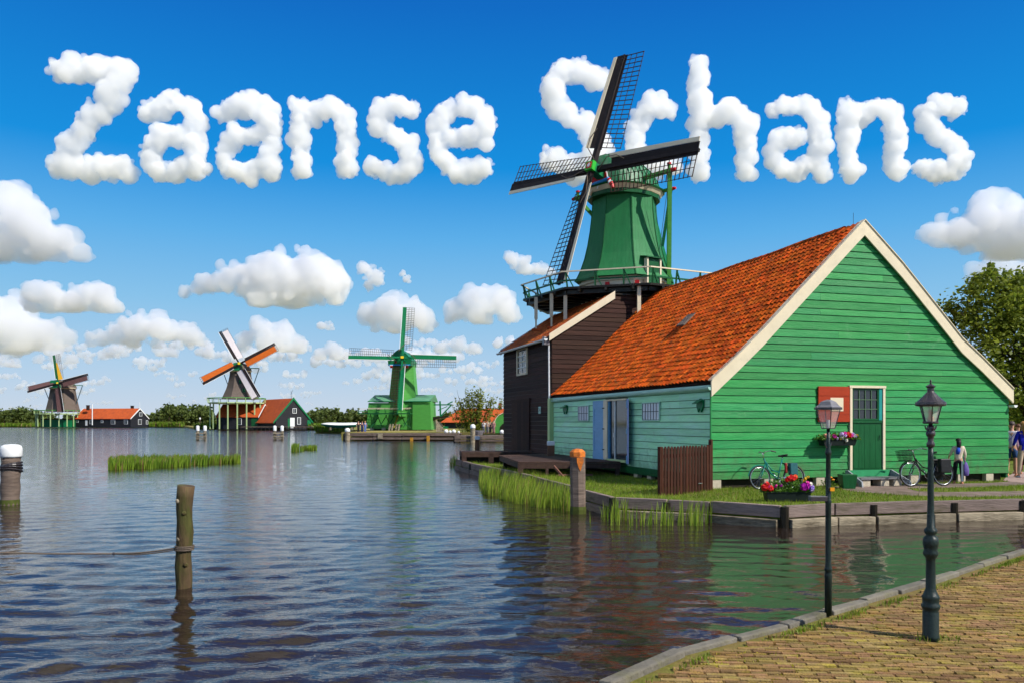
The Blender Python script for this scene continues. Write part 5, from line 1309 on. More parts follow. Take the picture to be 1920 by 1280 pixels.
# ================================================================== PEOPLE
def skinmesh(name, verts, edges, radii, m, parent, root=0, sub=1):
    me = bpy.data.meshes.new(name); me.from_pydata([tuple(v) for v in verts], edges, []); o = bpy.data.objects.new(name, me); COL.objects.link(o)
    sk = o.modifiers.new('skin', 'SKIN'); sk.use_smooth_shade = True
    for i, r in enumerate(radii):
        d = me.skin_vertices[0].data[i]; d.radius = r if isinstance(r, tuple) else (r, r); d.use_root = (i == root)
    s = o.modifiers.new('sub', 'SUBSURF'); s.levels = sub; s.render_levels = sub
    dg = bpy.context.evaluated_depsgraph_get(); dg.update()
    m2 = bpy.data.meshes.new_from_object(o.evaluated_get(dg)); m2.name = name; bpy.data.objects.remove(o)
    m2.materials.clear(); m2.materials.append(M[m] if isinstance(m, str) else m)
    m2.polygons.foreach_set('use_smooth', [True]*len(m2.polygons))
    return link(bpy.data.objects.new(name, m2), parent)
def cmat(name, c): return mat('cloth_'+name, c, .85, .15, (14, 14, 14), .3)
HAIR = {'dark': mat('dark_hair', (.012, .009, .008), .5, .3, (40, 40, 4)), 'grey': mat('grey_hair', (.08, .06, .055), .6, .3, (40, 40, 4)), 'blond': mat('blond_hair', (.42, .22, .06), .5, .3, (40, 40, 4)), 'brown': mat('brown_hair', (.10, .045, .02), .5, .3, (40, 40, 4))}
def person(label, base, H, rz, top, bottom, hair='dark', longhair=False, shorts=False, armL=(.06, .0), armR=(.06, .0), stance=.09, stride=.0, shoes=(.6, .6, .6), longsleeve=False, fingers=True, lean=0.0, sub=1, group=None, coat=False):
    t = thing('person', label, 'person', base, rz, group); k = H/1.72; t.scale = (k, k, k)
    V = []; E = []; RR = []
    def add(p, r, par=None):
        V.append(Vector(p)); RR.append(r); i = len(V)-1
        if par is not None: E.append((par, i))
        return i
    ly = -lean
    pel = add((0, 0, .93), (.135, .095)); wa = add((0, ly*.3, 1.08), (.118, .085), pel); ch = add((0, ly*.7, 1.28), (.15, .10), wa); nk0 = add((0, ly, 1.42), (.075, .065), ch)
    nk = add((0, ly-.01, 1.48), (.052, .052), nk0); h1 = add((0, ly-.02, 1.56), (.070, .080), nk); h2 = add((0, ly-.025, 1.64), (.078, .092), h1); h3 = add((0, ly-.02, 1.69), (.055, .065), h2)
    arms = []; legs = []
    for s, (ao, af) in ((-1, armR), (1, armL)):
        sh = add((s*.17, ly, 1.38), .055, ch); el = add((s*(.20+ao), ly+.02-af*.35, 1.12+abs(af)*.05), .042, sh); wr = add((s*(.20+ao*1.3), ly-af, .90+abs(af)*.55), .028, el); pa = add((s*(.20+ao*1.35), ly-af-.03, .84+abs(af)*.6), (.032, .020), wr)
        arms.append((sh, el, wr))
        if fingers:
            for q in range(4): f1 = add((s*(.20+ao*1.35)+s*.008, ly-af-.055+q*.018, .79+abs(af)*.6), .0085, pa); add((s*(.195+ao*1.35)-s*.01, ly-af-.058+q*.018, .755+abs(af)*.6+abs(q-1.5)*.006), .0075, f1)
            th_ = add((s*(.18+ao*1.35), ly-af-.065, .825+abs(af)*.6), .010, pa); add((s*(.175+ao*1.35), ly-af-.082, .79+abs(af)*.6), .008, th_)
    for s in (-1, 1):
        fw = s*stride
        hp = add((s*.085, 0, .88), .088, pel); kn = add((s*stance, -fw*.5-.01, .49), .056, hp); an = add((s*(stance+.01), -fw, .09), .036, kn); to = add((s*(stance+.03), -fw-.14, .03), (.038, .024), an)
        legs.append((hp, kn, an, to))
    skinmesh('body', V, E, RR, 'skin', t, 0, sub)
    # face
    hd_ = V[h2]
    if fingers:
        MB().lathe([(.004, .02), (.012, .005), (.015, -.01), (.004, -.018)], 6, hd_+Vector((0, -.092, -.02))).build('nose', 'skin', t, smooth=True)
        for s in (-1, 1):
            MB().lathe([(.002, -.008), (.010, -.004), (.010, .004), (.002, .008)], 6, hd_+Vector((s*.03, -.083, .0))).build('eye', 'black', t)
            MB().lathe([(.002, -.025), (.016, -.01), (.018, .012), (.004, .026)], 6, hd_+Vector((s*.080, .0, -.02)), squash=(.5, 1)).build('ear', 'skin', t)
        MB().beam(hd_+Vector((-.02, -.082, -.058)), hd_+Vector((.02, -.082, -.058)), .006, .008).build('mouth', mat('lip', (.35, .08, .06), .5), t)
    # clothes
    c = 1.13
    tv = [V[pel]+Vector((0, 0, -.02)), V[wa], V[ch], V[nk0]-Vector((0, 0, .02))]; te = [(0, 1), (1, 2), (2, 3)]; tr = [(.15, .112), (.138, .103), (.166, .118), (.085, .075)]
    for sh, el, wr in arms:
        i = len(tv); tv += [V[sh], V[sh].lerp(V[el], .75)]; te += [(2, i), (i, i+1)]; tr += [.068, .062]
        if longsleeve: tv += [V[el], V[wr]+Vector((0, 0, .02))]; te += [(i+1, i+2), (i+2, i+3)]; tr += [.055, .042]
    if coat: tv.append(V[pel]-Vector((0, 0, .16))); te.append((0, len(tv)-1)); tr.append((.165, .12))
    skinmesh('shirt', tv, te, tr, cmat(top[0], top[1]), t, 1, sub)
    tv = [V[pel]+Vector((0, 0, .05)), V[pel]]; te = [(0, 1)]; tr = [(.132, .10), (.148, .108)]
    for hp, kn, an, to in legs:
        i = len(tv); tv += [V[hp], V[hp].lerp(V[kn], .85)]; te += [(1, i), (i, i+1)]; tr += [.100, .085]
        if not shorts: tv += [V[kn], V[an]+Vector((0, 0, .0))]; te += [(i+1, i+2), (i+2, i+3)]; tr += [.076, .062]
    skinmesh('trousers', tv, te, tr, cmat(bottom[0], bottom[1]), t, 1, sub)
    for hp, kn, an, to in legs:
        a = V[an]; mb = MB(); mb.lathe([(.045, -.085), (.050, -.08), (.048, -.05), (.035, -.02)], 10, (a.x, a.y-.06, a.z), squash=(1, 2.3)); mb.build('shoe', cmat('shoe%d' % int(shoes[0]*100), shoes), t, smooth=True)
    # hair
    mb = MB(); n1, n2 = 14, 8
    for j in range(n2+1):
        ph = PI*.62*j/n2
        for i in range(n1):
            a = 2*PI*i/n1; cut = .5+.5*math.sin(a)   # back of the head is +Y
            p_ = ph*(.62+.38*cut); r = 1.0+.03*math.sin(5*a+j)
            mb.v.append((hd_.x+.093*math.sin(p_)*math.cos(a)*r, hd_.y+.006+.108*math.sin(p_)*math.sin(a)*r, hd_.z+.005+.088*math.cos(p_)))
    for j in range(n2):
        for i in range(n1): i2 = (i+1) % n1; mb.f.append((j*n1+i, j*n1+i2, (j+1)*n1+i2, (j+1)*n1+i))
    hr = mb.build('hair', HAIR[hair], t, smooth=True)
    if longhair: MB().tube([hd_+Vector((0, .05, .03)), hd_+Vector((0, .10, -.08)), hd_+Vector((.01, .12, -.22)), hd_+Vector((.02, .11, -.36))], [.07, .085, .075, .03], 10).build('hair_tail', HAIR[hair], hr, smooth=True)
    return t
def bankz(px, py, z=GZ): return G(px, py, z)
q = bankz(1797, 906); q.z = GZ
girl = person('young person in cream top with long dark hair standing beside the black bicycle', q, 1.30, R(165), ('cream', (.62, .52, .40)), ('black', (.010, .011, .014)), 'dark', True, False, armL=(.05, .22), armR=(.03, .05), stance=.11, stride=.05, shoes=(.60, .25, .13), longsleeve=True)
MB().tube([(.02, .13, 1.36), (.05, .16, 1.25), (.06, .15, 1.12)], [.05, .08, .06], 8).build('blue_scarf', cmat('blue_scarf', (.02, .07, .42)), girl, smooth=True)
MB().box(-.135, -.07, .04, .12, .1, .86).build('trouser_stripe', cmat('grey_stripe', (.20, .26, .30)), girl)
bag = thing('shoulder_bag', 'purple cloth bag hanging at the side of the person in cream top', 'bag', (q.x+.20, q.y-.02, GZ+.22))
MB().lathe([(.03, 0), (.085, .03), (.10, .16), (.07, .30), (.025, .40)], 12, squash=(1, .55)).build('pouch', cmat('purple', (.13, .09, .30)), bag, smooth=True)
MB().tube([(0, 0, .39), (-.06, 0, .50), (-.12, -.02, .62)], .010, 6).build('strap', cmat('purple', ()), bag)
q = P(1897, 891, 25.9); q.z = GZ
man = person('man in white T-shirt and blue shorts seen from behind at the house corner', q, 1.78, R(150), ('white', (.66, .64, .66)), ('navy', (.02, .06, .16)), 'grey', shorts=True, armL=(.02, .2), stance=.10, stride=.10, shoes=(.6, .6, .62))
MB().beam((-.12, .13, 1.40), (.14, .135, 1.05), .045, .012).build('blue_strap', cmat('strap', (.10, .08, .45)), man)
q = P(1920, 893, 25.2); q.z = GZ
person('blond woman in royal blue sweater and beige trousers at the right edge', q, 1.78, R(175), ('royal', (.012, .018, .42)), ('beige', (.48, .38, .27)), 'blond', True, False, armL=(.05, .1), stance=.10, stride=.06, shoes=(.55, .5, .52), longsleeve=True, coat=True)
q = P(1909, 889, 27.2); q.z = GZ
person('brown haired person in dark maroon clothes between the man and the blond woman', q, 1.70, R(170), ('pink', (.45, .28, .38)), ('maroon', (.10, .01, .03)), 'brown', False, False, stance=.08, fingers=False)

# ================================================================== GRASS AND REEDS
g = np.random.RandomState(11)
def lawn_pts(n, x0, x1, y0, y1):
    x = g.uniform(x0, x1, n); y = g.uniform(y0, y1, n)
    ok = in_poly(x, y, ISL) & ~in_poly(x, y, HFOOT)
    for pp in PATHW: ok &= ~in_poly(x, y, pp)
    return np.column_stack([x[ok], y[ok], np.full(ok.sum(), GZ-.005)])
p = lawn_pts(90000, -3, 17, 16, 28)
tag(blades('lawn_grass', p, .085, .014, 'grassblade', None, 3, lean=.5, segs=1), kind='stuff')
# longer unmown tufts along the wall of the bank and under the deck
pts = []
for _ in range(6500):
    px_ = g.uniform(862, 1440) if g.rand() < .8 else g.uniform(1440, 1915)
    q = front_pt(px_, GZ, -.10-abs(g.randn())*(.55 if px_ < 1250 else .10))
    pts.append((q.x, q.y, GZ))
pts = np.array(pts)
tag(blades('tall_bank_grass', pts, .14, .012, 'reedblade', None, 4, lean=.45), kind='stuff')
# reeds: the broad clump by the orange capped post, and the looser stand before the wall
def clump(name, label, poly, n, h, w, wind, seed, z=-.05, lean=.12, m='reedblade', h2=None):
    gg = np.random.RandomState(seed); xs_ = [q[0] for q in poly]; ys_ = [q[1] for q in poly]; out = []
    while len(out) < n:
        x = gg.uniform(min(xs_), max(xs_), 4000); y = gg.uniform(min(ys_), max(ys_), 4000); ok = in_poly(x, y, poly)
        for a, b_ in zip(x[ok], y[ok]):
            if noise.noise(Vector((a*.9, b_*.5, seed+5))) < -.33: continue
            if noise.noise(Vector((a*1.9, b_*1.9, seed)))+.28 > gg.rand()*.6: out.append((a, b_, z))
    o = blades(name, np.array(out[:n]), h, w, m, None, seed, lean=lean, wind=wind, segs=3)
    return tag(o, label, None, None, 'stuff')
P2 = lambda x, y: tuple(G(x, y, 0))[:2]
clump('reed_bed', None, [P2(896, 902), P2(905, 925), P2(950, 940), P2(1010, 952), P2(1068, 958), P2(1080, 948), P2(1060, 930), P2(1000, 912), P2(930, 897)], 4200, .58, .019, (.12, 0), 5)
for i, (x0, x1, ya, yb, n_, h_) in enumerate(((1144, 1176, 968, 984, 70, .56), (1178, 1225, 972, 988, 34, .42), (1228, 1262, 970, 986, 55, .50), (1268, 1300, 968, 986, 60, .62), (1300, 1336, 968, 986, 80, .58), (1122, 1140, 960, 978, 14, .42), (1105, 1112, 976, 982, 4, .35))):
    clump('reed_stand', None, [P2(x0, ya), P2(x1, ya), P2(x1, yb), P2(x0, yb)], n_, h_, .024, (.03, 0), 20+i, lean=.18)
clump('reed_tuft', None, [P2(843, 868), P2(858, 868), P2(858, 874), P2(843, 874)], 60, .55, .03, (0, 0), 33)
clump('grass_island', None, [P2(203, 880), P2(300, 877), P2(380, 871), P2(451, 867), P2(451, 864), P2(380, 864), P2(203, 866)], 4200, .50, .05, (.10, 0), 41, m=leafmat('island_reed', (.05, .14, .008), (.22, .32, .025), .35, .12))
clump('grass_tuft', None, [P2(546, 846), P2(560, 846), P2(560, 843), P2(546, 843)], 260, .6, .07, (.1, 0), 42, m='island_reed' if 'island_reed' in M else MATS['island_reed'])
clump('grass_tuft', None, [P2(562, 845), P2(594, 843), P2(592, 841), P2(564, 842)], 420, .42, .07, (.1, 0), 43, m=MATS['island_reed'])

# ================================================================== TREES
def tree(name, label, base, H, trunk_r, blobs, nleaf, lsize, m, seed=1, group=None, limbs=6, cat='tree', trunk_top=.55, bark='bark'):
    """blobs: crown volumes (x,y,z,r) relative to base"""
    gg = np.random.RandomState(seed); t = thing(name, label, cat, base, 0, group)
    mb = MB(); zt = H*trunk_top
    mb.tube([(0, 0, -.3), (.05*gg.randn()*H*.1, 0, zt*.5), (0, 0, zt)], [trunk_r*1.2, trunk_r*.85, trunk_r*.6], 8)
    for i in range(limbs):
        b_ = blobs[i % len(blobs)]; e = Vector(b_[:3])+Vector(gg.randn(3))*b_[3]*.35; s = Vector((0, 0, zt*(.45+.5*gg.rand()))); mid = s.lerp(e, .5)+Vector((0, 0, .06*H*gg.rand()))
        mb.tube([s, mid, e], [trunk_r*.45, trunk_r*.28, trunk_r*.08], 5)
    mb.build('trunk', bark, t, smooth=True)
    tot = sum(b_[3]**2 for b_ in blobs); C = []
    for (x, y, z, r) in blobs:
        k = int(nleaf*r*r/tot); nc = max(3, k//60); d = gg.randn(nc, 3); d /= np.linalg.norm(d, axis=1)[:, None]
        cc = d*(r*(.45+.6*gg.rand(nc)))[:, None]*[1, 1, .88]+[x, y, z]
        idx = gg.randint(0, nc, k); C.append(cc[idx]+gg.randn(k, 3)*r*.17)
    tag(leaves('crown', np.concatenate(C), lsize, m, t, seed), kind='stuff')
    return t
# the big tree behind the gable at the right
Yt = 33.0; tb_ = P(1925, 860, Yt); tb_ = Vector((tb_.x, tb_.y, GZ))
def tbm(px, py, r, dy=0): q = P(px, py, Yt+dy); return (q.x-tb_.x, dy, q.z-tb_.z, r)
tree('broadleaf_tree', 'broadleaf tree with sparse airy crown behind the right slope of the green house', tb_, 7.0, .2,
     [tbm(1845, 600, 1.55), tbm(1812, 560, .8), tbm(1800, 600, .75), tbm(1885, 560, 1.5), tbm(1915, 640, 1.8), tbm(1850, 660, 1.3), tbm(1900, 520, 1.0), tbm(1960, 580, 1.8), tbm(1985, 660, 1.6), tbm(1890, 710, 1.3), tbm(1930, 740, 1.5), tbm(1862, 535, .9)], 14500, .115, 'treeleaf', 3, limbs=16, trunk_top=.6)
for i, (px_, py_, Yb, r, lab) in enumerate(((1905, 765, 37, 1.5, 'dark evergreen bush behind the people at the house corner'), (1960, 750, 39, 2.0, 'taller dark bush behind the right edge of the path'))):
    b0 = P(px_, 850, Yb); b0.z = GZ; q = P(px_, py_, Yb)
    tree('bush', lab, b0, 3, .08, [(0, 0, q.z-b0.z, r), (-.7, .3, q.z-b0.z-.8, r*.8), (.9, 0, q.z-b0.z-.7, r*.8), (0, 0, .8, r*.8)], 7000, .10, 'treeleaf', 30+i, limbs=4, cat='bush')

# far tree belts: each row of trees is one mass, with single trees standing out
def belt(name, px0, px1, Y, ytop, n, seed, zb=.55, lsize=.9, m='farleaf', per=520):
    gg = np.random.RandomState(seed); C = []
    for i in range(n):
        px_ = px0+(px1-px0)*(i+.5)/n+gg.randn()*3; Yi = Y+gg.rand()*25; top = EYE-(ytop(px_)+gg.randn()*3.2-HORIZON)/FPX*Yi; h = max(2.5, top-zb)
        x = (px_-960)/FPX*Yi; r = h*(.30+.12*gg.rand())
        for bz, br in ((h-r, r), (h*.45, r*1.15), (h*.22, r*1.1)):
            k = int(per/3); nc = 9; d = gg.randn(nc, 3); d /= np.linalg.norm(d, axis=1)[:, None]; cc = d*br*.75+[x, Yi, zb+bz]
            C.append(cc[gg.randint(0, nc, k)]+gg.randn(k, 3)*br*.26)
    return tag(leaves(name, np.concatenate(C), lsize, m, None, seed), kind='stuff')
belt('far_wood', -160, 98, 420, lambda x: 769-4*math.sin(x*.05), 38, 1)
belt('far_wood', 120, 300, 430, lambda x: 780+2*math.sin(x*.09), 18, 9)
belt('far_wood', 282, 396, 330, lambda x: 762 if 305 < x < 390 else 774, 22, 2)
belt('far_wood', 570, 720, 300, lambda x: 772+3*math.sin(x*.1), 22, 3)
belt('far_wood', 820, 960, 300, lambda x: 778, 14, 4)
belt('far_hedge', -60, 420, 640, lambda x: 783, 46, 6, lsize=1.6, per=240)
belt('far_hedge', 560, 980, 560, lambda x: 781, 40, 7, lsize=1.5, per=240)
def fartree(px, ytop, wpx, Y, seed, label, zb=.55, group=None):
    top = EYE-(ytop-HORIZON)/FPX*Y; h = top-zb; r = wpx/2*Y/FPX; b0 = Vector(((px-960)/FPX*Y, Y, zb))
    tree('tree', label, b0, h, h*.03, [(0, 0, h-r*.9, r*.9), (-r*.5, 0, h*.5, r*.8), (r*.5, 0, h*.52, r*.85), (0, 0, h*.32, r*.9)], 900, h*.07, 'farleaf', seed, group, limbs=4)
fartree(612, 757, 34, 290, 51, 'tall round far tree right of the dark green-trimmed barn')
fartree(586, 766, 22, 296, 52, 'smaller round far tree just at the roof corner of the green-trimmed barn')
fartree(317, 760, 16, 325, 53, 'tall dark far tree right of the long orange roofed farmhouse')
fartree(345, 758, 30, 328, 54, 'broad far tree in the row left of the grey orange-sailed windmill')
fartree(376, 758, 26, 328, 55, 'rounded far tree just left of the gallery of the orange-sailed windmill')
fartree(297, 768, 12, 330, 56, 'small pointed far tree beside the long orange roofed farmhouse')
fartree(57, 766, 18, 410, 57, 'far bushy tree left of the far left windmill')
fartree(8, 764, 20, 410, 58, 'far bushy tree at the left edge of the picture')
fartree(648, 770, 26, 295, 59, 'low broad far tree between the tall round tree and the green mill')
# willow-like shrub before the orange roofed shed
b0 = P(890, 812, 97); b0.z = .85
gg = np.random.RandomState(8); sh = thing('willow_shrub', 'tall loose yellow-green shrub in front of the orange roofed shed', 'shrub', b0)
C = []
for i in range(120):
    a = gg.rand()*2*PI; x = gg.randn()*1.35; top = 4.1+gg.rand()*1.6-abs(x)*.35-(0 if x > -1 else .8); y = gg.randn()*.6; n_ = 26
    u = gg.rand(n_)**.8; C.append(np.column_stack([x*(.55+.55*u)+gg.randn(n_)*.10, np.full(n_, y)+gg.randn(n_)*.1, u*top]))
tag(leaves('crown', np.concatenate(C), .17, 'willowleaf', sh, 8), kind='stuff')
mb = MB()
for i in range(26): x = gg.randn()*1.2; mb.tube([(x*.3, gg.randn()*.2, 0), (x*.7, 0, 2), (x*1.1, 0, 4.2+gg.rand())], [.04, .03, .01], 4)
tag(mb.build('stems', 'bark', sh), kind='stuff')
# ================================================================== FAR WINDMILLS, BARNS, QUAY
farroof = mat('far_orange_roof', (.42, .075, .015), .75, .25, (1.2, 1.2, 3), col2=(.26, .05, .02), cscale=(.5, .5, .5), cthr=(.5, .7), rvar=.1)
fardark = mat('far_dark_board', (.018, .018, .022), .6, .3, (.5, .5, 5))
def barn(name, label, cat, C, al, L, W_, eave, ridge, wall, roof, verge, gwin=(), lwin=(), over=.25, group=None, gable_m=None, vw=.3, panes=True, doors=()):
    t = thing(name, label, cat, C, R(90-al), group)
    MB().prism([(0, 0, -.4), (W_, 0, -.4), (W_, 0, eave), (W_/2, 0, ridge-.05), (0, 0, eave)], (0, L, 0)).build('wall', wall, t)
    sl = (ridge-eave)/(W_/2)
    for s in (0, 1):
        x0 = -over if s == 0 else W_+over; xm = W_/2; z0 = eave-sl*over
        MB().hexa([(x0, -.15, z0), (xm, -.15, ridge), (xm, L+.15, ridge), (x0, L+.15, z0), (x0, -.15, z0+.14), (xm, -.15, ridge+.14), (xm, L+.15, ridge+.14), (x0, L+.15, z0+.14)]).build('roof', roof, t)
        for yv in (-.24, L+.155):
            MB().hexa([(x0, yv, z0-.08), (xm, yv, ridge-vw*.5), (xm, yv+.08, ridge-vw*.5), (x0, yv+.08, z0-.08), (x0, yv, z0+vw*.7), (xm, yv, ridge+vw*.7), (xm, yv+.08, ridge+vw*.7), (x0, yv+.08, z0+vw*.7)]).build('verge_board', verge, t)
    for (x, z, w, h) in gwin:
        f = MB().box(x-w/2-.1, x+w/2+.1, -.07, -.01, z-.1, z+h+.1).build('window', 'white', t)
        for sx_ in (-1, 1): MB().box(x+(sx_-1)*w/4+.03, x+(sx_+1)*w/4-.03, -.085, -.071, z, z+h).build('pane', 'glass', f)
    for (y, z, w, h) in lwin:
        f = MB().box(-.07, -.01, y-w/2-.1, y+w/2+.1, z-.1, z+h+.1).build('window', 'white', t)
        for sx_ in (-1, 1): MB().box(-.085, -.071, y+(sx_-1)*w/4+.03, y+(sx_+1)*w/4-.03, z, z+h).build('pane', 'glass', f)
    for (x, z, w, h, m, side) in doors:
        (MB().box(x, x+w, -.06, -.01, z, z+h) if side == 'g' else MB().box(-.06, -.01, x, x+w, z, z+h)).build('door', m, t)
    return t
def FP(px, py, Y): return P(px, py, Y)
def farmill(label, Y, cpx, profile, cap_hw, cap_y, stage, legs_y, hub, az, tilt, rot, L_, cfg, body_m, base_m, nlegs=9):
    s = Y/FPX; C0 = FP(cpx, legs_y, Y); t = thing('windmill', label, 'windmill', C0)
    zof = lambda py: (legs_y-py)*s
    mb = MB(); n8 = 8
    for py, hw in profile:
        for k in range(8): a = k*PI/4+PI/8+.2; mb.v.append((hw*s*1.04*math.cos(a), hw*s*1.04*math.sin(a), zof(py)))
    for i in range(len(profile)-1):
        for k in range(8): k2 = (k+1) % 8; mb.f.append((i*8+k, i*8+k2, i*8+8+k2, i*8+8+k))
    mb.f += [tuple(range(8)), tuple(range(len(mb.v)-8, len(mb.v)))]
    mb.build('body', body_m, t)
    for (px, py) in ((cpx+profile[0][1]*.35, (profile[0][0]*.6+profile[-1][0]*.4)), (cpx+profile[-1][1]*.45, profile[-1][0]*.7+profile[0][0]*.3)):
        hw = np.interp(-py, [-p[0] for p in profile][::1] if profile[0][0] > profile[-1][0] else [-p[0] for p in profile][::-1], [p[1] for p in profile] if profile[0][0] > profile[-1][0] else [p[1] for p in profile][::-1])*s
        x = (px-cpx)*s; MB().box(x-.3, x+.3, -hw*1.02, -hw*.6, zof(py)-.5, zof(py)+.5).build('window', 'dkgreen', t)
    # cap
    caz = az; f = Vector((math.sin(caz), -math.cos(caz), 0)); r = Vector((math.cos(caz), math.sin(caz), 0)); hw = cap_hw*s; z0 = zof(cap_y[1]); ht = zof(cap_y[0])-z0
    secs = [(1.15, .55, .9), (.8, .85, 1.0), (.2, 1, 1.0), (-.5, .95, .8), (-1.1, .6, .5), (-1.35, .15, .2)]; mb = MB(); m_ = 11
    for u, w, h in secs:
        for j in range(m_): a = PI*j/(m_-1); mb.v.append(tuple(f*u*hw+r*(w*hw*math.cos(a))+Vector((0, 0, z0+h*ht*math.sin(a)**.8 if 0 < j < m_-1 else z0))))
    for i in range(len(secs)-1):
        for j in range(m_-1): mb.f.append((i*m_+j, i*m_+j+1, (i+1)*m_+j+1, (i+1)*m_+j))
    mb.f += [tuple(range(m_)), tuple(range((len(secs)-1)*m_, len(secs)*m_))]
    mb.build('cap', body_m if body_m != 'leafgreen' else 'midgreen', t, smooth=True)
    MB().prism([f*hw*1.16+r*(-.55*hw)+Vector((0, 0, z0)), f*hw*1.16+r*.55*hw+Vector((0, 0, z0)), f*hw*1.16+r*.35*hw+Vector((0, 0, z0+ht*.9)), f*hw*1.16-r*.35*hw+Vector((0, 0, z0+ht*.9))], f*.15).build('cap_front', 'midgreen', t)
    MB().lathe([(hw*.98, z0-.35), (hw*1.08, z0-.05), (hw*1.05, z0+.1)], 12).build('cap_rim', 'cream', t)
    for sgn in (-1, 1):
        e = r*sgn*hw*1.75+Vector((0, 0, z0+ht*.35)); MB().beam(r*sgn*hw*.5+Vector((0, 0, z0+ht*.35)), e, .22).build('brace_beam', 'midgreen', t)
        MB().beam(e, Vector((0, 0, z0-ht*2.4))+r*sgn*hw*1.02-f*.3, .18).build('strut', mat('blue_grey_paint', (.04, .09, .11), .5, .1), t)
    # stage
    if stage:
        sx0, sx1, sy0, sy1 = stage; gx_ = ((sx0+sx1)/2-cpx)*s; gr = (sx1-sx0)/2*s
        st = MB().lathe([(gr*.3, zof(sy1)), (gr, zof(sy1)), (gr*1.0, zof(sy1)+.3), (gr*.3, zof(sy1)+.3)], 12, (gx_, 0, 0)).build('stage', 'creamgreen', t)
        MB().torus((gx_, 0, zof(sy0)+.55), gr*1.02, .10, 'Z', 24, 5).build('railing', 'leafgreen', st)
        for k in range(20): a = 2*PI*k/20; MB().beam((gx_+gr*math.cos(a), gr*math.sin(a), zof(sy1)+.2), (gx_+gr*1.02*math.cos(a), gr*1.02*math.sin(a), zof(sy0)+.5), .12).build('railing_post', 'creamgreen', st)
        for k in range(nlegs*2): a = PI*2*(k+.5)/(nlegs*2); MB().beam((gx_+gr*.93*math.cos(a), gr*.93*math.sin(a), -.3), (gx_+gr*.93*math.cos(a), gr*.93*math.sin(a), zof(sy1)), .26).build('stage_post', 'creamgreen', t)
    # sails
    H = FP(hub[0], hub[1], Y-hw*1.2)-C0; f3 = Vector((math.sin(az)*math.cos(tilt), -math.cos(az)*math.cos(tilt), math.sin(tilt))); r3 = r; u3 = r3.cross(f3); u3 = -u3 if u3.z < 0 else u3
    MB().beam(H-f3*hw*.9, H+f3*.5, .7, .7, up=u3).build('windshaft', 'midgreen', t)
    MB().beam(H+f3*.51, H+f3*.66, .6, .6, up=u3).build('poll_badge', 'yellow', t)
    u_ = L_/10.4
    for k, (lead, kind, clothm) in enumerate(cfg):
        a = rot-k*PI/2; d = u3*math.cos(a)-r3*math.sin(a); tt = r3*math.cos(a)+u3*math.sin(a); o0 = H+f3*(.15 if k % 2 else -.15)
        sail = thing('sail', None, None); sail.parent = t
        def q(r_, s_, h=0.0): tw = R(16)*(1-r_/L_)+R(3); return o0+d*r_+tt*(s_*u_*math.cos(tw))-f3*(s_*u_*math.sin(tw))+f3*h
        MB().beam(q(-.1, 0), q(L_, 0), .42*u_, .35*u_, up=f3, w2=.25*u_, h2=.2*u_).build('stock', lead, sail)
        def rib(nm, r0, r1, s0, s1, m, h=0., n_=6, s1b=None):
            mb = MB()
            for i in range(n_):
                ra, rb = r0+(r1-r0)*i/n_, r0+(r1-r0)*(i+1)/n_; ea = s1 if s1b is None else s1+(s1b-s1)*i/n_; eb = s1 if s1b is None else s1+(s1b-s1)*(i+1)/n_
                mb.hexa([q(ra, s0, h), q(rb, s0, h), q(rb, eb, h), q(ra, ea, h), q(ra, s0, h+.05), q(rb, s0, h+.05), q(rb, eb, h+.05), q(ra, ea, h+.05)])
            return mb.build(nm, m, sail)
        rib('leading_board', L_*.17, L_, -.62, -.17, lead, .06)
        rib('lead_edge', L_*.17, L_, -.74, -.63, 'white', .06)
        w = 1.75
        if kind in ('lattice', 'half', 'cloth'):
            mb = MB(); nb = 24; rs = L_*.17
            for i in range(nb):
                r_ = rs+(L_-rs)*i/(nb-1)
                if kind == 'cloth' and r_ < L_*.94: continue
                mb.beam(q(r_, .1), q(r_, w+.1), .055, .055, up=f3)
            for s_ in (.65, 1.2, w): mb.tube([q(rs+(L_-rs)*i/5, s_) for i in range(6)], .035, 4)
            tag(mb.build('lattice', 'lath', sail), kind='stuff')
        if kind == 'cloth': rib('sailcloth', L_*.14, L_*.955, .12, w*.95, clothm, .05)
        if kind == 'half': rib('sailcloth', L_*.12, L_*.72, .12, w*.9, clothm, .05, s1b=.5)
    return t
# orange and white sailed mill
farmill('grey thatched windmill with white and orange sails on a green staging', 212, 451, [(695, 18.6), (703, 19.2), (715, 21.5), (728, 25), (740, 30), (747.5, 33.6)], 19.5, (680, 695), (393, 495, 750, 756), 801,
        (449, 682), R(5.5), R(14), R(30.5), 10.4, [('darkbrown', 'cloth', 'sailwhite'), ('darkbrown', 'cloth', 'sailorange'), ('darkbrown', 'cloth', 'sailwhite'), ('darkbrown', 'cloth', 'sailorange')], 'thatch', 'creamgreen')
c = FP(484, 801, 208); c.z = .55
barn('mill_house', 'dark house with orange roof between the legs of the orange-sailed windmill', 'house', c, 6, 11.3, 8, 2.9, 6.1, fardark, farroof, 'white', lwin=((5.1, .9, 1.1, 1.5),), doors=((.2, 0, 1.6, 2.6, 'dkgreen', 'l'),))
c = FP(517, 801, 200); c.z = .55
barn('green_trimmed_barn', 'dark barn with orange roof and green verge boards right of the orange-sailed windmill', 'barn', c, 50, 17.5, 9.3, 2.0, 7.4, fardark, farroof, 'midgreen', gwin=((5.0, 3.8, .9, 1.1), (6.2, 1.0, .8, 1.6)), lwin=(), over=.7, vw=.55, doors=((3.8, 0, 1.2, 2.6, 'white', 'g'), (3.2, 0, .5, 2.4, 'midgreen', 'g'), (8.5, 0, 1.1, 2.0, 'midgreen', 'g')))
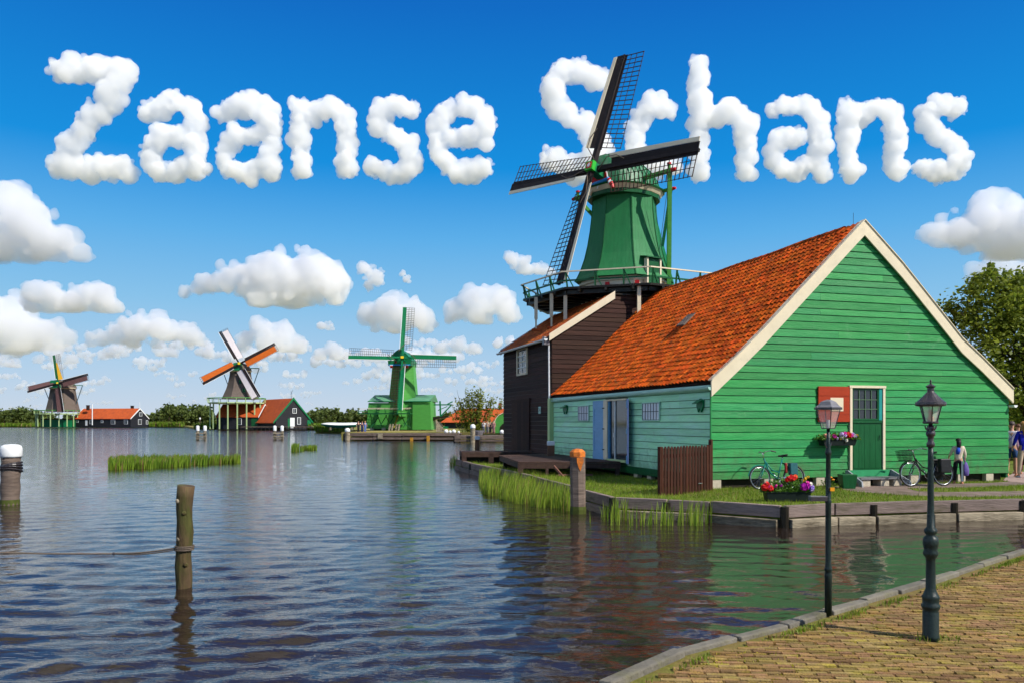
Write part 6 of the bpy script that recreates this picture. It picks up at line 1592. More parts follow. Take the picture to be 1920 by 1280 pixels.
t = thing('weather_vane', 'thin weather vane pole on the ridge of the green-trimmed barn', 'weather vane', FP(546, 747, 203)); MB().tube([(0, 0, -.2), (0, 0, 2.0)], .05, 5).build('pole', 'iron2', t); MB().beam((-.1, 0, 1.0), (.45, 0, 2.3), .05, .05).build('arrow', 'iron2', t)
jt = thing('timber_jetty', 'low grey timber jetty in front of the green-trimmed barn', 'jetty', (W(500, 200)[0], 200, 0))
x0, x1 = W(457, 200)[0]-jt.location.x, W(597, 200)[0]-jt.location.x
MB().box(x0, x1, -3, 1.5, .75, .95).build('deck', 'greywood', jt)
for i in range(19): x = x0+.2+(x1-x0-.4)*i/18; MB().box(x-.1, x+.1, -3.05, -2.8, -.5, .85).build('pile', 'wet', jt)
# far left mill
farmill('far left grey windmill with brown sails and one ochre half sail', 290, 118, [(727, 20), (735, 21), (748, 23), (760, 25.5), (771, 28)], 21.5, (712, 727), (70, 145, 771.5, 776), 797,
        (109, 718), R(-2), R(14), R(15.8), 11.0, [('dkgreen', 'half', 'sailyellow'), ('darkbrown', 'cloth', 'sailbrown'), ('darkbrown', 'cloth', 'sailbrown'), ('darkbrown', 'cloth', 'sailbrown')], 'thatch', 'creamgreen', 8)
t = thing('mill_shed', 'green shed under the staging of the far left windmill', 'shed', FP(106, 797, 290)); t.location.z = .5
MB().box(-4.2, 6.2, -2, 4, -.3, 2.4).build('wall', 'midgreen', t); MB().box(-4.4, 6.4, -2.2, 4.2, 2.4, 2.7).build('roof', 'dark', t)
c = FP(245, 797, 285); c.z = .55
barn('long_farmhouse', 'long low dark farmhouse with orange roof and white verges between the two grey windmills', 'house', c, 15, 24.4, 9, 2.75, 6.3, fardark, farroof, 'white', gwin=((4.6, .7, 1.6, 1.7), (5.0, 3.7, 1.3, 1.2), (8.3, .8, .9, 1.2)), lwin=((2.0, .8, 1.4, 1.5), (7.5, .8, 1.6, 1.5), (12.2, 1.3, .8, .8), (17, .9, 1.2, 1.3), (23, 1.4, .8, .7)), vw=.42, doors=((18.6, .2, .9, 2.0, 'white', 'l'), (25, .1, 2.0, 2.4, 'midgreen', 'l')))
for px, lab, yt, yb in ((173, 'white flagpole standing before the long orange roofed farmhouse', 757, 796), (262, 'thin pole above the right gable peak of the long farmhouse', 753, 764)):
    a = FP(px, yb, 277 if px < 200 else 289); b_ = FP(px, yt, 277 if px < 200 else 289); t = thing('flagpole', lab, 'pole', a); MB().tube([(0, 0, 0), (0, 0, b_.z-a.z)], .17 if px < 200 else .08, 6).build('pole', 'white', t)
for px, yy in ((165, 760), (248, 761)):
    a = FP(px, yy+3, 292); t = thing('chimney_stack', 'dark chimney on the ridge of the long farmhouse, %s one' % ('left' if px < 200 else 'right'), 'chimney', a); MB().box(-.45, .45, -.4, .4, -1.0, .7).build('stack', 'dark', t); MB().box(-.55, .55, -.5, .5, .7, .85).build('cap', 'iron2', t)
for px, py, lab, Y in ((375, 800, 'small white lantern post on the meadow left of the orange-sailed windmill', 260),):
    a = FP(px, py, Y); a.z = .55; t = thing('lamp_post', lab, 'lamp post', a); MB().tube([(0, 0, 0), (0, 0, 2.2)], .09, 6).build('pole', 'greywood', t); MB().lathe([(.1, 2.2), (.3, 2.5), (.2, 2.9), (.02, 3.0)], 8).build('lantern', 'white', t)
# reeds and shore growth along the far banks
for i, (pa, pb, Ya, Yb) in enumerate(((-60, 150, 313, 313), (150, 345, 313, 311), (365, 592, 221, 204), (592, 640, 150.5, 144), (640, 652, 144, 135))):
    gg = np.random.RandomState(60+i); n_ = 2600; u = gg.rand(n_); Yv = Ya+(Yb-Ya)*u+abs(gg.randn(n_))*2; px_ = pa+(pb-pa)*u
    tag(blades('shore_reeds', np.column_stack([(px_-960)/FPX*Yv, Yv, np.full(n_, .3)]), 1.5 if i != 1 else 2.0, .45, MATS['island_reed'], None, 70+i, lean=.3), kind='stuff')

# ---- the green tower mill at the quay
Y3 = 118.0; S3 = Y3/FPX; B3 = FP(755, 805, Y3); B3.z = .85
m3 = thing('tower_mill', 'light green timber mill with wide shed wings, lattice sails and balcony behind the grey quay', 'windmill', B3, R(-4))
def X3(px): return (px-755)*S3
def Z3(py): return (805-py)*S3
# undercarriage and body
MB().box(X3(699), X3(807), -1.4, 2.4, -.1, .35).build('undercarriage', 'wet', m3)
for x in (702, 724, 790, 806): MB().box(X3(x)-.25, X3(x)+.25, -1.9, -1.2, -.1, .4).build('footing', 'concrete', m3)
MB().prism([(X3(691), -1.7, .30), (X3(782), -1.7, .10), (X3(782), -1.7, Z3(754)), (X3(695.5), -1.7, Z3(754))], (0, 4.2, 0)).build('left_wing', 'leafgreen', m3)
MB().prism([(X3(779), -2.2, .10), (X3(814), -2.2, .12), (X3(812), -2.2, Z3(751)), (X3(779.4), -2.2, Z3(751))], (0, 4.6, 0)).build('right_wing', 'leafgreen', m3)
gr2 = mat('pale_green_roof', (.10, .27, .15), .5, .15, (1, 1, 1))
for xa, xb, y0 in ((695, 783, -1.85), (778, 813.5, -2.35)):
    MB().prism([(X3(xa), y0, Z3(751)), (X3(xa+7), 0.2, Z3(738.5)), (X3(xa+7), 2.6, Z3(752)), (X3(xa), 2.6, Z3(752))], (X3(xb)-X3(xa)-(.3 if xb > 800 else 0), 0, 0)).build('wing_roof', gr2, m3)
    MB().beam((X3(xa)-.05, y0-.03, Z3(751.5)), (X3(xb)+.02, y0-.03, Z3(751.5)), .08, .12).build('fascia', 'midgreen', m3)
# tower: two visible faces meeting at a front edge
zb, zt_ = Z3(770), Z3(684)
ft = lambda x, y, z: (x, y, z)
bl_, br_, tl_, tr_ = X3(727.5), X3(783), X3(737), X3(776.5); eb, et = X3(752), X3(755)
MB().prism([(bl_, -1.2, 0), (br_, -1.2, 0), (br_, 1.6, 0), (bl_, 1.6, 0)], (0, 0, .1)).build('tower_sill', 'leafgreen', m3)
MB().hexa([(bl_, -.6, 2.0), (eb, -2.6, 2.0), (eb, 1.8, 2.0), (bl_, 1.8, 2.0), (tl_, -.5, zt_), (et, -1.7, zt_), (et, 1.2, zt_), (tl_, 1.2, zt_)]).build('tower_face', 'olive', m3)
MB().hexa([(eb, -2.6, 2.0), (br_, -.6, 2.0), (br_, 1.8, 2.0), (eb+.01, 1.8, 2.0), (et, -1.7, zt_), (tr_, -.5, zt_), (tr_, 1.2, zt_), (et+.01, 1.2, zt_)]).build('tower_face', 'leafgreen', m3)
def face(u, z, right):
    k = (z-2.0)/(zt_-2.0)
    A = Vector((eb+(et-eb)*k, -2.6+.9*k, z)); B = Vector(((br_ if right else bl_)+((tr_-br_) if right else (tl_-bl_))*k, -.6+.1*k, z)); return A.lerp(B, u)
nb = 34
for i in range(nb):
    z = 2.1+(zt_-2.2)*i/nb
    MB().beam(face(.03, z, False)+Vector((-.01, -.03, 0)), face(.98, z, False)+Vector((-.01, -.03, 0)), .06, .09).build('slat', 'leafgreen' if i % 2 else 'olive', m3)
    MB().beam(face(.03, z, True)+Vector((.01, -.02, 0)), face(.98, z, True)+Vector((.01, -.02, 0)), .05, .10).build('clapboard', 'leafgreen', m3)
MB().beam(face(0, 2.0, True)+Vector((0, -.05, 0)), face(0, zt_, True)+Vector((0, -.05, 0)), .14, .14).build('corner_post', 'midgreen', m3)
# cap
cz = Z3(686); ch = X3(777)-X3(733)
MB().prism([(X3(734), -2.2, cz), (X3(776), -2.2, cz), (X3(777), -2.2, cz+.75), (X3(770), -2.2, cz+1.5), (X3(762), -2.2, cz+2.1), (X3(755), -2.2, cz+2.45), (X3(748), -2.2, cz+2.1), (X3(740), -2.2, cz+1.5), (X3(733), -2.2, cz+.75)], (0, 4.2, 0)).build('cap', 'midgreen', m3)
MB().box(X3(735), X3(775), -2.28, -2.2, cz+.02, cz+.18).build('blue_trim', 'brightblue', m3)
for px in (748, 762): MB().lathe([(.01, .04), (.16, .04), (.16, -.04), (.01, -.04)], 10, (0, 0, 0)).build('red_rosette', mat('brown_red', (.22, .03, .02), .5), m3).matrix_local = Matrix.Translation((X3(px), -2.25, cz+.5)) @ Matrix.Rotation(PI/2, 4, 'X')
for px in (740, 769): MB().box(X3(px)-.16, X3(px)+.16, -2.45, -2.2, cz-.35, cz+.0).build('beam_end', 'brightred', m3); MB().box(X3(px)-.2, X3(px)+.2, -2.46, -2.2, cz+.001, cz+.10).build('beam_end', 'white', m3)
H = FP(754.6, 670.5, Y3-3.2)-B3; H = Matrix.Rotation(R(4), 3, 'Z') @ H
az, tilt = R(3.5), R(15); r3 = Vector((math.cos(az), math.sin(az), 0)); f3 = Vector((math.sin(az)*math.cos(tilt), -math.cos(az)*math.cos(tilt), math.sin(tilt))); u3 = r3.cross(f3); u3 = -u3 if u3.z < 0 else u3
MB().beam(H-f3*1.6, H+f3*.25, .42, .42, up=u3).build('windshaft', 'midgreen', m3); MB().beam(H+f3*.26, H+f3*.34, .42, .34, up=u3).build('gold_badge', 'yellow', m3)
LL = 7.75
for k in range(4):
    a = R(-1.7)-k*PI/2; d = u3*math.cos(a)-r3*math.sin(a); tt = r3*math.cos(a)+u3*math.sin(a); o0 = H+f3*(.1 if k % 2 else -.1); sail = thing('sail', None, None); sail.parent = m3
    def q(r_, s_, h=0.0): tw = R(14)*(1-r_/LL)+R(3); return o0+d*r_+tt*(s_*math.cos(tw))-f3*(s_*math.sin(tw))+f3*h
    MB().beam(q(-.1, 0), q(LL, 0), .28, .24, up=f3, w2=.18, h2=.15).build('stock', 'midgreen', sail)
    mb = MB()
    for i in range(6): ra, rb = 1.2+(LL-1.2)*i/6, 1.2+(LL-1.2)*(i+1)/6; mb.hexa([q(ra, -.44, .04), q(rb, -.44, .04), q(rb, -.08, .04), q(ra, -.08, .04), q(ra, -.44, .08), q(rb, -.44, .08), q(rb, -.08, .08), q(ra, -.08, .08)])
    mb.build('leading_board', 'midgreen', sail)
    MB().beam(q(1.2, -.50, .05), q(LL, -.50, .05), .08, .05, up=f3).build('lead_edge', 'white', sail)
    mb = MB()
    for i in range(24): r_ = 1.35+(LL-.05-1.35)*i/23; mb.beam(q(r_, .08), q(r_, 1.27), .035, .035, up=f3)
    for s_ in (.45, .85, 1.25): mb.tube([q(1.3+(LL-1.3)*i/6, s_) for i in range(7)], .022, 4)
    tag(mb.build('lattice', 'lath', sail), kind='stuff')
    MB().tube([q(.9, -.6, .3), q(1.5, -.2, .35), q(2.0, .25, .3)], .05, 5).build('sail_rope', 'rope', sail)
# balcony, railing and struts
by = -4.4; bz0 = Z3(773.5)
bal = MB().box(X3(684), X3(780), by, -2.6, bz0-.12, bz0+.03).build('balcony', 'dkgreen', m3)
MB().beam((X3(685), by, bz0+.62), (X3(780), by, Z3(765.5)), .10, .07).build('top_rail', 'cream', bal); MB().beam((X3(700), by+.9, bz0+.75), (X3(780), by+.9, bz0+.75), .08, .06).build('top_rail', 'cream', bal)
MB().beam((X3(685), by, bz0+.3), (X3(780), by, bz0+.3), .04, .10).build('mid_rail', 'leafgreen', bal)
for px in (686, 703, 719, 735, 750, 764, 779): MB().beam((X3(px), by, bz0), (X3(px)-.05, by-.03, bz0+.66), .08, .08).build('railing_post', 'dkgreen', bal)
for xa, ya, xb, yb in ((707, 775, 707, 802), (719, 776, 724, 797), (724, 797, 733, 777), (735, 777, 740, 797), (740, 797, 747, 778), (748, 775, 745, 796), (763, 776, 767, 792), (778, 776, 778, 799), (767, 799, 777, 778), (707, 800, 718, 780), (767, 792, 778, 799)):
    MB().beam((X3(xa), by+.3, Z3(ya)), (X3(xb), -2.9, Z3(yb)), .09, .09).build('strut', 'dkgreen', m3)
MB().beam((X3(754), -2.9, Z3(778)), (X3(748), -3.6, Z3(800)), .25, .10).build('ladder', mat('olive_yellow', (.28, .24, .03), .7, .1), m3)
for px in (742, 747, 754, 759): MB().beam((X3(px), -4.6, -.1), (X3(px+1.5), -4.3, Z3(793)), .18, .18).build('log_post', 'palewood', m3)
# winding tail at the right with its dark staging
for a, b_, w in (((812, 757), (846, 757), .18), ((824, 750), (825, 779), .22), ((825, 779), (846, 757), .18), ((826, 765), (838, 760), .10), ((838, 756), (848, 751), .16), ((820, 768), (826, 764), .10)):
    MB().beam((X3(a[0]), .8, Z3(a[1])), (X3(b_[0]), .8, Z3(b_[1])), w, w).build('tail_beam', 'midgreen', m3)
MB().beam((X3(848), .8, Z3(753.5)), (X3(862), .8, Z3(753.5)), .12, .10).build('tail_tip', 'white', m3); MB().box(X3(857), X3(859), .7, .9, Z3(755.5), Z3(752)).build('tail_block', 'dkgreen', m3)
MB().prism([(X3(812), -.5, Z3(788)), (X3(812), -.5, Z3(780)), (X3(842), -.5, Z3(778.5)), (X3(842), -.5, Z3(780.5)), (X3(820), -.5, Z3(784))], (0, 2, 0)).build('tail_staging', 'wet', m3)
# shed with orange roof, hipped at the left
Ys = 150.0; Ss = Ys/FPX; bs = FP(888, 805, Ys); bs.z = .85; sh = thing('orange_roofed_shed', 'low dark shed with broad orange hipped roof behind the loose shrub', 'shed', bs)
xs_ = lambda px: (px-888)*Ss; zs_ = lambda py: (803-py)*Ss
MB().box(xs_(834), xs_(960), 0, 6, -.4, zs_(791)).build('wall', fardark, sh)
mb = MB(); e = [(xs_(826), -.6, zs_(791.5)), (xs_(975), -.6, zs_(791.5)), (xs_(975), 6.6, zs_(791.5)), (xs_(826), 6.6, zs_(791.5))]; r0, r1 = (xs_(860), 3, zs_(765)), (xs_(975), 3, zs_(765))
mb.v = e+[r0, r1]; mb.f = [(0, 1, 5, 4), (2, 3, 4, 5), (3, 0, 4), (1, 2, 5), (0, 3, 2, 1)]; mb.build('roof', farroof, sh)
ch_ = MB().box(xs_(937)-.3, xs_(937)+.35, 2.6, 3.4, zs_(770), zs_(755)).build('chimney', mat('red_brick', (.22, .06, .04), .85, .3, (4, 4, 8)), sh)
MB().box(xs_(830), xs_(841), -1.0, -.6, -.1, zs_(799)).build('door', 'midgreen', sh)
# green bell-shaped gable at the edge of the warehouse
bb = FP(949, 812, 93); bb.z = .85; s9 = 93/FPX
gb = thing('green_gable_house', 'small green house with rounded bell gable and cream edge peeping out behind the dark warehouse', 'house', bb)
out = [(-20, 0), (-21, 12), (-22, 19), (-19, 27), (-14, 33), (-6, 37), (0, 38), (6, 37), (14, 33), (19, 27), (22, 19), (21, 12), (20, 0)]
MB().prism([(x*s9, 0, z*s9-.05) for x, z in out], (0, 3, 0)).build('gable', 'leafgreen', gb)
mb = MB()
for a, b_ in zip(out[1:], out[2:-1]): mb.beam((a[0]*s9, -.05, a[1]*s9), (b_[0]*s9, -.05, b_[1]*s9), .1, .07)
mb.build('gable_edge', 'cream', gb)
MB().prism([(x*s9*.5-.45, -.06, z*s9*.5) for x, z in ((-8, 0), (-8, 22), (0, 32), (8, 36), (12, 0))], (0, .05, 0)).build('doorway', 'wet', gb)
# quay in front of the green mill
def quaywall(label, px0, px1, Y, top, rows, backY, seed):
    c = W((px0+px1)/2, Y); t = thing('timber_quay', label, 'quay', (c[0], c[1], 0)); x0, x1 = (px0-960)/FPX*Y-c[0], (px1-960)/FPX*Y-c[0]
    rr = random.Random(seed); n_ = max(2, int((x1-x0)/3.2))
    for z0, z1 in rows:
        for i in range(n_):
            a = x0+(x1-x0)*i/n_+.02; b_ = x0+(x1-x0)*(i+1)/n_-.02; j = rr.uniform(-.02, .02)
            MB().box(a, b_, -.15, .05, z0+j, z1+j).build('beam', 'greywood', t)
    for i in range(n_+1): x = x0+(x1-x0)*i/n_; MB().box(x-.10, x+.10, -.02, .12, -.8, rows[-1][1]-.06).build('pile', 'wet', t)
    MB().box(x0+.03, x1-.03, .06, backY-Y, top-.14, top-.02).build('deck', 'greywood', t)
    return t
tq = quaywall('long weathered quay with stacked beams in front of the light green mill', 645, 862, 90, .80, ((.12, .36), (.50, .82)), 96, 1)
quaywall('shorter weathered quay nearer by, left of the dark warehouse', 852, 952, 82.5, .62, ((.06, .27), (.38, .66)), 92, 2)
for px, Y, w, h, lab in ((691, 89.8, .52, .75, None), (651.5, 89.7, .28, 1.05, 'stout white-topped bollard on the left end of the long quay'), (886.5, 82.2, .25, 1.50, 'grey post with white rounded head on the shorter quay')):
    if lab is None:
        MB().box((713-960)/FPX*90-tq.location.x-.25, (713-960)/FPX*90-tq.location.x+.3, -.25, -.155, .2, .82).build('fender', 'palewood', tq); continue
    q = W(px, Y); t = thing('quay_bollard', lab, 'bollard', (q[0], q[1], .3)); MB().tube([(0, 0, -.8), (0, 0, h-.35)], w, 10).build('shaft', 'palewood', t); MB().lathe([(w*1.05, h-.36), (w*1.1, h-.3), (w*1.0, h-.05), (w*.5, h+.05), (.01, h+.07)], 12).build('cap', 'white', t, smooth=True)
for px in (803, 772): q = W(px, 89.7); t = thing('yellow_post', 'yellow post at the waterside of the long quay, %s one' % ('right' if px > 800 else 'left'), 'post', (q[0], q[1], 0)); MB().box(-.16, .16, -.25, .0, -.3, .55 if px > 800 else .35).build('post', mat('ochre_paint', (.45, .22, .02), .6, .2), t)
for px, r, lab, Y in ((836.5, .26, 'white boulder on the mill bank left of the loose shrub', 93), (844, .18, 'small white boulder beside the larger boulder left of the loose shrub', 93), (851, .25, 'grey-white boulder at the foot of the loose shrub', 93), (941, .26, 'white round stone at the foot of the green bell gable', 88), (860, .14, 'small pale stone in front of the loose shrub', 92)):
    q = W(px, Y); t = thing('boulder', lab, 'boulder', (q[0], q[1], .86)); mb = MB(); mb.lathe([(r*.6, -.1), (r, r*.3), (r*.95, r*.8), (r*.55, r*1.3), (.01, r*1.45)], 9); o = mb.build('stone', 'white', t, smooth=True)
for px, lab, hh in ((822, 'leaning grey plank bundle, left one beside the green mill', 1.5), (828, 'grey plank bundle right of the leaning one beside the green mill', 1.25)):
    q = W(px, 97); t = thing('plank_stack', lab, 'planks', (q[0], q[1], .85))
    for i in range(4): MB().beam((i*.14-.2, 0, 0), (i*.10-.3, .3, hh-.1*i), .13, .05).build('plank', 'palewood', t)
# upturned boat on the bank
Yb = 128; q = FP(642, 803, Yb); q.z = 1.0; bt = thing('rowing_boat', 'long white boat with green hull side lying on the bank left of the green mill', 'boat', q, R(2)); mb = MB(); mb2 = MB()
Lb = 80*Yb/FPX/2; n_ = 14; ringn = 7
for i in range(n_+1):
    u = -1+2*i/n_; w = .75*(1-abs(u)**2.6)+.02; sh_ = .22*u*u
    for j in range(ringn): a = PI*j/(ringn-1); mb.v.append((u*Lb, -w*math.cos(a), .58+sh_-(.50*math.sin(a))*(1-abs(u)**3*.6)))
for i in range(n_):
    for j in range(ringn-1): mb.f.append((i*ringn+j, i*ringn+j+1, (i+1)*ringn+j+1, (i+1)*ringn+j))
mb.build('hull', mat('teal_green_hull', (.02, .20, .14), .4, .1), bt, smooth=True)
for i in range(n_+1):
    u = -1+2*i/n_; w = .77*(1-abs(u)**2.6)+.03; sh_ = .22*u*u
    for j in range(5): a = PI*j/4; mb2.v.append((u*Lb, -w*math.cos(a), .585+sh_+.38*math.sin(a)*(1-abs(u)**4)))
for i in range(n_):
    for j in range(4): mb2.f.append((i*5+j, i*5+j+1, (i+1)*5+j+1, (i+1)*5+j))
mb2.build('cover', 'white', bt, smooth=True)
for x in (-1.8, 1.6): MB().box(x-.12, x+.12, -.5, .5, -.2, .25).build('trestle', 'palewood', bt)
# small people on the far quay
for px, yb, Y, H_, lab, top, bot, hair in (
    (672, 813, 93, 1.35, 'small far person in black walking on the quay left of the green mill', ('fblack', (.02, .02, .02)), ('fblack', (.02, .02, .02)), 'dark'),
    (679, 812, 94, 1.30, 'small far person in dark blue beside the person in black', ('fdblue', (.02, .03, .10)), ('fdblue', ()), 'brown'),
    (684.5, 812, 94, 1.35, 'small far person in light blue dress on the quay by the green mill', ('fblue', (.14, .20, .42)), ('fblue', ()), 'blond'),
    (907, 812, 88, 1.35, 'small far person in white top right of the loose shrub', ('fwhite', (.6, .6, .58)), ('fgrey', (.15, .15, .16)), 'grey'),
    (914, 813, 88, 1.40, 'small far person in patterned light clothes near the green bell gable', ('fpat', (.42, .36, .30)), ('fgrey', ()), 'brown'),
    (919.5, 813, 89, 1.35, 'small far person in black between two others near the green bell gable', ('fblack', ()), ('fblack', ()), 'dark'),
    (925.5, 813, 87, 1.42, 'small far person in pinkish plaid clothes next to the green bell gable', ('fpink', (.30, .15, .15)), ('fpink', ()), 'brown')):
    q = P(px, yb, Y); person(lab, (q.x, q.y, .86), H_, R(20 if px < 700 else 160), top, bot, hair, fingers=False, sub=0, stance=.08)
q = W(896, 86); t = thing('round_basin', 'low round grey basin on the quay behind the white-headed post', 'basin', (q[0], q[1], .8)); MB().lathe([(.5, -.1), (.62, .2), (.66, .33), (.6, .36), (.3, .33), (.02, .32)], 16).build('bowl', 'ironlid', t)

# ================================================================== CLOUDS (outside everything, far away, real volumes)
def vnoise(p, seed=0):
    pi = np.floor(p).astype(np.int64); pf = p-pi; w = pf*pf*(3-2*pf)
    def h(a, b_, c): n_ = (a*374761393+b_*668265263+c*2147483647+seed*1274126177) & 0xffffffff; n_ = ((n_ ^ (n_ >> 13))*1274126177) & 0xffffffff; return ((n_ ^ (n_ >> 16)) & 0xffff)/65535.0
    r = 0
    for dx in (0, 1):
        for dy in (0, 1):
            for dz in (0, 1):
                r = r+h(pi[:, 0]+dx, pi[:, 1]+dy, pi[:, 2]+dz)*(w[:, 0] if dx else 1-w[:, 0])*(w[:, 1] if dy else 1-w[:, 1])*(w[:, 2] if dz else 1-w[:, 2])
    return r*2-1
bmi = bmesh.new(); bmesh.ops.create_icosphere(bmi, subdivisions=2, radius=1); ICO_V = np.array([v.co[:] for v in bmi.verts]); ICO_F = np.array([[v.index for v in f.verts] for f in bmi.faces]); bmi.free()
CM = {}
def cloudmat(dens):
    k = '%.3g' % dens
    if k in CM: return CM[k]
    m = bpy.data.materials.new('cloud_vapour'); m.use_nodes = True; n = m.node_tree; n.nodes.clear(); out = n.nodes.new('ShaderNodeOutputMaterial'); v = n.nodes.new('ShaderNodeVolumePrincipled')
    v.inputs['Color'].default_value = (1, 1, 1, 1); v.inputs['Density'].default_value = dens; v.inputs['Anisotropy'].default_value = .1; n.links.new(v.outputs[0], out.inputs['Volume']); CM[k] = m; return m
def cloud(name, label, blobs, Y, tau, seed, group=None, kind=None, base=None, puff=1.0, cat='cloud', depth=1.0, vox=.085, nb=5, ns=20, amp=.20):
    g = np.random.RandomState(seed); VV = []; FF = []; o = 0; rmean = np.mean([b_[2] for b_ in blobs])*Y/FPX
    c0 = P(np.mean([b_[0] for b_ in blobs]), np.mean([b_[1] for b_ in blobs]), Y)
    for (x, y, r) in blobs:
        p = np.array(P(x, y, Y)-c0); Rr = r/FPX*Y; p[1] += g.randn()*rmean*.3*(depth-1)
        for k in range(nb):
            q = p+g.randn(3)*Rr*.30*[1, depth, .9]; s = Rr*g.uniform(.50, .78); VV.append(q+ICO_V*s); FF.append(ICO_F+o); o += len(ICO_V)
        for k in range(ns):
            d = g.randn(3); d /= np.linalg.norm(d); q = p+d*Rr*g.uniform(.70, .98)*[1, depth, 1]; s = Rr*g.uniform(.12, .30)*puff; VV.append(q+ICO_V*s); FF.append(ICO_F+o); o += len(ICO_V)
    tmp = tris_object('tmp_cloud', np.concatenate(VV), np.concatenate(FF), M['white'])
    md = tmp.modifiers.new('r', 'REMESH'); md.mode = 'VOXEL'; md.voxel_size = rmean*vox
    dg = bpy.context.evaluated_depsgraph_get(); dg.update(); me = bpy.data.meshes.new_from_object(tmp.evaluated_get(dg)); old = tmp.data; bpy.data.objects.remove(tmp); bpy.data.meshes.remove(old)
    n_ = len(me.vertices); co = np.empty(n_*3, 'f'); me.vertices.foreach_get('co', co); co = co.reshape(-1, 3).astype(float); no = np.empty(n_*3, 'f'); me.vertex_normals.foreach_get('vector', no); no = no.reshape(-1, 3)
    q = co/rmean+seed*7.3; h = vnoise(q*1.6, 1)*.9+np.abs(vnoise(q*3.4, 2))*.7+vnoise(q*7, 3)*.38+vnoise(q*14, 4)*.24
    co += no*(h*rmean*amp)[:, None]
    if base is not None:
        zb = P(0, base, Y).z-c0.z+rmean*.12*vnoise(np.column_stack([co[:, 0]/rmean*.8, co[:, 1]/rmean*.8, co[:, 0]*0+seed]), 5); low = co[:, 2] < zb; co[low, 2] = (zb+(co[:, 2]-zb)*.30)[low]
    me.vertices.foreach_set('co', co.astype('f').ravel()); me.update()
    tmp = bpy.data.objects.new('tmp_cloud', me); COL.objects.link(tmp); md = tmp.modifiers.new('r', 'REMESH'); md.mode = 'VOXEL'; md.voxel_size = rmean*vox*.8   # closed, free of self-crossings
    dg = bpy.context.evaluated_depsgraph_get(); dg.update(); m2 = bpy.data.meshes.new_from_object(tmp.evaluated_get(dg)); bpy.data.objects.remove(tmp); bpy.data.meshes.remove(me); me = m2
    me.name = name; me.materials.clear(); me.materials.append(cloudmat(tau/rmean))
    o = bpy.data.objects.new(name, me); link(o); o.location = c0
    return tag(o, label, cat if kind is None else None, group, kind)
def stroke(poly, r, g=random.Random(5)):
    out = []
    for a, b_ in zip(poly, poly[1:]):
        L_ = math.dist(a, b_); k = max(1, round(L_/(r*.72)))
        for i in range(k): out.append((a[0]+(b_[0]-a[0])*i/k+g.uniform(-1.5, 1.5), a[1]+(b_[1]-a[1])*i/k+g.uniform(-1.5, 1.5), r*g.uniform(.88, 1.06)))
    out.append((*poly[-1], r)); return out
A_TOP = [(281, 213), (305, 197), (331, 190), (358, 200), (369, 225), (370, 255), (367, 288), (371, 322)]
A_BOWL = [(345, 252), (302, 257), (281, 288), (294, 320), (326, 327), (352, 312)]
sh_ = lambda L__, dx, dy=0: [(x+dx, y+dy) for x, y in L__]
LET = [
 ('letter Z, first letter of the cloud writing', [[(115, 130), (240, 133), (108, 312), (232, 318)]], 24),
 ('first letter a of the left cloud word, beside the Z', [A_TOP, A_BOWL], 19.5),
 ('second letter a of the left cloud word, before the n', [sh_(A_TOP, 139), sh_(A_BOWL, 139)], 19.5),
 ('letter n of the left cloud word, between a and s', [[(562, 198), (564, 319)], [(590, 214), (623, 199), (649, 217), (651, 254), (651, 319)]], 19.5),
 ('letter s of the left cloud word, between n and e', [[(772, 205), (737, 197), (708, 212), (708, 238), (737, 256), (767, 276), (774, 302), (759, 324), (732, 328), (702, 315)]], 19.5),
 ('letter e, last letter of the left cloud word', [[(846, 262), (899, 258), (914, 236), (903, 210), (868, 197), (831, 212), (817, 245), (818, 280), (842, 313), (872, 324), (907, 313)]], 19.5),
 ('capital S starting the right cloud word, left of the upright mill sail', [[(1127, 148), (1088, 130), (1046, 142), (1033, 174), (1048, 205), (1082, 226), (1113, 249), (1123, 278), (1112, 304), (1085, 320), (1058, 314), (1034, 296)]], 23),
 ('letter c partly behind the upright mill sail', [[(1252, 208), (1229, 195), (1206, 212), (1192, 245), (1191, 280), (1205, 308), (1234, 320), (1262, 309)]], 20.5),
 ('tall letter h right of the mill sails', [[(1309, 121), (1311, 322)], [(1335, 218), (1366, 205), (1395, 228), (1400, 270), (1398, 322)]], 21),
 ('letter a of the right cloud word, after the h', [[(1453, 207), (1484, 197), (1515, 200), (1534, 229), (1534, 265), (1532, 305), (1541, 325)], [(1501, 256), (1465, 260), (1449, 289), (1462, 317), (1491, 324), (1515, 306)]], 18.5),
 ('letter n of the right cloud word, before the last s', [[(1587, 200), (1592, 322)], [(1616, 214), (1649, 198), (1673, 219), (1678, 255), (1678, 322)]], 19),
 ('letter s at the far right end of the cloud writing', [[(1796, 205), (1767, 195), (1737, 207), (1733, 229), (1755, 251), (1786, 270), (1801, 296), (1790, 319), (1759, 327), (1730, 315)]], 18.5)]
for i, (lab, strokes, r) in enumerate(LET):
    bl_ = []
    for s_ in strokes: bl_ += stroke(s_, r*1.02)
    cloud('cloud_letter', 'white cloud '+lab, bl_, 700, 1.6, 100+i, 'cloud letters spelling two words in the sky', cat='cloud letter', vox=.10, ns=26, amp=.13, nb=5)
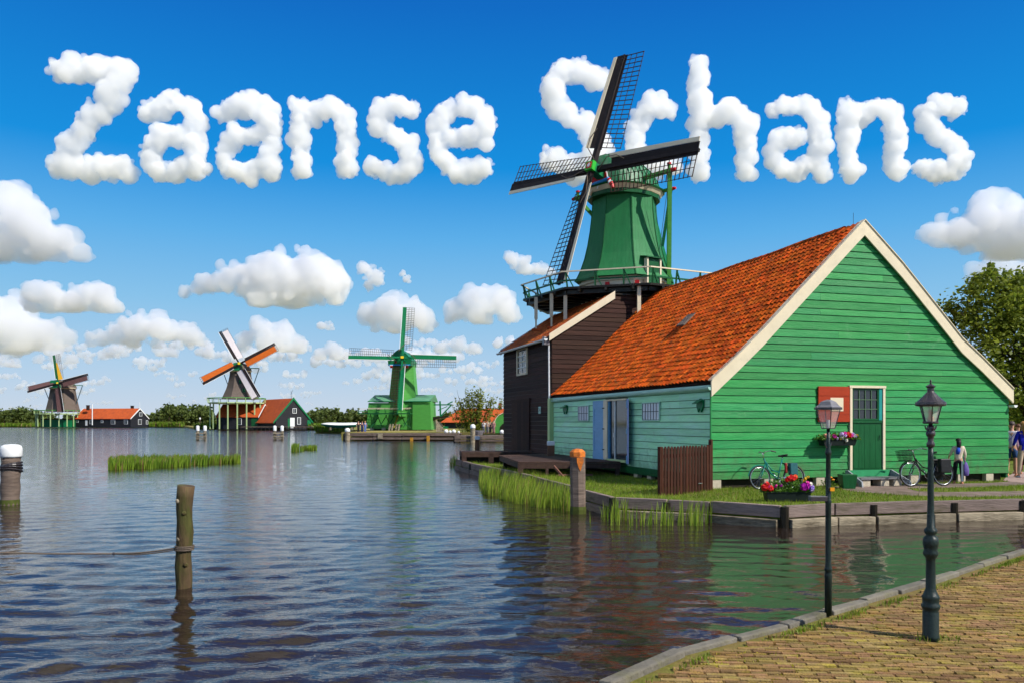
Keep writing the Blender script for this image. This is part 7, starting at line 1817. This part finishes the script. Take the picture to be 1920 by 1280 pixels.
CL = [
 ('tall cumulus at the left edge below the cloud letter Z', [(5, 385, 36), (40, 410, 42), (20, 450, 42), (75, 455, 33), (115, 455, 28), (145, 472, 18), (-30, 430, 50)], 2300, 3.0, 486),
 ('cumulus hanging above the far left windmill group, below the tall one', [(55, 572, 17), (95, 556, 25), (140, 562, 25), (180, 549, 26), (205, 572, 17), (130, 574, 18)], 3200, 2.6, 583),
 ('low cumulus mass touching the left edge over the far woods', [(0, 582, 33), (25, 610, 38), (60, 622, 28), (110, 625, 22), (0, 640, 30), (90, 642, 20), (40, 640, 24)], 3900, 2.4, 655),
 ('cumulus over the long farmhouse, left of the orange-sailed mill', [(180, 636, 15), (220, 622, 20), (262, 607, 26), (300, 620, 26), (345, 625, 20), (372, 637, 14), (250, 636, 18)], 4300, 2.2, 651),
 ('largest cumulus in the middle of the sky below the left cloud word', [(345, 546, 8), (368, 540, 11), (392, 530, 18), (425, 522, 24), (460, 522, 28), (505, 505, 36), (552, 500, 36), (598, 520, 34), (632, 545, 24), (572, 542, 30), (480, 542, 26), (528, 545, 28)], 3000, 3.0, 572),
 ('small ragged cloud right of the largest cumulus', [(684, 508, 13), (704, 518, 15), (690, 538, 9)], 3100, 1.9, None),
 ('tiny cloud wisp right of the small ragged cloud', [(756, 514, 5), (763, 524, 6)], 3100, 1.5, None),
 ('cumulus behind the upper sail of the light green mill', [(700, 592, 24), (735, 577, 27), (775, 590, 26), (800, 608, 17), (740, 604, 22)], 3700, 2.3, 622),
 ('cumulus right behind the orange-sailed windmill', [(462, 640, 16), (495, 622, 23), (530, 634, 23), (560, 646, 16), (505, 645, 18)], 4400, 2.2, 660),
 ('pair of small puffs between the two nearer far mills', [(603, 665, 13), (630, 659, 16), (650, 669, 9)], 4700, 1.8, 674),
 ('cumulus left of the dark warehouse above the shed roof', [(855, 586, 20), (895, 568, 27), (935, 563, 26), (957, 590, 18), (905, 592, 20)], 3700, 2.4, 607),
 ('small cloud under the left mill sail beside the gallery', [(962, 488, 14), (984, 499, 15), (1010, 504, 12), (1030, 512, 9)], 3200, 1.9, 514),
 ('flat cloud right of the light green mill sails', [(828, 652, 12), (858, 648, 15), (890, 654, 12)], 4900, 1.6, 662),
 ('large cumulus at the right edge above the broadleaf tree', [(1732, 440, 10), (1762, 443, 23), (1800, 428, 32), (1850, 413, 38), (1900, 415, 42), (1950, 435, 50), (1820, 455, 22), (1880, 458, 30)], 2600, 2.7, 476),
 ('paler low cloud behind the top of the broadleaf tree', [(1835, 515, 20), (1880, 508, 30), (1930, 515, 38)], 4000, 1.5, 535),
 ('small oval cloud over the gap between farmhouse and woods', [(305, 659, 12), (325, 661, 10)], 5000, 1.6, 668),
 ('small round puff left of the orange-sailed mill sail tip', [(388, 660, 11), (395, 668, 7)], 5000, 1.5, None),
 ('small oval cloud right above the farmhouse chimney side', [(200, 660, 11), (222, 657, 12)], 5000, 1.6, 668),
 ('tiny bright puff between the two middle cumulus clouds', [(602, 611, 8), (617, 612, 8)], 4200, 1.6, 618),
 ('small flat cloud at the left edge above the far woods', [(12, 680, 10), (30, 681, 8)], 5200, 1.4, 687),
 ('thin long cloud above the far left windmill sail', [(75, 674, 9), (105, 668, 12), (135, 672, 10), (165, 675, 7)], 5200, 1.4, 681),
]
for i, (lab, bl_, Y_, tau, base) in enumerate(CL): cloud('cloud', lab, [(x, y, r*1.2) for x, y, r in bl_], Y_, tau*.52, 300+i, 'cumulus clouds over the river', base=base, depth=1.4, vox=.12, amp=.26, ns=16)
# pale far clouds low over the horizon, then unseen added fill clouds: nobody could count them
gg = np.random.RandomState(77); hb = []
for i in range(210):
    x = gg.uniform(-250, 1100) if i < 165 else gg.uniform(1100, 2200); y = gg.uniform(640, 768); r = gg.uniform(6, 14)*(1-(y-640)/165)
    for k in range(gg.randint(2, 9)): hb.append((x+k*r*1.5, y+gg.randn()*2, r*gg.uniform(.7, 1.15)))
cloud('far_cloud_bank', None, hb, 6500, .60, 500, kind='stuff', vox=.16, ns=5, nb=3, amp=.3)
hb = []
for i in range(120):  # out-of-view clouds added round the sky to lift the ambient light
    a = gg.uniform(-PI, PI); el_ = gg.uniform(.10, .62)
    if math.cos(a) > .50 or (abs(a-math.atan2(SUN.x, SUN.y)) < .35 and el_ > .4): continue
    hb.append((a, el_, gg.uniform(110, 330)))
for i in range(150): hb.append((gg.uniform(-1.9, 1.1), gg.uniform(.74, 1.5), -gg.uniform(100, 230)))  # added above the frame, unseen, to whiten water reflections and fill light
mbv = []; mbf = []; o_ = 0
for a, el_, r in hb:
    D = 3200 if r > 0 else 1250; r = abs(r)
    for k in range(7):
         c = np.array([D*math.sin(a), D*math.cos(a), D*el_])+gg.randn(3)*[r, r, r*.25]; s = r*gg.uniform(.4, .8); mbv.append(c+ICO_V*s*[1, 1, .6]); mbf.append(ICO_F+o_); o_ += len(ICO_V)
tmp = tris_object('unseen_fill_clouds', np.concatenate(mbv), np.concatenate(mbf), M['white'])
md = tmp.modifiers.new('r', 'REMESH'); md.mode = 'VOXEL'; md.voxel_size = 26; dg = bpy.context.evaluated_depsgraph_get(); dg.update(); me = bpy.data.meshes.new_from_object(tmp.evaluated_get(dg)); bpy.data.objects.remove(tmp)
me.materials.clear(); me.materials.append(cloudmat(.02)); me.name = 'unseen_fill_clouds'; tag(link(bpy.data.objects.new('unseen_fill_clouds', me)), kind='stuff')
